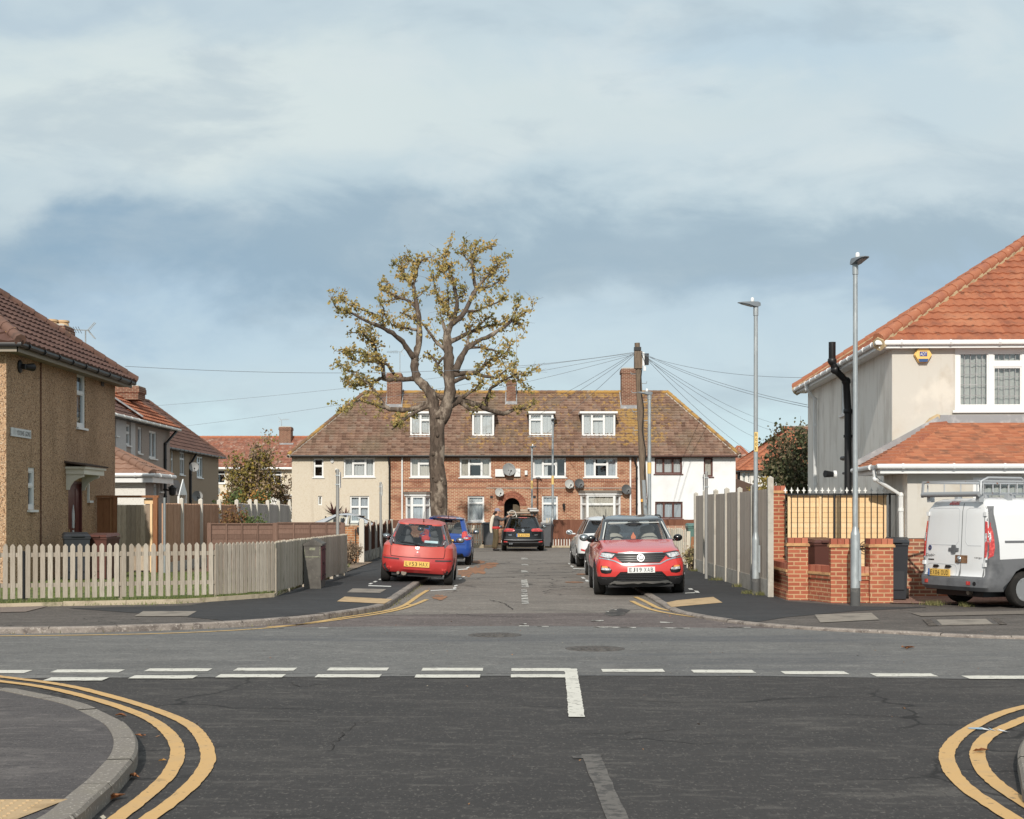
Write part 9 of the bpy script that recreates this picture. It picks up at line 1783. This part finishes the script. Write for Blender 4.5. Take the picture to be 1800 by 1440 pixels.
grass('lawn_grass', lawn, 15000, .05, GBL, 3)
def edge(rr):
    i = rr.randint(1, 9); a, b = EL[i - 1] if i > 1 else Vector((-10.5, 24.2, 0)), EL[i]; p = a.lerp(b, rr.random()); return (p.x + rr.uniform(-.02, .04) - .04, p.y + rr.uniform(.06, .3), .1)
grass('verge_grass', edge, 6000, .11, GBL, 5)
def tuft(rr):
    px, Y, w = rr.choice([(1267, 34.6, .16), (1302, 31.6, .12), (1318, 29.0, .1), (1342, 28.5, .12), (1226, 39.8, .15), (1641, 25.6, .16), (1646, 25.5, .12), (1700, 25.2, .06)]); return (X(px, Y) + rr.gauss(0, w) * .6 - .04, Y + rr.gauss(0, .1), ZR)
grass('kerbside_tufts', tuft, 1000, .085, mat('rough_grass', rough=.85, base=('island', [S(136, 132, 78), S(108, 116, 60), S(168, 156, 104)]), trans=.3), 6)
def gut(rr):
    k = rr.random(); p = KL[int(len(KL) * (.55 + .2 * k))]; return (p.x + abs(rr.gauss(0, .05)), p.y + rr.uniform(-.1, .1), .0) if (rr.random() < .5) else None
grass('gutter_weeds', gut, 500, .05, MATS['rough_grass'], 9)
# ------------------------------------------------------------------ the person beside the black estate
PY = 61.55; PX_ = X(871.5, PY)
pe = thing('person', 'person in grey jumper, olive trousers and cap reaching to the black estate roof rack', 'person', (PX_, PY, 0), 0.0, local=True)
SKIN = mat('skin', S(206, 150, 120), rough=.6)
def skin(name, nodes, edges, m, parent, lvl=2):
    me = bpy.data.meshes.new(name); me.from_pydata([n[0] for n in nodes], edges, []); o = bpy.data.objects.new(name, me); COL.objects.link(o)
    o.modifiers.new('skin', 'SKIN'); me.skin_vertices.new() if not me.skin_vertices else None
    for i, n in enumerate(nodes): r = n[1]; me.skin_vertices[0].data[i].radius = r if isinstance(r, tuple) else (r, r)
    me.skin_vertices[0].data[0].use_root = True
    sb = o.modifiers.new('sub', 'SUBSURF'); sb.levels = lvl; sb.render_levels = lvl
    dg = bpy.context.evaluated_depsgraph_get(); dg.update(); ev = o.evaluated_get(dg); em = bpy.data.meshes.new_from_object(ev); bpy.data.objects.remove(o)
    em.name = name; em.materials.clear(); em.materials.append(m); em.polygons.foreach_set('use_smooth', [True] * len(em.polygons)); em.polygons.foreach_set('material_index', [0] * len(em.polygons))
    b = bpy.data.objects.new(name, em); COL.objects.link(b); b.parent = parent; BASE[b.name] = Vector((0, 0, 0)); return b
# the figure faces +x (toward the car); arms reach forward and up
N_ = [((0, 0, .93), (.11, .10)), ((.02, 0, 1.10), (.11, .095)), ((.03, 0, 1.28), (.13, .10)), ((.03, 0, 1.40), (.12, .08)), ((.045, 0, 1.49), .06), ((.065, 0, 1.56), .065), ((.07, 0, 1.64), (.085, .1)), ((.065, 0, 1.70), (.07, .085)),
      ((.0, -.09, .86), .08), ((.05, -.10, .50), .05), ((-.02, -.10, .10), .03), ((.10, -.10, .045), .02), ((.0, .09, .86), .08), ((-.03, .11, .50), .05), ((-.10, .11, .10), .03), ((.02, .11, .045), .02),
      ((.06, -.18, 1.38), .05), ((.26, -.20, 1.27), .038), ((.48, -.14, 1.42), .03), ((.55, -.12, 1.46), .028), ((.06, .18, 1.38), .05), ((.28, .2, 1.28), .038), ((.50, .14, 1.44), .03), ((.57, .12, 1.48), .028)]
E_ = [(0, 1), (1, 2), (2, 3), (3, 4), (4, 5), (5, 6), (6, 7), (0, 8), (8, 9), (9, 10), (10, 11), (0, 12), (12, 13), (13, 14), (14, 15), (3, 16), (16, 17), (17, 18), (18, 19), (3, 20), (20, 21), (21, 22), (22, 23)]
skin('body', N_, E_, SKIN, pe)
JER = mat('charcoal_jersey', S(82, 80, 82), rough=.9); TRO = mat('olive_trousers', S(98, 84, 58), rough=.9); SHO = mat('dark_shoes', S(44, 42, 42), rough=.7)
skin('jumper', [((.0, 0, .93), (.185, .165)), ((.02, 0, 1.12), (.17, .145)), ((.03, 0, 1.28), (.19, .16)), ((.03, 0, 1.40), (.165, .125)), ((.04, 0, 1.455), (.085, .085)), ((.06, -.19, 1.39), .085), ((.26, -.205, 1.275), .067), ((.46, -.145, 1.41), .052), ((.06, .19, 1.39), .085), ((.28, .205, 1.285), .067), ((.48, .145, 1.43), .052)], [(0, 1), (1, 2), (2, 3), (3, 4), (3, 5), (5, 6), (6, 7), (3, 8), (8, 9), (9, 10)], JER, pe)
skin('trousers', [((0, 0, .97), (.165, .15)), ((0, 0, .90), (.165, .15)), ((.0, -.09, .82), .115), ((.05, -.10, .50), .092), ((-.02, -.10, .09), .085), ((.0, .09, .82), .115), ((-.03, .11, .50), .092), ((-.10, .11, .09), .085)], [(0, 1), (1, 2), (2, 3), (3, 4), (1, 5), (5, 6), (6, 7)], TRO, pe)
for (x, y) in ((-.03, -.10), (-.11, .11)): skin('shoe', [((x - .03, y, .055), .06), ((x + .08, y, .05), .055), ((x + .19, y, .04), .045)], [(0, 1), (1, 2)], SHO, pe)
for s_, wx, wz in ((-1, .55, 1.46), (1, .57, 1.48)):
    c = Vector((wx, s_ * .12, wz)); nodes = [(tuple(c), .026), (tuple(c + Vector((.05, 0, .02))), (.03, .018))]; ed = [(0, 1)]
    for k, (dy, L) in enumerate(((-.027, .062), (-.009, .072), (.009, .068), (.026, .055))):
        b = len(nodes); p = c + Vector((.08, dy, .03)); nodes += [(tuple(p), .0095), (tuple(p + Vector((L * .5, dy * .1, -.008))), .009), (tuple(p + Vector((L * .7, dy * .1, -.04))), .008)]; ed += [(1, b), (b, b + 1), (b + 1, b + 2)]
    b = len(nodes); nodes += [(tuple(c + Vector((.04, -s_ * .035, -.01))), .0105), (tuple(c + Vector((.075, -s_ * .045, -.02))), .009)]; ed += [(0, b), (b, b + 1)]
    skin('hand', nodes, ed, SKIN, pe, 1)
q = MB(); q.ball((.075, 0, 1.625), (.098, .078, .125), 0, 14, 10); q.ball((.172, 0, 1.615), (.02, .015, .024), 0, 8, 5); q.ball((.158, 0, 1.56), (.014, .026, .01), 0, 8, 4); q.ball((.07, -.078, 1.615), (.024, .012, .034), 0, 8, 5); q.ball((.07, .078, 1.615), (.024, .012, .034), 0, 8, 5); q.build('face', SKIN, pe, smooth=True)
q = MB(); [q.ball((.162, y, 1.635), .011, 0, 8, 5) for y in (-.03, .03)]; q.build('eyes', INK, pe)
q = MB(); q.ball((.045, 0, 1.62), (.098, .083, .1), 0, 12, 8); q.tube([(-.03, 0, 1.60), (-.075, 0, 1.54), (-.07, 0, 1.46)], [.04, .045, .02], 8); q.build('hair', mat('dark_hair', S(52, 42, 38), rough=.8), pe, smooth=True)
CAP = mat('lilac_cap', S(150, 142, 158), rough=.9); q = MB(); q.lathe([(.112, 0), (.116, .04), (.1, .09), (.06, .125), (.0001, .135)], Matrix.Translation((.06, 0, 1.655)) @ Matrix.Diagonal((1, .85, 1, 1)), 16); q.prism([(.0, -.08), (.09, -.06), (.12, 0), (.09, .06), (0, .08)], lambda a, b, d: (.145 + a, b, 1.66 + d - a * .15), 0, .014); q.build('cap', CAP, pe, smooth=True, angle=50)
SCF = mat('cream_scarf', S(224, 216, 198), rough=.95)
skin('scarf', [((-.075, -.06, 1.50), (.06, .05)), ((-.14, -.08, 1.34), (.045, .085)), ((-.19, -.09, 1.10), (.04, .075)), ((-.20, -.09, .86), (.03, .06)), ((-.17, -.09, .74), (.02, .045))], [(0, 1), (1, 2), (2, 3), (3, 4)], SCF, pe)
q = MB(); T_ = Matrix.Translation((0.0, 0, .965)) @ Matrix.Diagonal((1, .93, 1, 1)); q.lathe([(.178, -.05), (.186, -.03), (.188, .03), (.178, .05)], T_, 18); q.build('waistband', mat('red_waistband', S(206, 48, 46), rough=.8), pe, smooth=True)
hp = thing('hose_coil', 'pale coiled cable held up by the person at the roof rack', 'cable', (PX_ + .66, PY - .1, 1.5)); q = MB(); c_ = Vector((PX_ + .68, PY - .1, 1.56)); q.tube([c_ + Vector((.15 * math.cos(a), .02 * math.sin(a * 2), .11 * math.sin(a))) for a in [i * math.pi / 9 for i in range(19)]], .018, 6); q.tube([c_ + Vector((.18, 0, -.05)), c_ + Vector((.16, -.02, -.45)), c_ + Vector((0, -.03, -.8)), c_ + Vector((-.12, -.03, -.95))], .022, 6); q.build('loop', mat('pale_hose', S(206, 202, 194), rough=.6), hp, smooth=True)
